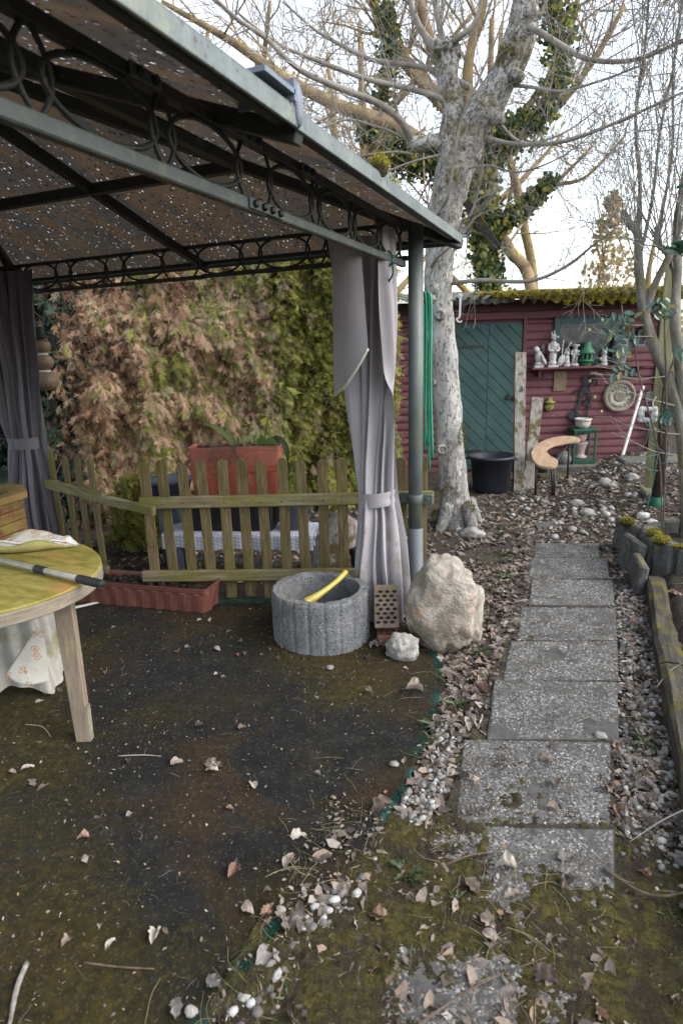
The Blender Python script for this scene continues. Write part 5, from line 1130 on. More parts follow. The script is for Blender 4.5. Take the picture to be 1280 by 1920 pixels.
stone((-.70, 3.06, .225), (.235, .19, .295), 5.9, M['boulder'], 'boulder', 'large pale orange boulder beside the right gazebo post', 'boulder', 5, .13, (((-1, -.2, .62), .20), ((.25, -1, .15), .155), ((1, -.15, .05), .185), ((.15, -.25, 1), .262), ((-1, .1, -.25), .19), ((.7, -.6, .75), .235), ((-.5, -.9, -.5), .20)), .30)
stone((-.868, 2.83, .058), (.092, .07, .082), 8.1, M['rock'], 'rock', 'small grey rock between the bricks and the boulder', 'rock', 4, .2)
stone((-.93, 5.12, .01), (.12, .09, .06), 2.2, M['rock'], 'rock', 'flat pale stone at the foot of the tree trunk', 'rock', 3, .2)
# trough on the ground
def trough(root, ctr, ang, L, Wd, H, m, taper=.84, ribs=22, soil=.72, z=0.0, ramp_=.0045):
    ex, ey = Vector((math.cos(ang), math.sin(ang), 0)), Vector((-math.sin(ang), math.cos(ang), 0)); ctr = Vector(ctr)
    def rrect(u, l, wd, rad=.03):
        per = 2 * (l + wd); d = (u % 1.0) * per
        if d < l: p, nr = Vector((-l / 2 + d, -wd / 2)), Vector((0, -1))
        elif d < l + wd: p, nr = Vector((l / 2, -wd / 2 + d - l)), Vector((1, 0))
        elif d < 2 * l + wd: p, nr = Vector((l / 2 - (d - l - wd), wd / 2)), Vector((0, 1))
        else: p, nr = Vector((-l / 2, wd / 2 - (d - 2 * l - wd))), Vector((-1, 0))
        for sx in (-1, 1):
            for sy in (-1, 1):
                c = Vector((sx * (l / 2 - rad), sy * (wd / 2 - rad))); q = p - c
                if q.x * sx > 0 and q.y * sy > 0: q.normalize(); p = c + q * rad
        return p, nr, d
    prof = [(taper, 0, 1), (taper + (1 - taper) * .72, H * .74, 1), (.965, H * .80, 0), (.99, H * .83, 0), (.99, H * .95, 0), (1.03, H * .955, 0), (1.03, H, 0), (.965, H, 0), (.935, H * .93, 0), (taper - .03, .02, 0)]
    nu = 260
    def fn(u, v):
        i = int(round(v * (len(prof) - 1))); k, zz, rb = prof[i]; sh = (1 - k)
        p, nr, d = rrect(u, L - sh * Wd, Wd * k)
        if rb: p = p + nr * ramp_ * math.copysign(min(1, abs(math.sin(d * PI * ribs / L)) * 1.8), math.sin(d * PI * ribs / L))
        return ctr + ex * p.x + ey * p.y + UP * (zz + z)
    b = MB(); b.grid(fn, nu, len(prof), smooth=False, closeu=True); part('trough_body', b, m, root)
    b = MB(); b.grid(lambda u, v: ctr + ex * (u - .5) * (L - .1) + ey * (v - .5) * Wd * .86 + UP * (z + H * soil + .018 * nz(u * 12, v * 3) + .01 * nz(u * 40, v * 12)), 60, 14); part('earth', b, M['earth'], root)
tr = thing('plant_trough', 'long dusty brown plastic plant trough on the patio by the fence', 'planter', (-2.78, 3.02, 0))
trough(tr, (-2.745, 2.985, .004), math.radians(7.5), 1.10, .225, .165, M['terracotta'])
b = MB()
for i in range(46): b.blob((-2.78 + random.uniform(-.5, .5), 3.02 + random.uniform(-.06, .06) + .0, .125 + random.random() * .012), random.uniform(.008, .028), 1, .3, 3, seed=i)
part('earth_crumbs', b, M['earth'], tr, kind='stuff')
b = MB(); b.bar((-3.10, 2.72, .010), (-2.90, 3.02, .010), .022, .008); single('white_strip', b, M['white_paint'], 'thin white strip lying on the patio left of the trough', 'strip', loc=(-3.07, 2.75, 0))
# bench with checked cloth, crate, bucket, stacked troughs behind the fence
BA = math.radians(15.5); bx, by = Vector((math.cos(BA), math.sin(BA), 0)), Vector((-math.sin(BA), math.cos(BA), 0)); BC = Vector((-2.36, 3.70, 0))
bn = thing('low_bench', 'low grey bench behind the fence', 'bench', BC)
def bl_(s, d, z): return BC + bx * s + by * d + UP * z
b = MB(); b.box(bl_(0, 0, .325), (1.04, .30, .03), rz(BA)); part('seat', b, M['old_wood'], bn, .004)
for s in (-.46, .47):
    for d in (-.11, .11): b = MB(); b.box(bl_(s, d, .15), (.045, .045, .32), rz(BA)); part('leg', b, M['bluegrey'], bn, .003)
tc = thing('checked_cloth', 'blue and white checked cloth hanging over the low bench', 'cloth', BC)
def clf(u, v):
    s = -.56 + 1.12 * u; d = -.155 - .006; edge_ = .012 * nz(u * 9, 3) 
    if v < .5: t = v / .5; return bl_(s, d - .012 * math.sin(u * 40) * (1 - t) - .01 * (1 - t), .235 + .02 * nz(u * 5, 1) + (.345 - .235) * t)
    t = (v - .5) / .5; return bl_(s, d + t * .318, .3455 + .004 * nz(u * 9, t * 3))
b = MB(); b.grid(clf, 90, 14); b.grid(lambda u, v: bl_(.562 + .006 * math.sin(v * 9), -.16 + .32 * u, .345 - .10 * v * (1 + .5 * nz(u * 4, 2))), 16, 6); part('cloth', b, M['check'], tc)
cr_ = thing('plastic_crate', 'black plastic crate on the checked cloth under the troughs', 'crate', bl_(-.05, .03, .35))
b = MB(); b.box(bl_(-.06, .03, .445), (.62, .24, .19), rz(BA)); part('crate_body', b, M['crate'], cr_, .01)
b = MB(); b.box(bl_(-.06, .03, .543), (.65, .26, .016), rz(BA)); part('rim', b, M['crate'], cr_, .005)
bk = thing('metal_bucket', 'dull grey metal bucket on the bench behind the fence', 'bucket', bl_(.40, .02, .35)); b = MB(); b.lathe([(.085, .0), (.12, .19), (.127, .195), (.127, .205), (.116, .20), (.08, .02), (0, .015)], bl_(.405, .02, .349), 28); part('bucket_body', b, M['bucket'], bk)
b = MB(); b.tube([bl_(.405 + .125 * math.cos(a), -.02 - .10 * math.sin(a) * .4, .53 - .10 * math.sin(a)) for a in np.linspace(0, PI, 14)], .004, 5); part('handle', b, M['black_metal'], bk)
TA = math.radians(22); tx, ty = Vector((math.cos(TA), math.sin(TA), 0)), Vector((-math.sin(TA), math.cos(TA), 0)); TC = Vector((-2.385, 3.74, 0))
t1 = thing('plant_trough', 'lower bright terracotta trough of the stacked pair behind the fence', 'planter', TC + UP * .553, 'stacked terracotta troughs'); trough(t1, TC, TA, .66, .22, .275, M['terracotta_bright'], .80, 14, .8, .553, .0022)
t2_ = thing('plant_trough', 'upper duller terracotta trough with sprouting bulbs, topmost of the pair', 'planter', TC + UP * .80, 'stacked terracotta troughs'); trough(t2_, TC + Vector((0, 0, 0)), TA, .66, .225, .17, M['terracotta_mid'], .88, 14, .93, .79, .0008)
# tulip sprouts
def blade(name, pts, wd, m, parent, fold=.3):
    P = curve(pts, 5); n = len(P); b = MB(); vs_ = []
    for i, p in enumerate(P):
        t = i / (n - 1); wq = wd * (math.sin(PI * (0.12 + .88 * t) ** .8) ** .7 if t < 1 else 0); tg = (P[min(i + 1, n - 1)] - P[max(i - 1, 0)]).normalized(); sd_ = tg.cross(Vector((.4, -1, .3))).normalized(); up_ = sd_.cross(tg)
        vs_ += [p + sd_ * wq + up_ * wq * fold, p, p - sd_ * wq + up_ * wq * fold]
    b.add(vs_, [f for i in range(n - 1) for f in ((3 * i, 3 * i + 1, 3 * i + 4, 3 * i + 3), (3 * i + 1, 3 * i + 2, 3 * i + 5, 3 * i + 4))], True)
    return part(name, b, m, parent) if parent else b
def TP(s, d, z): return TC + tx * s + ty * d + UP * z
p1 = thing('tulip_plant', 'tulip with one long blade leaning left in the upper trough', 'plant', TP(-.02, 0, .945), 'bulb sprouts in the upper trough')
blade('leaf', [TP(-.01, 0, .94), TP(-.05, 0, 1.02), TP(-.14, 0, 1.09), TP(-.235, .0, 1.125)], .020, M['tulip_leaf'], p1); blade('leaf', [TP(0, 0, .94), TP(-.03, 0, 1.02), TP(-.075, 0, 1.12)], .013, M['tulip_leaf'], p1); blade('leaf', [TP(.01, 0, .94), TP(.012, .01, .98), TP(.02, 0, 1.03)], .013, M['tulip_leaf'], p1)
p2 = thing('tulip_plant', 'tulip clump with one thin upright blade in the upper trough', 'plant', TP(.19, 0, .945), 'bulb sprouts in the upper trough')
blade('leaf', [TP(.20, 0, .94), TP(.215, 0, 1.03), TP(.25, 0, 1.17)], .008, M['tulip_leaf'], p2)
blade('leaf', [TP(.17, 0, .94), TP(.13, -.02, 1.01), TP(.075, -.05, .99), TP(.05, -.06, .95)], .020, M['tulip_leaf'], p2); blade('leaf', [TP(.18, 0, .94), TP(.175, -.03, 1.02), TP(.15, -.07, .99)], .017, M['tulip_leaf'], p2); blade('leaf', [TP(.19, 0, .94), TP(.19, .02, 1.0), TP(.18, -.02, 1.04)], .013, M['tulip_leaf'], p2)
p3 = thing('strawberry_plant', 'drooping green leaves spilling over the trough right end', 'plant', TP(.27, 0, .945), 'bulb sprouts in the upper trough')
blade('leaf', [TP(.24, 0, .945), TP(.30, -.02, .99), TP(.36, -.03, .93), TP(.37, -.03, .82)], .03, M['green_leaf'], p3); blade('leaf', [TP(.22, 0, .945), TP(.26, -.05, .985), TP(.31, -.08, .965)], .028, M['tulip_leaf'], p3); blade('leaf', [TP(.22, 0, .945), TP(.24, .03, .985), TP(.28, .06, .97)], .026, M['green_leaf'], p3)
b = MB()
for i in range(26):
    s = random.uniform(-.22, .12); z = .955; b.tube(curve([TP(s, -.07, z), TP(s + random.uniform(-.03, .03), -.115, z + random.uniform(-.01, .03)), TP(s + random.uniform(-.05, .05), -.128, z - random.uniform(.02, .09)), TP(s + random.uniform(-.06, .06), -.13, z - random.uniform(.06, .16))], 3), .0016, 4)
for i in range(30): b.blob(TP(random.uniform(-.24, .12), random.uniform(-.10, .02), .955 + random.random() * .02), random.uniform(.008, .02), 1, .3, 3, seed=i)
single('dead_roots', b, M['twig'], 'dry brown roots trailing over the front of the upper trough', 'roots', loc=TP(0, -.1, .95))
b = MB(); b.lathe([(.13, 0), (.17, .16), (.185, .165), (.185, .185), (.16, .17), (0, .15)], (-3.0, 3.72, .50), 26); b.lathe([(.10, -.5), (.11, .0)], (-3.0, 3.72, .50), 18); single('blue_tub', b, M['blue_plastic'], 'dull blue plastic tub left of the stacked troughs', 'tub', loc=(-3.0, 3.72, 0))
b = MB(); b.tube(curve([(-1.80, 3.75, .02), (-1.70, 3.82, .22), (-1.58, 3.92, .43)], 6), lerp_list([.10, .13, .135, .12], 13), 16, jit=.10); single('grey_log', b, M['old_wood'], 'split grey log leaning behind the fence beside the curtain', 'log', loc=(-1.8, 3.75, 0))
b = MB(); b.lathe([(.13, 0), (.15, .22), (.155, .23), (0, .22)], (-1.44, 3.92, 0), 24); single('dark_blue_pot', b, M['blue_plastic'], 'dark blue pot half hidden by the curtain behind the fence', 'pot', loc=(-1.44, 3.92, 0))
# garden hose hanging behind the post
b = MB()
for i, (x, zl) in enumerate(((-.985, .98), (-.965, .86), (-.955, .93), (-1.0, 1.02))):
    b.tube(curve([(x - .012, 3.66, 1.60), (x, 3.66, 1.885 - .008 * i), (x + .02, 3.655, 1.84), (x + .022, 3.65, 1.4), (x + .018 + .01 * i, 3.65, zl)], 6), .0078, 7)
single('garden_hose', b, M['hose'], 'bright green hose hanging in strands behind the right post', 'hose', loc=(-.97, 3.66, 1.88))
b = MB(); b.tube(curve([(-.97, 3.58, 1.87), (-.97, 3.64, 1.86), (-.97, 3.68, 1.885), (-.97, 3.69, 1.91)], 4), .006, 6); single('hose_hook', b, M['black_metal'], 'small hook holding the green hose on the post', 'hook', loc=(-.97, 3.6, 1.87))

# ================================================================ table group at the left
TCX, TCY, TA_, TB_ = -2.65, 1.65, .78, .535
tbl = thing('garden_table', 'oval wooden table with a yellow green mossy top', 'table', (TCX, TCY, 0))
oval = [(TA_ * math.copysign(abs(math.cos(a)) ** .95, math.cos(a)), TB_ * math.copysign(abs(math.sin(a)) ** .95, math.sin(a))) for a in np.linspace(0, 2 * PI, 73)[:-1]]
b = MB(); b.prism(oval, (TCX, TCY, .708), (1, 0, 0), (0, 1, 0), UP, .012); part('tabletop', b, M['tabletop'], tbl, .003)
b = MB(); b.prism([(x * 1.002, y * 1.002) for x, y in oval], (TCX, TCY, .654), (1, 0, 0), (0, 1, 0), UP, .0535); part('edge_band', b, M['table_edge'], tbl, .004)
for (a, e) in (((-2.005, 1.73, .655), (-1.945, 1.675, 0)), ((-2.30, 1.30, .655), (-2.30, 1.17, 0)), ((-3.3, 1.4, .655), (-3.36, 1.3, 0)), ((-3.25, 1.95, .655), (-3.3, 2.05, 0))):
    b = MB(); a, e = Vector(a), Vector(e); d = (a - e).normalized(); x = Vector((.93, .37, 0)); x = (x - d * x.dot(d)).normalized(); y = d.cross(x); vs_ = []
    for p, k in ((e, .86), (a, 1.2)):
        for sx, sy in ((-1, -1), (1, -1), (1, 1), (-1, 1)): vs_.append(p + x * sx * .034 * k + y * sy * .019)
    b.add(vs_, [(3, 2, 1, 0), (4, 5, 6, 7), (0, 1, 5, 4), (1, 2, 6, 5), (2, 3, 7, 6), (3, 0, 4, 7)]); lg = part('leg', b, M['table_leg'], tbl, .002)
    b = MB(); b.bar(e + x * .0315 + Vector((0, .0, .0)), e + x * .036 + d * .16, .004, .034, y); part('split_veneer', b, M['table_edge'], lg)
# cloth bunched along the far edge
cl_ = thing('tablecloth', 'stained floral tablecloth bunched along the far table edge', 'cloth', (-2.6, 2.05, .72))
fe = curve([(-3.3, 1.62, .722), (-3.0, 1.74, .722), (-2.72, 1.84, .722), (-2.56, 1.885, .722), (-2.44, 1.94, .722), (-2.34, 2.03, .722), (-2.27, 2.085, .722)], 8)
be = curve([(-3.3, 2.12, .715), (-3.0, 2.16, .72), (-2.72, 2.19, .722), (-2.60, 2.19, .722), (-2.47, 2.178, .722), (-2.36, 2.15, .722), (-2.265, 2.10, .722)], 8)
def cf(u, v):
    i = min(int(u * (len(fe) - 1)), len(fe) - 2); t = u * (len(fe) - 1) - i; a = fe[i].lerp(fe[i + 1], t); c = be[i].lerp(be[i + 1], t)
    k = math.sin(PI * min(1, u * 1.0 + .0)) ** .2 if u > .5 else 1
    h = .045 * (1 - smooth(.8, 1, u)) * (math.sin(PI * min(1, v * 1.02)) ** .5) * (1 + .3 * math.sin(u * 15)) + .012 * nz(u * 14, v * 5)
    return a.lerp(c, v) + Vector((0, 0, max(0.003, h)))
b = MB(); b.grid(cf, 90, 16); part('cloth', b, M['floral'], cl_)
def rollf(u, v):
    i = min(int(u * (len(fe) - 1)), len(fe) - 2); t = u * (len(fe) - 1) - i; a = fe[i].lerp(fe[i + 1], t); nrm = Vector((.35, -.9, 0)); rr = .024 * (1 - .75 * smooth(.7, 1, u)) * (1 + .25 * math.sin(u * 19)); an = -PI * .55 + v * PI * 1.15
    return a + nrm * (.008 - rr * math.sin(an) * -.4) + Vector((nrm.x * rr * math.cos(an), nrm.y * rr * math.cos(an), rr * (1 + math.sin(an))))
b = MB(); b.grid(rollf, 90, 12); part('rolled_hem', b, M['cloth_olive'], cl_)
b = MB(); b.tube([cf(u, .12) + Vector((0, 0, .008)) for u in np.linspace(.05, .99, 60)], .0055, 5, jit=.4); part('lace_edge', b, M['white_paint'], cl_)
# cloth hanging under the table
hc = thing('hanging_cloth', 'stained white cloth with orange flower print hanging under the table', 'cloth', (-2.7, 1.9, 0))
def hf(u, v):
    a = -2.2 + 2.75 * u; z = .60 - .565 * v ** .9; fl = .32 + .10 * v; w_ = .035 * math.sin(u * 21) * (.3 + .7 * v) + .02 * math.sin(u * 47 + 1)
    x = -2.80 + (fl + w_) * math.cos(a) * 1.0; y = 1.98 + (fl * .62 + w_) * math.sin(a)
    z += .03 * math.sin(u * 13 + 1) * v + .05 * smooth(.7, 1.0, u) * v
    return Vector((x, y, z))
b = MB(); b.grid(hf, 110, 40); part('drape', b, M['cloth_back'], hc)
b = MB(); b.grid(lambda u, v: Vector((-2.79, 1.98, .605)) + (hf(u, 0) - Vector((-2.79, 1.98, .6))) * v, 80, 4); part('top_fold', b, M['cloth_back'], hc)
fA, fB, fC, fD = Vector((-2.26, 1.77, .42)), Vector((-2.40, 1.70, .215)), Vector((-2.225, 1.775, .175)), Vector((-2.215, 1.785, .44))
def tri(u, v):
    p = fA.lerp(fD, u).lerp(fB.lerp(fC, u), v); return p + Vector((0, -.02 * math.sin(PI * u) * v, -.02 * math.sin(PI * u) * v))
b = MB(); b.grid(tri, 24, 24); part('printed_corner', b, M['floral'], hc)
b = MB(); bp = [tri(u, 1.0) for u in np.linspace(0, 1, 40)]; b.tube([p + Vector((0, -.002, .003 * (-1) ** i)) for i, p in enumerate(bp)], .003, 4); b.tube([tri(0, v) for v in np.linspace(0, 1, 14)], .0035, 4); part('scalloped_edge', b, M['cloth_back'], hc)
# wooden octagonal planter on the table
OC = Vector((-2.79, 1.985, .725))
op = thing('octagonal_planter', 'mossy brown octagonal wooden planter standing on the table', 'planter', OC)
def octa(R_): return [(R_ * math.cos(PI / 8 + k * PI / 4 + .15), R_ * math.sin(PI / 8 + k * PI / 4 + .15)) for k in range(8)]
for lay in range(4):
    q = octa(.212)
    for k in range(8):
        a, e = Vector((*q[k], 0)), Vector((*q[(k + 1) % 8], 0)); m_ = (a + e) / 2; n_o = m_.normalized(); ov = .008 if (lay + k) % 2 else -.004
        b = MB(); d = (e - a).normalized(); b.bar(OC + a - d * ov + UP * (.032 + lay * .0525), OC + e + d * ov + UP * (.032 + lay * .0525), .020, .049); part('plank', b, M['planter_wood'], op, .003)
qo, qi = octa(.250), octa(.165)
for k in range(8):
    k2 = (k + 1) % 8; b = MB(); q = [qo[k], qo[k2], qi[k2], qi[k]]; c = (sum(p[0] for p in q) / 4, sum(p[1] for p in q) / 4); q = [(c[0] + (p[0] - c[0]) * .992, c[1] + (p[1] - c[1]) * .992) for p in q]
    b.prism(q, OC + UP * .212, (1, 0, 0), (0, 1, 0), UP, .036); part('rim_board', b, M['planter_rim'], op, .004)
b = MB(); b.lathe([(.19, .10), (.1, .11), (0, .115)], OC, 16); part('earth', b, M['earth'], op)
b = MB(); b.tube([OC + Vector((.178 + .004 * math.cos(a), -.055 + .017 * math.cos(a), .268 + .018 * math.sin(a))) for a in np.linspace(0, 2 * PI, 17)[:-1]], .0028, 6, closed=True); b.lathe([(.004, 0), (.004, .022)], OC + Vector((.178, -.055, .235)), 8); part('ring_bolt', b, M['steel'], op)
# telescopic pole lying on the table
pl = thing('telescopic_pole', 'grey aluminium pole with black grip lying across the table', 'pole', (-2.1, 1.735, .74))
pa_, pb_ = Vector((-3.3, 1.885, .742)), Vector((-1.735, 1.690, .742)); pd = (pb_ - pa_).normalized()
b = MB(); b.tube([pa_, pb_ - pd * .13], .0135, 16); part('tube', b, M['alu'], pl)
b = MB(); s = pa_ + pd * 1.16; b.tube([s, s + pd * .004, s + pd * .066, s + pd * .07], [.0145, .0175, .0175, .0145], 16); part('collar', b, M['rubber'], pl)
b = MB(); N = 40; b.tube([pb_ - pd * .14 * (1 - t) for t in np.linspace(0, 1, N)], [.0175 + .0015 * math.cos(t * 2 * PI * 9) * (.2 < t < .75) for t in np.linspace(0, 1, N)], 18, cap=False)
b.tube([pb_, pb_ + pd * .002, pb_ - pd * .02], [.0175, .0125, .0115], 18, cap=False); b.tube([pb_ - pd * .02, pb_ - pd * .021], .0116, 18); part('grip', b, M['rubber'], pl)
# snowman lantern hanging from the far rail
sn = thing('snowman_lantern', 'snowman of three wire mesh globes with a top hat hanging left', 'ornament', (-3.98, 3.56, 1.33))
X_, Y_ = -3.985, 3.60
for (zc, rr, nm_) in ((1.435, .098, 'globe'), (1.575, .082, 'globe'), (1.695, .074, 'globe')):
    b = MB(); b.lathe([(rr * math.sin(a), -rr * .80 * math.cos(a)) for a in np.linspace(.35, PI - .35, 15)], (X_, Y_, zc), 26); part(nm_, b, M['mesh'], sn)
for zc, rr in ((1.507, .048), (1.636, .044)): b = MB(); b.lathe([(rr, -.008), (rr + .005, 0), (rr, .008)], (X_, Y_, zc), 20); part('collar', b, M['white_paint'], sn)
b = MB(); b.lathe([(.085, 1.752), (.085, 1.757), (.048, 1.76), (.050, 1.835), (.046, 1.838), (0, 1.838)], (X_, Y_, 0), 22); part('hat', b, M['hat'], sn)
b = MB(); b.tube([(X_, Y_, 1.83), (X_ + .004, Y_ - .03, 2.08)], .0022, 5); part('string', b, M['black_metal'], sn)

# ================================================================ trees
def shoot(mb, p, d, L, r0, lvl, rs, prm):
    """one branch with its side shoots, recursively; tapered, wandering"""
    p = Vector(p); d = Vector(d).normalized(); n = max(3, min(14, int(L / prm['seg'])))
    pts = [p.copy()]; wob = prm['wob']; q = p.copy()
    for i in range(n):
        d = (d + Vector((rs.gauss(0, wob), rs.gauss(0, wob), rs.gauss(0, wob) + prm['up']))).normalized(); q = q + d * (L / n); pts.append(q.copy())
    rad = [max(prm['rmin'], r0 * (1 - .8 * i / n)) for i in range(n + 1)]
    mb.tube(pts, rad, 7 if r0 > .03 else (5 if r0 > .009 else 3), cap=r0 > .02)
    if lvl <= 0: return
    nc = prm['nch'][lvl] if lvl < len(prm['nch']) else prm['nch'][-1]
    for k in range(nc):
        t = .18 + .8 * (k + rs.random()) / nc; i = min(n - 1, int(t * n)); b = pts[i].lerp(pts[i + 1], t * n - i); td = (pts[i + 1] - pts[i]).normalized()
        ax = td.cross(Vector((rs.gauss(0, 1), rs.gauss(0, 1), rs.gauss(0, 1))))
        if ax.length < 1e-3: continue
        nd = Matrix.Rotation(rs.uniform(.45, 1.0), 3, ax.normalized()) @ td
        shoot(mb, b, nd, L * prm['ratio'] * (1.1 - .55 * t) * rs.uniform(.7, 1.25), rad[i] * .62, lvl - 1, rs, prm)
def sprout(mb, path, n, L, r0, lvl, rs, prm, t0=.15, bias=(0, 0, .4)):
    for k in range(n):
        t = t0 + (1 - t0) * (k + rs.random()) / n; i = min(len(path) - 2, int(t * (len(path) - 1))); p = path[i].lerp(path[i + 1], t * (len(path) - 1) - i)
        td = (path[i + 1] - path[i]).normalized(); d = td * .6 + Vector((rs.gauss(0, .7), rs.gauss(0, .7), rs.gauss(0, .7))) + Vector(bias)
        shoot(mb, p, d, L * rs.uniform(.5, 1.3), r0, lvl, rs, prm)
rs = random.Random(5)
TW = dict(seg=.10, wob=.13, up=.03, rmin=.0014, nch=(0, 4, 4), ratio=.55)
mt = thing('old_tree', 'large pale barked old tree with lopped limbs and bare branches by the shed', 'tree', (-1.13, 5.4, 0))
b = MB()
tp_ = curve([(-1.10, 5.40, -.10), (-1.13, 5.4, .04), (-1.17, 5.4, .42), (-1.21, 5.4, .9), (-1.25, 5.4, 1.37), (-1.29, 5.4, 1.73), (-1.32, 5.4, 2.0), (-1.31, 5.4, 2.33), (-1.27, 5.4, 2.66), (-1.20, 5.4, 2.93), (-1.12, 5.4, 3.15)], 9)
tr_ = lerp_list([.18, .156, .126, .119, .117, .117, .115, .120, .142, .150, .152], len(tp_))
b.tube(tp_, tr_, 40, jit=.10)
for (a, z) in ((2.6, .0), (4.2, .0), (5.6, .0), (.8, 0)):
    b.tube(curve([(-1.12 + .12 * math.cos(a), 5.4 + .12 * math.sin(a), .22), (-1.12 + .2 * math.cos(a), 5.4 + .2 * math.sin(a), .05), (-1.12 + .27 * math.cos(a), 5.4 + .27 * math.sin(a), -.07)], 5), lerp_list([.06, .055, .03], 11), 10, jit=.15)
for (x, y, z, r_) in ((-1.34, 5.275, 2.07, .035), (-1.355, 5.28, 1.99, .03), (-1.27, 5.262, 1.86, .034), (-1.385, 5.31, 1.68, .036), (-1.33, 5.30, 1.30, .022), (-1.24, 5.27, .72, .035), (-1.11, 5.28, 2.5, .03)):
    ax = (Vector((x, y, z)) - Vector((-1.29, 5.4, z))).normalized(); rm = ax.to_track_quat('Z', 'Y').to_matrix()
    b.lathe([(r_ * 1.6, -.02), (r_ * 1.3, .012), (r_, .022), (r_ * .72, .020), (r_ * .62, .006), (r_ * .3, .012), (0, .012)], (x, y, z), 14, rm)
part('trunk', b, M['bark'], mt)
lim1 = curve([(-1.14, 5.4, 3.05), (-1.08, 5.4, 3.22), (-.98, 5.4, 3.35), (-.83, 5.4, 3.57), (-.76, 5.4, 3.72), (-.72, 5.4, 3.83), (-.69, 5.4, 4.02), (-.66, 5.4, 4.4), (-.6, 5.4, 4.8)], 7)
b = MB(); b.tube(lim1, lerp_list([.14, .13, .135, .112, .115, .108, .09, .08, .06], len(lim1)), 24, jit=.20)
for (p, e, r_) in (((-.78, 5.36, 3.56), (-.69, 5.30, 3.50), .055), ((-.90, 5.36, 3.30), (-.82, 5.30, 3.24), .06), ((-.70, 5.36, 3.9), (-.60, 5.32, 3.92), .05)): b.tube([p, Vector(p).lerp(Vector(e), .6), e], [r_, r_ * .85, r_ * .7], 12, jit=.2)
part('limb', b, M['bark'], mt)
lim2 = curve([(-1.20, 5.4, 3.0), (-1.23, 5.4, 3.2), (-1.22, 5.4, 3.4), (-1.26, 5.4, 3.6), (-1.28, 5.4, 3.80)], 6)
b = MB(); b.tube(lim2, lerp_list([.12, .095, .085, .082, .10], len(lim2)), 20, jit=.25); b.blob((-1.28, 5.39, 3.80), (.115, .11, .075), 3, .45, 3.0); part('limb', b, M['bark'], mt)
lim3 = curve([(-1.22, 5.4, 3.18), (-1.36, 5.37, 3.19), (-1.47, 5.32, 3.175), (-1.545, 5.28, 3.19)], 5)
b = MB(); b.tube(lim3, lerp_list([.075, .055, .06, .048], len(lim3)), 16, jit=.25); part('limb_stub', b, M['bark'], mt)
b = MB(); b.tube([(-1.19, 5.3, 2.06), (-1.27, 5.27, 2.05), (-1.29, 5.25, 2.2)], .02, 8); 
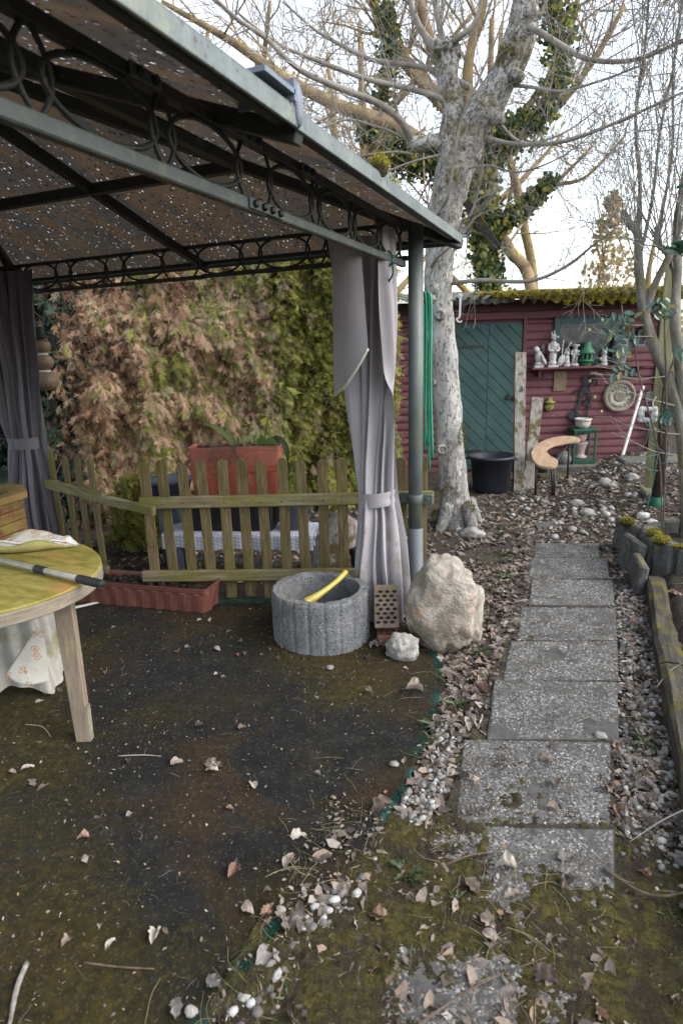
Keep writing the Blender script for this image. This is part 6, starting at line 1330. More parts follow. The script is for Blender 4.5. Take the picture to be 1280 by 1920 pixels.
BR = [([(-1.52, 5.3, 3.18), (-1.545, 5.22, 3.26), (-1.6, 5.1, 3.34), (-1.74, 5.0, 3.42), (-1.94, 4.85, 3.49), (-2.21, 4.7, 3.61), (-2.41, 4.6, 3.8), (-2.61, 4.5, 3.94), (-2.8, 4.4, 4.13)], .030),
      ([(-1.21, 5.4, 3.42), (-1.31, 5.35, 3.48), (-1.57, 5.3, 3.58), (-1.85, 5.2, 3.65), (-2.21, 5.1, 3.8), (-2.53, 5.0, 3.95), (-2.84, 4.9, 4.19)], .026),
      ([(-1.11, 5.5, 3.57), (-1.45, 5.5, 3.76), (-1.91, 5.5, 3.9), (-2.19, 5.5, 4.06), (-2.43, 5.5, 4.22), (-2.71, 5.5, 4.47)], .024),
      ([(-1.52, 5.3, 3.18), (-1.63, 5.2, 3.24), (-1.78, 5.1, 3.29), (-1.96, 5.0, 3.33), (-2.15, 4.9, 3.27), (-2.37, 4.8, 3.3)], .013),
      ([(-1.51, 5.3, 3.1), (-1.63, 5.2, 3.11), (-1.82, 5.1, 3.09), (-2.01, 5.0, 3.05), (-2.34, 4.9, 3.07)], .011),
      ([(-1.24, 5.4, 3.1), (-1.5, 5.2, 3.02), (-1.8, 5.0, 2.9), (-2.1, 4.85, 2.92)], .010),
      ([(-.72, 5.4, 3.88), (-.6, 5.3, 3.78), (-.38, 5.2, 3.59), (-.2, 5.1, 3.45), (.07, 5.0, 3.37), (.36, 4.9, 3.39)], .024),
      ([(-.78, 5.4, 3.5), (-.6, 5.3, 3.42), (-.4, 5.2, 3.33), (-.12, 5.1, 3.32), (.15, 5.0, 3.34)], .014),
      ([(-.98, 5.4, 3.18), (-.72, 5.2, 3.04), (-.37, 5.0, 2.95), (-.06, 4.9, 2.98), (.21, 4.8, 3.03), (.37, 4.7, 3.05)], .017),
      ([(-1.19, 5.4, 2.11), (-.93, 5.2, 2.1), (-.54, 5.0, 2.05), (-.28, 4.9, 2.12), (-.11, 4.8, 2.23), (.02, 4.7, 2.31)], .017),
      ([(-1.17, 5.3, 2.35), (-.98, 5.2, 2.56), (-.73, 5.1, 2.61), (-.53, 5.0, 2.69), (-.42, 4.9, 2.72)], .008),
      ([(-1.35, 5.28, 2.24), (-1.26, 5.15, 2.3), (-1.13, 5.1, 2.38), (-1.05, 5.05, 2.52), (-.99, 5.0, 2.54), (-.94, 5.0, 2.66), (-.89, 4.95, 2.9), (-.91, 4.9, 3.09)], .013),
      ([(-1.3, 5.25, 2.62), (-1.18, 5.1, 2.72), (-1.13, 5.05, 2.91), (-1.07, 5.0, 3.18), (-.92, 4.95, 3.44), (-.8, 4.9, 3.65), (-.72, 4.9, 3.88)], .013),
      ([(-1.28, 5.4, 3.81), (-1.32, 5.4, 3.95), (-1.37, 5.4, 4.16), (-1.39, 5.4, 4.5)], .03), ([(-1.28, 5.4, 3.83), (-1.16, 5.3, 3.84), (-1.04, 5.3, 3.92), (-.95, 5.3, 4.2)], .026), ([(-1.27, 5.4, 3.79), (-1.46, 5.5, 3.97), (-1.57, 5.5, 4.18), (-1.63, 5.5, 4.5)], .036), ([(-.69, 5.4, 3.99), (-.59, 5.4, 3.91), (-.49, 5.4, 4.15)], .022),
      ([(-.9, 5.4, 3.3), (-.7, 5.6, 3.15), (-.4, 5.7, 3.2), (-.1, 5.8, 3.4)], .013), ([(-1.1, 5.35, 2.95), (-.9, 5.2, 2.92), (-.65, 5.1, 2.82), (-.35, 5.0, 2.86), (-.1, 4.95, 3.0)], .009)]
tw = MB()
for P, r_ in BR:
    pth = curve(P, 6); b = MB(); b.tube(pth, lerp_list([r_ * 1.1, r_ * .85, r_ * .65, r_ * .32], len(pth)), 8, jit=.12); part('branch', b, M['twig_grey'], mt)
    sprout(tw, pth, 14 if len(P) > 5 else 8, .6, r_ * .26, 2, rs, TW, .15)
part('twigs', tw, M['twig_grey'], mt, kind='stuff')
for k, (c, rr, n) in enumerate((((-1.16, 5.24, .30), (.10, .05, .12), 500), ((-1.0, 5.30, .16), (.07, .07, .10), 700), ((-1.27, 5.30, .08), (.08, .08, .08), 700), ((-1.07, 5.30, .75), (.04, .04, .22), 500), ((-.80, 5.28, 3.62), (.07, .05, .1), 500))):
    tuft('moss_patch', c, rr, n, M['moss'], parent=mt, blade=1.2)['kind'] = 'stuff'
b = MB(); b.bar((-1.07, 5.26, 2.70), (-.80, 5.14, 2.32), .065, .022, (0, 1, .2)); single('broken_board', b, M['sleeper'], 'dark broken board hanging from the tree trunk', 'board', loc=(-1.07, 5.26, 2.7))
b = MB(); b.tube(curve([(-1.19, 5.32, 1.97), (-1.11, 5.24, 2.0), (-1.092, 5.24, 1.985)], 4), .008, 6); b.tube([(-1.10 + .016 * math.cos(a), 5.24, 1.995 + .016 * math.sin(a)) for a in np.linspace(0, 2 * PI, 13)[:-1]], .006, 6, closed=True); b.tube(curve([(-1.098, 5.24, 1.98), (-1.10, 5.24, 1.84), (-1.125, 5.24, 1.815), (-1.105, 5.24, 1.79), (-1.08, 5.24, 1.795)], 5), .008, 6)
single('white_hook', b, M['white_paint'], 'white metal screw hook fixed to the side of the tree trunk', 'hook', loc=(-1.11, 5.24, 1.97))

LEAFQ = [(np.array([(0, 0, 0), (.5, .35, .12), (.38, .9, .05), (0, 1.1, -.08), (-.38, .9, .05), (-.5, .35, .12), (0, .55, -.03)], float), np.array([(0, 1, 6), (1, 2, 6), (2, 3, 6), (3, 4, 6), (4, 5, 6), (5, 0, 6)]))]
def ivy_on(name, path, radii, n, parent, size=.062):
    pos = []; n = int(n * 1.25)
    for i in range(n):
        t = rng.random() * (len(path) - 1.001); k = int(t); p = Vector(path[k]).lerp(Vector(path[k + 1]), t - k); R_ = radii[k] + (radii[k + 1] - radii[k]) * (t - k)
        d = Vector(rng.normal(size=3)).normalized(); cl = .55 + .6 * nz(p.x * 1.7 + d.x * 2, p.y + d.y * 2, p.z * 1.7 + d.z * 2)
        pos.append(tuple(p + d * R_ * max(.15, cl) * (.35 + .9 * rng.random() ** .8)))
    o = scatter(name, LEAFQ, pos, euler_mats((r(n) - .5) * 2.4 + 1.2, (r(n) - .5) * 2.0, r(n) * 6.28), size * (.6 + .7 * r(n)), r(n) ** 1.2, M['ivy'], parent, org=ORG[parent.name]); o['kind'] = 'stuff'
GT = dict(seg=.35, wob=.12, up=.03, rmin=.006, nch=(0, 4, 5, 5), ratio=.55)
def big_tree(label, base, limbs, mat, twm, n_sp, L, lvl, ivy=None, cat='tree', prm=GT, name='bare_tree', group='bare trees beyond the garden'):
    root = thing(name, label, cat, base, group); b0 = MB(); tws = MB()
    for i, (P, ra) in enumerate(limbs):
        pth = curve(P, 5); b = MB(); b.tube(pth, lerp_list(ra, len(pth)), 12, jit=.15); part('trunk' if i == 0 else 'limb', b, mat, root)
        sprout(tws, pth, n_sp, L, ra[-1] * .55, lvl, rs, prm, .3)
    part('twigs', tws, twm, root, kind='stuff')
    for q in (ivy or []): ivy_on('ivy', *q[:2], q[2], root, *(q[3:]))
    return root
big_tree('tall golden barked tree wrapped in ivy behind the old tree', (-.95, 10, 0),
         [([(-.9, 10, -.1), (-1.03, 10, 2.34), (-1.37, 10, 2.95), (-1.7, 10, 3.49), (-1.91, 10, 4.23), (-2.21, 10, 5.1), (-2.65, 10, 5.98), (-2.89, 10, 7.2)], [.11, .085, .085, .095, .10, .09, .08, .05]),
          ([(-1.99, 10, 4.31), (-2.59, 9.8, 4.48), (-3.01, 9.6, 4.73), (-3.76, 9.4, 5.03), (-4.51, 9.2, 5.43), (-5.25, 9.0, 5.96), (-6.3, 8.8, 6.6)], [.11, .11, .10, .09, .08, .06, .03]),
          ([(-2.08, 10, 4.74), (-2.72, 10, 5.39), (-3.29, 10, 6.11), (-3.61, 10, 7.0)], [.12, .10, .08, .05]), ([(-1.5, 10, 3.15), (-2.1, 9.7, 3.35), (-2.9, 9.4, 3.6), (-3.8, 9.2, 3.8)], [.08, .07, .05, .03]),
          ([(-2.0, 10, 4.6), (-2.0, 9.8, 5.4), (-1.8, 9.8, 6.2), (-1.9, 9.8, 7)], [.09, .07, .06, .04])],
         M['bark_gold'], M['twig_gold'], 13, 1.9, 2,
         [([Vector(p) for p in ((-1.62, 10, 2.2), (-1.7, 9.9, 2.8), (-1.75, 9.9, 3.4), (-1.95, 9.9, 4.1), (-2.2, 9.9, 4.9))], [.35, .45, .5, .5, .35], 4200), ([Vector(p) for p in ((-3.5, 9.6, 4.75), (-2.9, 9.7, 4.3), (-2.3, 9.8, 4.2), (-1.6, 9.9, 4.3), (-1.2, 9.9, 4.6))], [.25, .42, .5, .5, .25], 3600), ([Vector(p) for p in ((-1.75, 9.8, 3.2), (-1.3, 9.8, 3.35), (-.8, 9.8, 3.75))], [.25, .26, .18], 1500), ([Vector(p) for p in ((-1.1, 9.8, 4.4), (-.75, 9.8, 5.0), (-.85, 9.8, 5.8), (-1.2, 9.8, 6.4))], [.3, .3, .35, .3], 1900), ([Vector(p) for p in ((-3.3, 9.7, 5.0), (-3.1, 9.7, 5.7), (-3.2, 9.7, 6.3))], [.3, .25, .2], 700)])
big_tree('slender golden tree forking above the shed roof', (-1.0, 11, 0),
         [([(-1.0, 11, -.1), (-1.09, 11, 2.41), (-1.26, 11, 3.3), (-1.46, 11, 4.11), (-1.56, 11, 4.42), (-1.87, 11, 5.22), (-1.9, 11, 6.4)], [.12, .075, .07, .065, .06, .055, .04]),
          ([(-1.7, 11, 4.8), (-1.25, 11, 5.2), (-.82, 11, 5.8), (-.64, 11, 6.64)], [.06, .055, .05, .03]), ([(-1.4, 11, 4.9), (-.9, 11, 5.05), (-.4, 11, 5.6), (-.05, 11, 6.18)], [.06, .06, .05, .03]), ([(-1.35, 11, 3.5), (-.9, 10.8, 3.9), (-.4, 10.6, 3.95), (.1, 10.5, 4.4)], [.04, .035, .025, .015])], M['bark_gold'], M['twig_gold'], 8, 1.5, 2)
for i, (x, y, h, ln) in enumerate(((-6.2, 10.5, 6.5, .5), (-4.4, 12.5, 7.5, -.2), (-8.2, 12.5, 8, .3), (-5.6, 14.5, 8, -.5), (-2.6, 15, 8, .2))):
    z = gh(x, y); P = [(x, y, z - .2), (x + ln * .3, y, z + h * .3), (x + ln * .6, y, z + h * .6), (x + ln, y, z + h)]
    lim = [(P, [.22, .17, .12, .04])]
    for k in range(6):
        a = k * 1.05 + i; z1_ = h * (.30 + .09 * k); lim.append(([(x + ln * z1_ / h, y, z + z1_), (x + ln * z1_ / h + 1.0 * math.cos(a), y + .8 * math.sin(a), z + z1_ + .7), (x + ln * z1_ / h + 2.1 * math.cos(a), y + 1.5 * math.sin(a), z + z1_ + 1.6)], [.09, .06, .025]))
    big_tree(['golden bare tree rising behind the gazebo roof edge', 'bare tree farther left of the ivy clad trunk', 'leftmost far bare tree above the gazebo roof', 'bare tree deep behind the hedge', 'bare tree between the ivy tree and gazebo'][i], (x, y, z), lim, M['bark_gold'], M['twig_gold'], 4, 1.7, 2, prm=GT)
FT = dict(seg=.5, wob=.14, up=.05, rmin=.009, nch=(0, 5, 5, 5), ratio=.6)
for i, (x, y, h) in enumerate(((.9, 15, 4.0), (2.6, 17, 5.0), (-.1, 19, 4.2), (4.6, 16, 6.0), (1.9, 22, 5.0), (3.4, 12, 5.5))):
    z = gh(x, y); lim = [([(x, y, z - .2), (x + .1, y, z + h * .35), (x - .1, y, z + h * .7), (x, y, z + h)], [.12, .09, .06, .02])]
    big_tree(['thin far bare tree just above the shed roof', 'far bare tree right of the shed roof', 'small hazy tree above the shed roof middle', 'tall far bare tree at the right edge', 'farthest hazy bare tree on the slope', 'bare tree behind the right shrub'][i], (x, y, z), lim, M['bark_gold'], M['twig_gold'], 9, 1.5, 1, prm=FT)
# far slope thicket: one mass
th_ = MB(); rs2 = random.Random(9)
for i in range(700):
    x, y = rs2.uniform(-6, 9), rs2.uniform(13.5, 27); shoot(th_, (x, y, gh(x, y) - .1), (rs2.gauss(0, .35), rs2.gauss(0, .35), 1), rs2.uniform(1.0, 2.3) * (.55 + .03 * y), .02, 1, rs2, dict(seg=.5, wob=.18, up=.03, rmin=.007, nch=(0, 5), ratio=.6))
thk = single('thicket', th_, M['twig_gold'], kind='stuff')
n = 9000; px_, py_ = rng.uniform(-6, 9, n), rng.uniform(13.5, 27, n)
pz_ = np.array([gh(float(a), float(c_)) for a, c_ in zip(px_, py_)]) + rng.random(n) ** 1.3 * (1.5 + .04 * py_)
scatter('leaves', LEAFQ, np.stack([px_, py_, pz_], 1), euler_mats(r(n) * 6, r(n) * 6, r(n) * 6), .09 + .12 * r(n), r(n), M['far_leaf'], thk)['kind'] = 'stuff'
et = thing('far_conifer', 'thin hazy conifer above the shed roof with sparse yellowish leaves', 'tree', (.0, 13, 0))
b = MB(); shoot(b, (.0, 13, -.1), (0, 0, 1), 4.3, .05, 2, rs, dict(seg=.4, wob=.06, up=.1, rmin=.005, nch=(0, 4, 14), ratio=.3)); part('trunk', b, M['bark_gold'], et)
n = 900; zz = rng.uniform(1.4, 4.2, n); rr = (4.4 - zz) * .30 * np.sqrt(r(n)); aa = r(n) * 6.28
scatter('foliage', LEAFQ, np.stack([rr * np.cos(aa), 13 + rr * np.sin(aa), zz], 1), euler_mats(r(n) * 6, r(n) * 6, r(n) * 6), .04 + .07 * r(n), r(n), M['far_leaf'], et, org=(0, 13, 0))['kind'] = 'stuff'

# ================================================================ right hand shrub
shb = thing('multi_stem_shrub', 'bare mossy multi stemmed shrub rising from the raised bed', 'shrub', (.66, 4.9, .1))
SH = dict(seg=.12, wob=.06, up=.10, rmin=.0016, nch=(0, 4, 5), ratio=.5)
ST = [([(.70, 4.9, .05), (.60, 4.9, .8), (.49, 4.9, 1.22), (.34, 4.9, 1.55), (.26, 4.9, 1.77), (.20, 4.9, 2.05), (.17, 4.9, 2.29), (.11, 4.9, 2.37), (.065, 4.9, 2.45)], [.055, .05, .046, .043, .04, .037, .033, .030, .026]),
      ([(.80, 4.95, .05), (.62, 4.92, .9), (.52, 4.9, 1.37), (.45, 4.9, 1.73), (.43, 4.9, 2.07), (.40, 4.9, 2.35), (.42, 4.9, 2.7), (.40, 4.9, 3.2), (.44, 4.9, 3.9)], [.05, .048, .045, .04, .035, .028, .022, .015, .008]),
      ([(.26, 4.9, 1.75), (.30, 4.88, 1.95), (.36, 4.86, 2.10), (.40, 4.84, 2.22), (.47, 4.84, 2.5)], [.03, .028, .024, .022, .015]),
      ([(.44, 4.9, 2.0), (.36, 4.9, 2.16), (.30, 4.9, 2.22), (.285, 4.9, 2.33)], [.026, .024, .022, .018]),
      ([(.95, 5.1, .05), (.75, 5.1, 1.0), (.62, 5.1, 1.8), (.60, 5.1, 2.6), (.52, 5.1, 3.6)], [.035, .03, .025, .018, .008]),
      ([(.17, 4.9, 2.25), (.16, 4.92, 2.6), (.10, 4.95, 3.0), (.12, 4.95, 3.5), (.10, 4.95, 4.0)], [.02, .015, .012, .009, .005]),
      ([(.19, 4.9, 2.1), (.24, 4.9, 2.5), (.25, 4.9, 2.9), (.30, 4.9, 3.4), (.28, 4.9, 4.0)], [.014, .012, .010, .008, .004]),
      ([(.30, 4.9, 2.3), (.33, 4.9, 2.8), (.29, 4.9, 3.3), (.34, 4.9, 4.0)], [.013, .010, .008, .004])]
tws = MB()
for P, ra in ST:
    pth = curve(P, 6); b = MB(); b.tube(pth, [v * .82 for v in lerp_list(ra, len(pth))], 14, jit=.25); part('stem', b, M['bark_dark'], shb)
    sprout(tws, pth, 12, 1.0, .005, 2, rs, SH, .45, (0, -.1, .8))
for (a, d, L) in (((.28, 4.88, 1.70), (-1, -.2, .15), .32), ((.32, 4.86, 1.62), (-1, 0, .05), .42), ((.42, 4.86, 1.35), (-1, -.2, -.1), .5), ((.5, 4.86, 1.15), (-1, -.2, .25), .55), ((.55, 4.86, .95), (-.9, -.3, .05), .5), ((.55, 4.86, .8), (-.8, -.5, .2), .5), ((.5, 4.88, 1.25), (-.9, 0, .35), .6)):
    shoot(tws, a, d, L, .005, 1, rs, dict(seg=.08, wob=.12, up=.01, rmin=.0022, nch=(0, 3), ratio=.5))
part('twigs', tws, M['twig_grey'], shb, kind='stuff')
b = MB()
for q in ((-.01, 4.78, 1.74), (-.09, 4.86, 1.68), (-.06, 4.72, 1.33), (-.02, 4.7, 1.22), (.03, 4.7, 1.12), (0, 4.75, 1.48)): b.blob(q, (.010, .010, .014), 1)
part('bud', b, M['bud'], shb, kind='stuff')
b = MB()   # teal twine round the brown post
for k in range(7):
    z = .45 + k * .09; a0 = k * 1.7; b.tube(curve([(.585 + .062 * math.cos(a0 + t), 6.30 + .062 * math.sin(a0 + t), z + .05 * math.sin(t * 1.3 + k)) for t in np.linspace(0, 4.6, 7)], 3), .0028, 5)
b.tube(curve([(.54, 6.24, .95), (.45, 6.2, .86), (.52, 6.2, .74), (.46, 6.2, .70), (.54, 6.22, .62), (.53, 6.22, .3), (.50, 6.2, .05)], 5), .0035, 5); b.tube(curve([(.55, 6.24, .80), (.44, 6.15, .85), (.38, 6.15, .93)], 4), .0035, 5); b.tube(curve([(.55, 6.22, .58), (.45, 6.18, .55), (.47, 6.18, .45), (.56, 6.2, .43)], 4), .0035, 5)
single('teal_twine', b, M['rope_teal'], 'teal plastic twine tangled around the brown steel post', 'twine', loc=(.55, 6.24, .6))
# glossy leaf plants
lv = MB(); lv.grid(lambda u, v: Vector(((u - .5) * .52 * math.sin(PI * (.06 + .94 * v)) ** .8, v, .10 * abs(u - .5) * 2 - .16 * v * v)), 5, 8); leaf_me = mesh_of('oval_leaf', lv, M['glossy_leaf'])
def leafy(name, label, base, stems, leaves, size, stemr=.006, mat=None, cat='plant'):
    root = thing(name, label, cat, base); bq = Vector(base)
    for P in stems: b = MB(); b.tube(curve(P, 5), stemr, 6); part('stem', b, M['twig'], root)
    me = leaf_me
    if mat: me = leaf_me.copy(); me.materials.clear(); me.materials.append(mat)
    for (p, rot, s) in leaves: o = inst('leaf', me, root, tuple(Vector(p) - bq), rot, s * size)
    return root
lvs = []
for (c, dirv, n) in (((.17, 4.6, 1.70), (-1, -.1, .35), 7), ((.18, 4.6, 1.66), (-1, -.2, -.15), 8), ((.20, 4.6, 1.62), (-.75, -.3, -.6), 8), ((.21, 4.58, 1.42), (-.8, -.3, -.2), 7), ((.34, 4.62, 1.72), (.2, -.4, .5), 7), ((.36, 4.6, 1.78), (-.5, -.3, .4), 5), ((.44, 4.6, 1.5), (.5, -.4, .1), 7), ((.40, 4.6, 1.1), (.3, -.5, 0), 6), ((.19, 4.6, 1.72), (-.2, -.2, 1), 3)):
    dv = Vector(dirv).normalized()
    for k in range(n):
        p = Vector(c) + dv * (.022 * k); sgn = 1 if k % 2 else -1; sidev = dv.cross(Vector((0, -1, .3))).normalized() * sgn + dv * .55
        yv = Vector(sidev).normalized(); zv = Vector((rs.gauss(0, .35), -.75 + rs.gauss(0, .25), .65)); xv = yv.cross(zv).normalized(); zv = xv.cross(yv); lvs.append((p, Matrix((xv, yv, zv)).transposed().to_euler(), rs.uniform(.75, 1.15)))
leafy('mahonia', 'glossy green mahonia with small yellow flowers before the shed window', (.50, 4.6, .1), [[(.50, 4.6, .05), (.42, 4.6, .8), (.25, 4.6, 1.35), (.18, 4.6, 1.68)], [(.50, 4.6, .1), (.44, 4.6, 1.0), (.36, 4.6, 1.75)], [(.42, 4.6, .9), (.40, 4.6, 1.2), (.44, 4.6, 1.5)]], lvs, .064)
b = MB()
for k in range(22): b.blob((.145 + rs.gauss(0, .012), 4.57 + rs.gauss(0, .01), 1.665 + rs.gauss(0, .016)), .0055, 1)
single('mahonia_flower', b, M['moss_bright'], 'small yellow flower cluster in the mahonia leaves', 'flower', loc=(.145, 4.57, 1.665))
lvs = [((.27, 2.6, 1.875), (.4 + .1 * k, .3 * k - .5, 1.4 + .45 * k), 1.0) for k in range(5)] + [((.29, 2.58, 1.90), (-.2, .6, 2.3), 1.0), ((.30, 2.6, 2.10), (.2, 0, 1.5), 1.0), ((.31, 2.6, 2.11), (.3, .2, .7), 1.0), ((.31, 2.6, 1.88), (.3, .2, 4.0), 1.0)]
leafy('evergreen_shrub', 'tall evergreen shrub with long teal leaves at the right edge', (.62, 2.6, .1), [[(.62, 2.6, .08), (.60, 2.6, .9), (.45, 2.6, 1.6), (.28, 2.6, 1.88)], [(.52, 2.6, 1.45), (.42, 2.6, 1.9), (.31, 2.6, 2.11)]], lvs, .10, .008)

# ================================================================ hedge
def spray(seed, droop=.0, n=7, L=.15):
    """a flat feathery conifer spray: stem, side shoots and their own side shoots, each one tapered sliver"""
    q = random.Random(seed); V, F = [], []
    def sliver(a, b_, w0):
        d = (b_ - a).normalized(); s = Vector((-d.y, d.x, 0)); i = len(V); V.extend([a - s * w0, a + s * w0, b_]); F.append((i, i + 1, i + 2))
    def bend(p): t = p.y / L; return Vector((p.x, p.y * (1 - .18 * droop * t), p.z - droop * .055 * t * t - abs(p.x) * .3 * droop))
    sliver(Vector((0, 0, 0)), Vector((q.gauss(0, .008), L * 1.05, 0)), .0042)
    for k in range(n):
        y = L * (.12 + .78 * k / n)
        for sg in (-1, 1):
            ln = L * .46 * (1 - .60 * k / n) * q.uniform(.55, 1.25); d = Vector((sg * .60, .80, q.gauss(0, .35))).normalized(); a = Vector((0, y, 0)); sliver(a, a + d * ln, .0044)
            c = a + d * ln * q.uniform(.35, .6); sliver(c, c + Vector((sg * q.choice((.1, .95)), .75, q.gauss(0, .3))).normalized() * ln * .5, .0036)
    return np.array([tuple(bend(v)) for v in V]), np.array(F)
HL = [(-6.6, 3.55), (-5.2, 4.05), (-4.35, 4.45), (-3.25, 5.25), (-2.55, 5.75), (-1.95, 6.1)]
def hedge_pt(t):
    f = t * (len(HL) - 1); i = min(len(HL) - 2, int(f)); a, c = Vector(HL[i]), Vector(HL[i + 1]); p = a.lerp(c, f - i); d = (c - a).normalized(); return Vector((p.x, p.y, 0)), Vector((d.y, -d.x, 0))
def hedge(label, t0, t1, nsp, m, droop, H, seed, upd, sz=1.0):
    c, nr = hedge_pt((t0 + t1) / 2); root = thing('conifer_hedge', label, 'hedge', (c.x, c.y, 0), 'overgrown conifer hedge plants')
    def surf_(t, z): return .24 * nz(t * 22 + seed, z * 2.0) + .16 * nz(t * 55, z * 4.8, seed) + .05 * nz(t * 130, z * 11, seed) - .05 * z * .3
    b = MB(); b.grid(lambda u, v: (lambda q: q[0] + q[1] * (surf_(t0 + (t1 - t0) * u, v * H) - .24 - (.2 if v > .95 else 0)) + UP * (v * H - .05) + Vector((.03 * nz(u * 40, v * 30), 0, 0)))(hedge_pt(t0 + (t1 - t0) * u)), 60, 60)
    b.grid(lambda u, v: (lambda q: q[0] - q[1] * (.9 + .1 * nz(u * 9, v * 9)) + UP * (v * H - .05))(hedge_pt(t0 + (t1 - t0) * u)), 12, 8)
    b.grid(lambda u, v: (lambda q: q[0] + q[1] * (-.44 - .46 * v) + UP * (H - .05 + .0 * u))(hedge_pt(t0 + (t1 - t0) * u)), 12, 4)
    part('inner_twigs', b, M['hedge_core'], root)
    ts = np.clip(rng.uniform(t0, t1, nsp) + rng.normal(0, .028, nsp), 0, 1); zs = rng.uniform(.02, H, nsp); depth = np.abs(rng.normal(0, .10, nsp)); pos = np.empty((nsp, 3)); mats = np.empty((nsp, 3, 3)); rn = np.empty(nsp)
    for i in range(nsp):
        p, nr = hedge_pt(ts[i]); o = surf_(ts[i], zs[i]) - depth[i] + .02; q = p + nr * o; pos[i] = (q.x, q.y, zs[i])
        yd = (nr * .8 + UP * (upd + rng.normal(0, .30)) + Vector(rng.normal(0, .36, 3))).normalized(); zd = (UP * 1.0 + nr * .55 + Vector(rng.normal(0, .4, 3))); xd = yd.cross(zd).normalized(); zd = xd.cross(yd)
        mats[i] = np.array(Matrix((xd, yd, zd)).transposed())
        k = .5 + .42 * nz(ts[i] * 22 + seed, zs[i] * 1.7, 2) + .25 * nz(ts[i] * 70, zs[i] * 5, 3); rn[i] = k + rng.normal(0, .16) + (.26 * (ts[i] - t0) / (t1 - t0) - .10 if seed == 2.0 else 0)
    scatter('foliage', [spray(seed * 10 + k, droop) for k in range(7)], pos, mats, sz * (.7 + .7 * r(nsp)), np.clip(rn, 0, 1), m, root, org=ORG[root.name])['kind'] = 'stuff'
    tw_ = MB()
    for i in range(150):
        t, z = rng.uniform(t0, t1), rng.uniform(.1, H * .9); p, nr = hedge_pt(t); shoot(tw_, p + nr * (surf_(t, z) - .15) + UP * z, nr + Vector(rng.normal(0, .8, 3)) + UP * .3, .35, .0045, 1, rs, dict(seg=.07, wob=.2, up=.0, rmin=.0016, nch=(0, 4), ratio=.5))
    part('bare_twigs', tw_, M['twig_grey'], root, kind='stuff')
    return root
hedge('blue green conifer hedge plant with brown tips at the left', .0, .37, 8000, M['thuja_blue'], .7, 3.1, 1.0, -.15, .85)
hedge('dead brown conifer hedge plant in the middle', .37, .69, 19000, M['thuja_brown'], 1.1, 3.2, 2.0, -.7, .92)
hr_ = hedge('yellow green conifer hedge plant behind the right curtain', .68, 1.0, 15000, M['thuja_green'], .6, 3.2, 3.0, -.15, .90)
p, nr = hedge_pt(.705); b = MB(); q = p + nr * .03; q = p - nr * .12; b.tube(curve([q + UP * -.1, q + UP * .8 + Vector((.04, 0, 0)), q + UP * 1.6, q + UP * 2.6], 6), lerp_list([.13, .10, .085, .06], 19), 12, jit=.2); part('trunk', b, M['hedge_core'], hr_)
# low olive bush behind the left fence gap
lb = thing('low_conifer', 'low olive green conifer growth seen through the fence gap', 'shrub', (-3.55, 3.95, 0)); n = 1500
d = rng.normal(size=(n, 3)); d /= np.linalg.norm(d, axis=1)[:, None]; d[:, 2] = np.abs(d[:, 2])
scatter('foliage', [spray(70 + k, .5) for k in range(4)], np.array([-3.5, 4.0, .02]) + d * np.array([.34, .26, .62]) * (.55 + .45 * r(n))[:, None], euler_mats(-d[:, 1] + r(n), d[:, 0] + r(n), r(n) * 6.28), .7 + .5 * r(n), r(n) * .8, M['thuja_green'], lb, org=(-3.55, 3.95, 0))['kind'] = 'stuff'
b = MB(); b.tube([(-3.5, 4.0, -.05), (-3.46, 4.0, .3), (-3.5, 4.0, .55)], [.06, .05, .02], 8, jit=.2); part('trunk', b, M['bark_dark'], lb)

# ================================================================ ground cover
def gz_(x, y):
    if on_slab(x, y): return 0.002
    if on_patio(x, y): return 0.006
    return gh(x, y) + 0.001
def leaf_shape(seed, lobed=True, curl=1.0):
    """a dry leaf, 1 long: lobed outline, folded along the midrib, crumpled and curled"""
    q = random.Random(seed); K = 13; V, F = [], []; c1, c2, tw_ = q.uniform(.2, 1.1) * curl, q.uniform(-.9, 1.3) * curl, q.uniform(-.9, .9) * curl; bend = q.uniform(-.5, .5); ph = q.random() * 6
    SS = (-1, -.66, -.33, 0, .33, .66, 1)
    for i in range(K):
        t = i / (K - 1); wd = .27 * math.sin(PI * min(1, .05 + .95 * t)) ** .75 * (1.1 - .25 * t)
        if i == K - 1: wd = .012
        if i == 0: wd = .03
        for s in SS:
            lob = 1 + (.30 * math.sin(t * 20 + ph + (1.2 if s > 0 else 0)) if lobed and abs(s) > .5 and 0 < i < K - 1 else 0) + q.gauss(0, .07) * abs(s)
            x = s * wd * lob + bend * (t - .5) ** 2 * .5
            z = -.5 * c2 * (t - .5) ** 2 + c1 * s * s * wd * 1.5 + tw_ * s * wd * (t - .5) * 2.2 + .05 * math.sin(s * 5 + t * 9 + ph) * abs(s) + q.gauss(0, .012)
            V.append((x, (t - .5) * (1 - .12 * abs(c2)), z))
    zm = min(v[2] for v in V); V = [(a, b_, c - zm) for a, b_, c in V]; n = len(SS)
    for i in range(K - 1):
        for k in range(n - 1):
            a = i * n + k; F += [(a, a + 1, a + n + 1), (a, a + n + 1, a + n)]
    i0 = len(V); V += [(-.012, -.5, V[3][2] + .01), (.012, -.5, V[3][2] + .01), (q.uniform(-.1, .1), -.72, V[3][2] + .04)]; F.append((i0, i0 + 1, i0 + 2))
    return np.array(V), np.array(F)
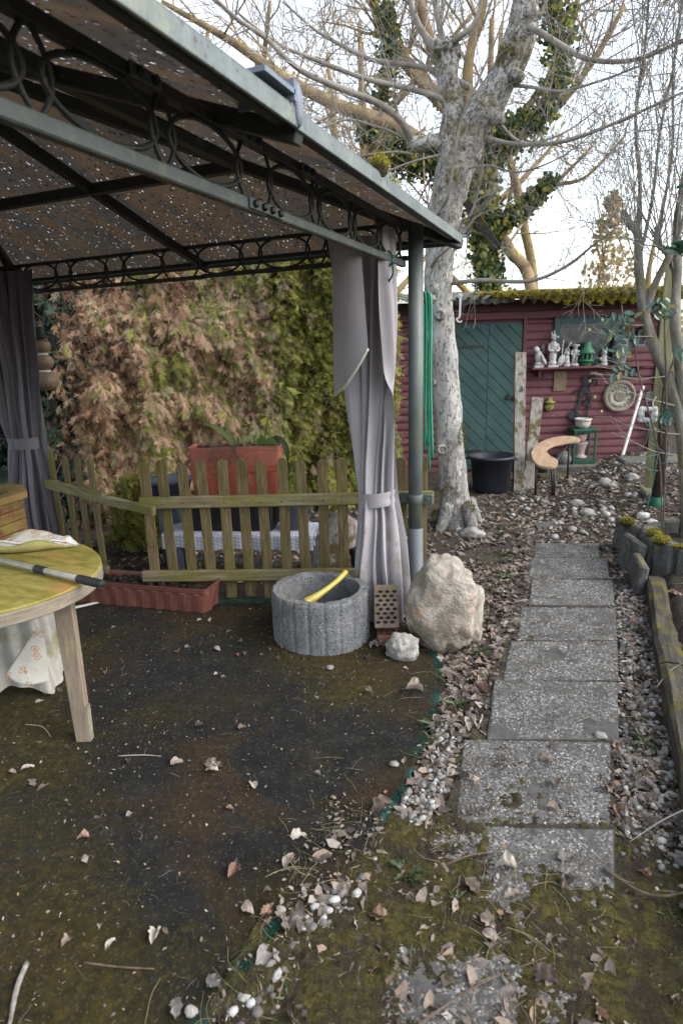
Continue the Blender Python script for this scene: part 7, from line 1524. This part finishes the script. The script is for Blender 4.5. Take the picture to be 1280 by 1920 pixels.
def leaf_small(seed):
    q = random.Random(seed); V = [(0, -.5, 0), (.26 * q.uniform(.6, 1.3), -.1, .12 * q.random()), (.15, .3, .2 * q.random()), (0, .5, .05), (-.18, .25, .2 * q.random()), (-.28 * q.uniform(.6, 1.2), -.12, .14 * q.random()), (0, 0, .04)]
    return np.array(V, float), np.array([(0, 1, 6), (1, 2, 6), (2, 3, 6), (3, 4, 6), (4, 5, 6), (5, 0, 6)])
# --- leaf litter on the bare ground (thins out with noise)
def spread(n, x0, x1, y0, y1, keep):
    out = []
    while len(out) < n:
        x, y = random.uniform(x0, x1), random.uniform(y0, y1)
        if keep(x, y): out.append((x, y))
    return out
off = lambda x, y: not on_patio(x, y) and not on_slab(x, y, .0)
def mkstuff(name, pts, variants, smin, smax, mat_, tilt=.5, lift=.004, rp=1.0):
    n = len(pts); P = np.array([(x, y, gz_(x, y) + lift * random.random()) for x, y in pts])
    o = scatter(name, variants, P, euler_mats((r(n) - .5) * 2 * tilt, (r(n) - .5) * 2 * tilt, r(n) * 6.28), smin + (smax - smin) * r(n) ** 1.6, np.clip(r(n) ** rp, 0, 1), mat_); o['kind'] = 'stuff'; return o
den = lambda x, y, s=0.0: nz(x * 2.1, y * 2.1, 3) + .4 * nz(x * 7, y * 7) > s - random.random() * .5
pts = spread(6500, -1.15, .95, 5.0, 8.6, lambda x, y: off(x, y)) + spread(4600, -1.0, .45, 2.5, 5.2, lambda x, y: off(x, y) and den(x, y, .05)) + spread(2300, -.75, .42, .5, 2.6, lambda x, y: off(x, y) and den(x, y, .05)) + spread(520, -.75, .42, .4, 1.65, lambda x, y: den(x, y, .1)) + spread(2500, -4.2, -1.1, 3.5, 5.6, lambda x, y: off(x, y)) + spread(1800, .5, 1.6, .8, 6.5, off)
mkstuff('leaf_litter', pts, [leaf_small(k) for k in range(14)] + [leaf_shape(41)], .022, .075, M['litter'], .6, .012)
pts = spread(5200, -1.0, .45, .4, 5.2, lambda x, y: off(x, y)) + spread(3600, -4.5, -.5, .5, 3.3, lambda x, y: on_patio(x, y, .01) and den(x, y, -.1)) + spread(1500, -.4, .16, .3, 5.1, lambda x, y: on_slab(x, y, .005) and den(x, y, .1))
mkstuff('leaf_crumbs', pts, [leaf_small(20 + k) for k in range(6)], .004, .017, M['litter'], .5, .003)
# --- pale needles, seeds and husks
fl = [(np.array([(-.5, -.03, 0), (.5, -.025, .05), (.5, .03, .03), (-.45, .035, .02)]), np.array([(0, 1, 2), (0, 2, 3)])), (np.array([(-.5, -.05, 0), (0, -.12, .08), (.5, .02, .02), (0, .08, .05)]), np.array([(0, 1, 3), (1, 2, 3)]))]
pts = spread(5200, -4.6, -.5, .4, 3.3, lambda x, y: on_patio(x, y, .0) and nz(x * 2.6, y * 2.6, 14) + .6 * nz(x * 9, y * 9, 3) > -.55 + random.random() * .8) + spread(3500, -1.0, .45, .4, 3.2, off)
mkstuff('seed_husks', pts, fl, .004, .020, M['fleck'], .3, .002, .9)
mkstuff('moss_debris', spread(3600, -.8, .44, .4, 1.75, lambda x, y: off(x, y) or den(x, y, -.1)), fl + [leaf_small(20 + k) for k in range(4)], .005, .024, M['litter'], .5, .010, .7)
# --- fine dry twigs and grass stalks
def stalk(seed):
    q = random.Random(seed); P = curve([(-.5, 0, .0), (-.2, q.uniform(-.05, .05), .05), (.15, q.uniform(-.09, .09), .06), (.5, q.uniform(-.14, .14), .02)], 3); b = MB(); b.tube(P, .008, 3, cap=False); t_ = []
    for f in b.f: t_ += [(f[0], f[1], f[2]), (f[0], f[2], f[3])]
    return np.array(b.v), np.array(t_)
pts = spread(600, -.95, .44, .4, 5.2, lambda x, y: off(x, y) or den(x, y, .4)) + spread(1300, -.8, .44, .4, 1.7, lambda x, y: True) + spread(300, -1.1, .9, 5.2, 8, off) + spread(160, .45, 1.2, 1.2, 4.3, off)
mkstuff('dry_stalks', pts, [stalk(k) for k in range(8)], .03, .13, M['grass'], .12, .010, .5)
mkstuff('thin_straws', spread(700, -3.4, -.6, .5, 3.0, lambda x, y: on_patio(x, y)), [stalk(k) for k in range(8)], .015, .06, M['fleck'], .12, .004, .5)
# --- gravel: white strip left of the path, grey strip right of it
def chip(seed):
    V, F = ico(1); return np.array([tuple(Vector(p) * (1 + .30 * nz(p[0] * 1.4 + seed, p[1] * 1.4, p[2] * 1.4) + .12 * nz(p[0] * 4, p[1] * 4 + seed, p[2] * 4))) for p in V]), np.array(F)
CHIPS = [chip(q * 3.7) for q in range(9)]
def pebbles(name, pts, smin, smax, mat_, var=None, lift=.0):
    n = len(pts); s = smin + (smax - smin) * r(n) ** 2; P = np.array([(x, y, gz_(x, y) + lift * random.random()) for x, y in pts]); P[:, 2] += s * .10
    o = scatter(name, var or CHIPS, P, euler_mats((r(n) - .5) * .8, (r(n) - .5) * .8, r(n) * 6.28), np.stack([s * (.9 + .4 * r(n)), s * (.7 + .3 * r(n)), s * (.45 + .2 * r(n))], 1), r(n), mat_, smooth_shade=True); o['kind'] = 'stuff'; return o
def strip_keep(x, y): 
    c = patio_right(y) + .075 + .02 * nz(y * 3, 5); return abs(x - c) < .050 * (1.0 + 1.1 * nz(y * 3.5, 1)) + .010 * random.random() and nz(x * 11, y * 11, 6) > -.28 and not on_slab(x, y, -.005)
pebbles('white_gravel', spread(560, -.85, -.38, .75, 2.35, strip_keep), .006, .019, M['gravel_white'], lift=.012)
pebbles('white_gravel', spread(190, -.85, -.28, .45, 1.35, lambda x, y: off(x, y) and den(x, y, .1)), .008, .022, M['gravel_white'], lift=.006)
pebbles('grey_gravel', spread(1500, .16, .42, .6, 4.3, lambda x, y: off(x, y) and .175 < x < .40 and den(x, y, -.25)), .007, .020, M['gravel_grey'], lift=.010)
pebbles('grey_gravel', spread(700, -.9, .4, 2.0, 5.2, lambda x, y: off(x, y)), .003, .010, M['gravel_grey'])
pebbles('pale_stones', spread(230, -.75, .62, 5.3, 8.0, off), .012, .045, M['gravel_white'], lift=.01)
pebbles('pale_stones', spread(120, -3.6, -1.0, 3.7, 5.6, off), .012, .04, M['gravel_grey'], lift=.01)
for i, (x, y, s, ln) in enumerate(((-.12, 6.35, .075, 'pale stone lying farthest left in front of the crescent table'), (.14, 6.95, .085, 'chunky pale stone before the concrete step'), (.21, 6.80, .05, 'upright pale stone beside the chunky stone'), (.39, 7.0, .07, 'white stone near the kerb by the brown post'), (-.02, 6.0, .07, 'rounded pale stone on the leaves below the crescent table'), (.46, 6.0, .06, 'white lump at the foot of the brown post'), (.52, 5.85, .05, 'small white lump before the brown post'))):
    stone((x, y, gh(x, y) + s * .3), (s, s * .75, s * .6), 4.4 + i, M['rock'] if i != 5 and i != 6 else M['figurine'], 'stone', ln, 'stone', 3, .2)
# --- moss films and cushions on the near slabs and the trodden soil
mm = MB(); N1, N2 = 175, 290
def mossk(x, y): return nz(x * 3.1, y * 3.1, 12) * .75 + .5 * nz(x * 10, y * 10, 2) + .42 * nz(x * 27, y * 27, 7) + .25 * nz(x * 65, y * 65, 4) + .88 * smooth(1.86, 1.50, y) + .30 * smooth(1.35, 1.1, y) - .46 - (.10 if on_slab(x, y, .03) else 0) - .9 * smooth(-.52, -.72, x)
mm.grid(lambda u, v: (lambda x, y: Vector((x, y, .003 + max(-.035, min(.007, mossk(x, y) * .025)) + .002 * nz(x * 90, y * 90))))(-.80 + 1.24 * u, .25 + 1.95 * v), N1, N2)
mg = single('moss', mm, M['moss_ground'], kind='stuff')
pp = []
while len(pp) < 26000:
    x, y = random.uniform(-.8, .44), random.uniform(.35, 2.2); k = mossk(x, y)
    if k > .02 + .25 * random.random(): pp.append((x, y, .003 + min(.007, k * .025)))
n = len(pp); scatter('moss_blades', tb, pp, euler_mats((r(n) - .5) * 1.6, (r(n) - .5) * 1.6, r(n) * 6.28), .35 + .5 * r(n), np.clip(r(n) * .85, 0, 1), M['moss'], mg)['kind'] = 'stuff'
pp = []
while len(pp) < 14000:
    x, y = random.uniform(-3.2, -.6), random.uniform(.5, 3.2)
    if on_patio(x, y, .02) and nz(x * 1.7, y * 1.7, 4) + .4 * nz(x * 8, y * 8) + .5 * smooth(.5, .05, patio_right(y) - x) > .22 + .3 * random.random(): pp.append((x, y, .004))
n = len(pp); mp_ = scatter('patio_moss', tb, pp, euler_mats((r(n) - .5) * 1.6, (r(n) - .5) * 1.6, r(n) * 6.28), .22 + .35 * r(n), np.clip(r(n) * .6, 0, 1), M['moss']); mp_['kind'] = 'stuff'
# thin green and straw grass along the path edge
gb = []
for s in range(6):
    q = random.Random(s); P = [Vector((0, 0, 0)), Vector((q.uniform(-.1, .1), .10, .5)), Vector((q.uniform(-.2, .2), .45 + .2 * q.random(), .8 - .3 * q.random()))]; wv = .035
    gb.append((np.array([P[0] + Vector((-wv, 0, 0)), P[0] + Vector((wv, 0, 0)), P[1] + Vector((-wv * .8, 0, 0)), P[1] + Vector((wv * .8, 0, 0)), P[2]]), np.array([(0, 1, 3), (0, 3, 2), (2, 3, 4)])))
pts = spread(1500, -.9, .45, .45, 2.6, lambda x, y: off(x, y) and den(x, y, .25)) + spread(900, -1.0, .4, 2.6, 6, lambda x, y: off(x, y) and den(x, y, .3)) + spread(260, -.75, -.55, .6, 1.7, off)
mkstuff('grass', pts, gb, .012, .055, M['grass'], .7, .0, .9)

# ================================================================ single leaves, stones, twigs, weeds
LCOL = {'tan': ((0.30, 0.22, 0.155), (0.42, 0.33, 0.245)), 'brown': ((0.13, 0.085, 0.058), (0.23, 0.16, 0.115)), 'grey': ((0.15, 0.13, 0.115), (0.26, 0.23, 0.205)), 'rusty': ((0.26, 0.13, 0.07), (0.38, 0.21, 0.125)), 'cream': ((0.44, 0.37, 0.28), (0.58, 0.51, 0.41))}
LCOL = {c: tuple(tuple(.72 * v + .28 * (.35 * q[0] + .45 * q[1] + .2 * q[2]) for v in q) for q in ab) for c, ab in LCOL.items()}
LMAT = {c: leafmat('dead_leaf_' + c, [(0, a), (1, b_)], 'obj', 0.15, 0.8, 0.55) for c, (a, b_) in LCOL.items()}
LM = {}
for c in LCOL:
    for k in range(10):
        V, F = leaf_shape(100 + k, k % 3 != 2, 1.0); me = bpy.data.meshes.new('dead_leaf'); me.from_pydata([tuple(v) for v in V], [], [tuple(f) for f in F]); me.polygons.foreach_set('use_smooth', [True] * len(F)); me.materials.append(LMAT[c]); LM[c, k] = me
MARKS = [((-1.95, 1.68), 'near the table leg'), ((-2.6, 2.75), 'before the long trough'), ((-1.38, 2.55), 'before the concrete planting ring'), ((-.95, 2.75), 'by the bricks'), ((-.68, 2.85), 'in front of the boulder'), ((-.45, 3.1), 'right of the boulder'), ((-.62, 2.2), 'at the worn patio edge'), ((-.66, 1.6), 'among the white pebbles'), ((-.8, 1.05), 'at the lower patio corner'), ((-1.4, 1.3), 'on the lower left patio'), ((-1.2, 1.9), 'on the middle of the patio'), ((-.1, 2.55), 'on the third slab from below'), ((-.1, 2.08), 'on the second pebbled slab'), ((-.1, 1.5), 'on the mossy near slab'), ((-.1, .95), 'on the lowest mossy slab'), ((-.1, 3.1), 'on the middle slabs'), ((.3, 1.2), 'on the near right gravel'), ((.3, 2.0), 'on the gravel by the near sleeper'), ((.3, 3.0), 'on the gravel by the far sleeper'), ((.3, 4.0), 'before the tilted edging slabs'), ((-.9, 4.9), 'at the tree foot'), ((-.5, 4.2), 'left of the far slabs'), ((-.55, 5.2), 'beside the farthest slab'), ((.65, 2.6), 'in the near raised bed'), ((.65, 3.7), 'in the far raised bed'), ((-.85, 3.45), 'beside the post foot'), ((-.45, 2.35), 'left of the near slabs')]
def leaf(x, y, s, label, group, k=None, lift=0.0, tilt=.35, col=None):
    k = k if k is not None else random.randrange(10); col = col or random.choice(('tan', 'tan', 'brown', 'brown', 'grey', 'grey', 'rusty', 'cream'))
    if label is None:
        mk = min(MARKS, key=lambda q: (q[0][0] - x) ** 2 + (q[0][1] - y) ** 2)[1]
        label = '%s %s %s dead leaf %s' % ('large' if s > .07 else ('small' if s < .042 else 'medium'), ('smooth edged' if k % 3 == 2 else 'lobed'), col, mk)
    o = inst('dead_leaf', LM[col, k], None, (x, y, gz_(x, y) + .003 + lift), (random.uniform(-tilt, tilt), random.uniform(-tilt, tilt), random.uniform(0, 6.28)), (s, s, s))
    return tag(o, label, 'leaf', 'dead leaves ' + min(MARKS, key=lambda q: (q[0][0] - x) ** 2 + (q[0][1] - y) ** 2)[1])
for (x, y, s, lab, k) in ((-.81, 1.40, .075, 'pale tan leaf lying flat on the mossy patio centre', 2), (-.96, 1.30, .062, 'orange brown beech leaf alone on the mossy patio', 5), (-.73, 1.10, .095, 'long curled grey leaf at the worn patio corner', 8), (-.79, 1.22, .055, 'pinkish lobed leaf beside a grey pebble on the patio', 0), (-1.05, 1.03, .055, 'pale cream leaf fragment low on the patio', 3), (-1.31, 1.71, .08, 'dark crumpled leaf in the middle of the patio', 1), (-.71, 2.51, .10, 'broad pale leaf close to the boulder', 4), (-.60, 1.72, .10, 'long brown torn leaf beside the white pebbles', 6), (-.55, 1.60, .06, 'light orange leaf standing on the white pebbles', 2), (.26, 2.18, .085, 'broad pale oak leaf on the grey gravel right of the path', 7), (-.12, 1.35, .085, 'dark leaf with curled end on the mossy slab', 1), (-.02, 1.30, .075, 'brown oak leaf on the mossy slab beside the curled one', 3), (.06, 1.16, .08, 'grey torn leaf lying on the lowest mossy slab', 9), (.25, 1.42, .095, 'folded brown leaf on the gravel near the slab corner', 0), (.02, .92, .09, 'big dark leaf with pale underside near the bottom edge', 5), (.20, 1.02, .065, 'pale peach leaf low right on the moss', 4), (-.16, 1.62, .08, 'cream pointed leaf on the mossy slab edge', 6), (-.45, 1.16, .085, 'dark red brown boat shaped leaf in the grass', 8), (-.58, .98, .075, 'curly brown oak leaf among bottom white stones', 3)):
    leaf(x, y, s, lab, None, k, col='rusty' if ('orange' in lab or 'pink' in lab or 'red' in lab) else 'grey' if 'grey' in lab else 'cream' if ('cream' in lab or 'peach' in lab or 'pale oak' in lab) else 'brown' if ('dark' in lab or 'brown' in lab) else 'tan')
def keep_off(x, y): return True
for (n, x0, x1, y0, y1, kp, lab, grp, s0, s1) in ((64, -2.7, -.6, .75, 2.95, lambda x, y: on_patio(x, y, .03), 'small dry curled leaf scattered on the dark mossy patio', 'small leaves scattered on the patio', .022, .06),
        (46, -.6, .17, .7, 2.4, lambda x, y: on_slab(x, y, .01) or y < 1.6, 'dry brown leaf lying on the pebbled path slabs', 'dry leaves on the path slabs', .03, .07),
        (62, -1.0, -.35, 2.3, 3.6, off, 'dry brown leaf on the soil round the boulder', 'dry leaves round the boulder', .035, .095),
        (34, .17, .42, .9, 3.8, off, 'dry brown leaf on the gravel strip beside the timber sleepers', 'dry leaves on the gravel strip', .03, .08),
        (40, -.95, -.35, 3.6, 5.6, off, 'dry brown leaf on the soil left of the far slabs', 'dry leaves left of the far slabs', .04, .09),
        (24, .47, .95, 2.2, 4.2, off, 'dry brown leaf inside the raised bed', 'dry leaves in the raised bed', .04, .09)):
    for x, y in spread(n, x0, x1, y0, y1, kp): leaf(x, y, random.uniform(s0, s1), None, grp)
# leaves heaped against bricks and boulder
for k in range(16): leaf(-.93 + random.gauss(0, .07), 2.90 + random.gauss(0, .03), random.uniform(.03, .07), None, 'dry leaves between bricks and boulder', None, random.random() * .02, .8)
for (x, y, s, lab) in ((-.64, 1.97, .020, 'white pebble lying alone on the patio edge'), (-.755, 1.235, .017, 'grey pebble touching the pinkish leaf'), (-.83, .90, .019, 'white quartz pebble on the lower patio'), (-.55, .86, .030, 'biggest white stone at the bottom of the gravel'), (.10, 1.14, .022, 'white stone on the mossy slab right'), (.11, 2.44, .028, 'grey pebble resting on the slab right edge'), (.33, 1.30, .03, 'white stone on the gravel low right'), (-1.18, 2.58, .022, 'pale flint chip at the foot of the planting ring')):
    stone((x, y, gz_(x, y) + s * .3), (s, s * .75, s * .55), 2.2 + x * 5, M['rock'], 'pebble', lab, 'pebble', 3, .18)
def twig(P, r_, lab, m='twig'):
    P = [(x, y, gz_(x, y) + z) for x, y, z in P]; b = MB(); pth = curve(P, 5); b.tube(pth, lerp_list([r_, r_ * .9, r_ * .5], len(pth)), 6, jit=.2); single('twig', b, M[m], lab, 'twig', loc=P[0])
twig([(-1.325, .84, .007), (-1.285, .775, .012), (-1.215, .69, .006)], .008, 'thick grey twig upright in the bottom left corner', 'old_wood')
twig([(-1.18, .90, .004), (-1.08, .925, .005), (-.99, .955, .004)], .0035, 'straight reddish twig low on the patio')
twig([(-2.28, 1.66, .004), (-2.18, 1.665, .012), (-2.09, 1.63, .004)], .002, 'thin bent pale twig left of the table leg', 'twig_grey')
twig([(-1.72, 1.63, .004), (-1.62, 1.67, .006), (-1.55, 1.69, .004)], .0025, 'pale straight twig right of the table leg', 'twig_grey')
twig([(-.62, .66, .01), (-.42, .88, .02), (-.24, 1.03, .03)], .004, 'reddish brown twig across the bottom of the path')
twig([(-.42, .90, .01), (-.26, 1.10, .03), (-.15, 1.24, .02), (-.02, 1.36, .01)], .0035, 'long dark twig slanting over the mossy slabs')
twig([(.12, 1.72, .01), (.26, 1.66, .03), (.44, 1.78, .03)], .005, 'reddish stick lying across the right gravel')
twig([(.06, 1.18, .01), (.16, 1.14, .02), (.19, 1.03, .03), (.23, .93, .01), (.32, .90, .01)], .0032, 'curved pale stem low on the right moss', 'white_paint')
twig([(-.40, 1.52, .01), (-.27, 1.62, .02), (-.16, 1.68, .01)], .0035, 'rusty conifer twig on the slab edge')
twig([(.40, 2.0, .12), (.30, 1.96, .06), (.20, 1.88, .01)], .0025, 'thin pale stem arching over the sleeper', 'twig_grey')
twig([(.55, 2.9, .16), (.42, 2.95, .13), (.34, 2.8, .10)], .0025, 'thin dry stem hanging over the mossy sleeper', 'twig_grey')
wl_ = MB(); wl_.grid(lambda u, v: Vector(((u - .5) * .22 * math.sin(PI * (.10 + .9 * v)) ** .7 * (1 + .45 * math.sin(v * 22)), v, .35 * v - .42 * v * v + .16 * abs(u - .5))), 5, 12); weed_me = mesh_of('weed_leaf', wl_, M['green_leaf'])
def weed(x, y, s, n, lab, grp='dandelion like weeds along the path'):
    s *= .82; n += 2
    root = thing('weed', lab, 'weed', (x, y, gz_(x, y)), grp)
    for k in range(n): inst('leaf', weed_me, root, (0, 0, 0), (random.uniform(.1, .6), random.uniform(-.2, .2), k * 6.28 / n + random.uniform(-.3, .3)), s * random.uniform(.7, 1.2))
for (x, y, s, n, lab) in ((-.52, 4.18, .11, 8, 'upright green weed rosette behind the boulder'), (-.49, 3.02, .09, 6, 'small green weed right of the boulder'), (-.50, 2.48, .10, 8, 'flat weed rosette left of the slabs, upper one'), (-.56, 2.28, .10, 7, 'flat weed rosette left of the slabs, lower one'), (.27, 2.45, .085, 7, 'green weed on the gravel right of the slabs'), (.33, 2.20, .06, 5, 'small lobed green weed by the sleeper'), (.26, 3.55, .08, 6, 'green weed in the gravel farther up the path'), (-.45, 1.50, .09, 8, 'spiky weed rosette among white pebbles'), (-.50, 1.02, .055, 7, 'round leaved ground ivy near the bottom'), (-.62, 1.02, .05, 6, 'small bright green weed at the patio corner'), (-.60, 4.7, .08, 6, 'green weed on the soil near the tree'), (-.72, 5.2, .08, 6, 'green weed right of the pale stone'), (.34, 4.45, .10, 6, 'weed beside the tilted edging slabs'), (.60, 3.45, .09, 6, 'round leaved weed inside the raised bed'), (.54, 2.35, .10, 6, 'weed in the raised bed near the right edge'), (-.28, 1.45, .05, 6, 'conifer green sprig on the mossy slab'), (.29, 1.62, .05, 5, 'tiny green weed on the right gravel'), (.30, 5.25, .09, 6, 'green weed near the far end of the path')): weed(x, y, s, n, lab)
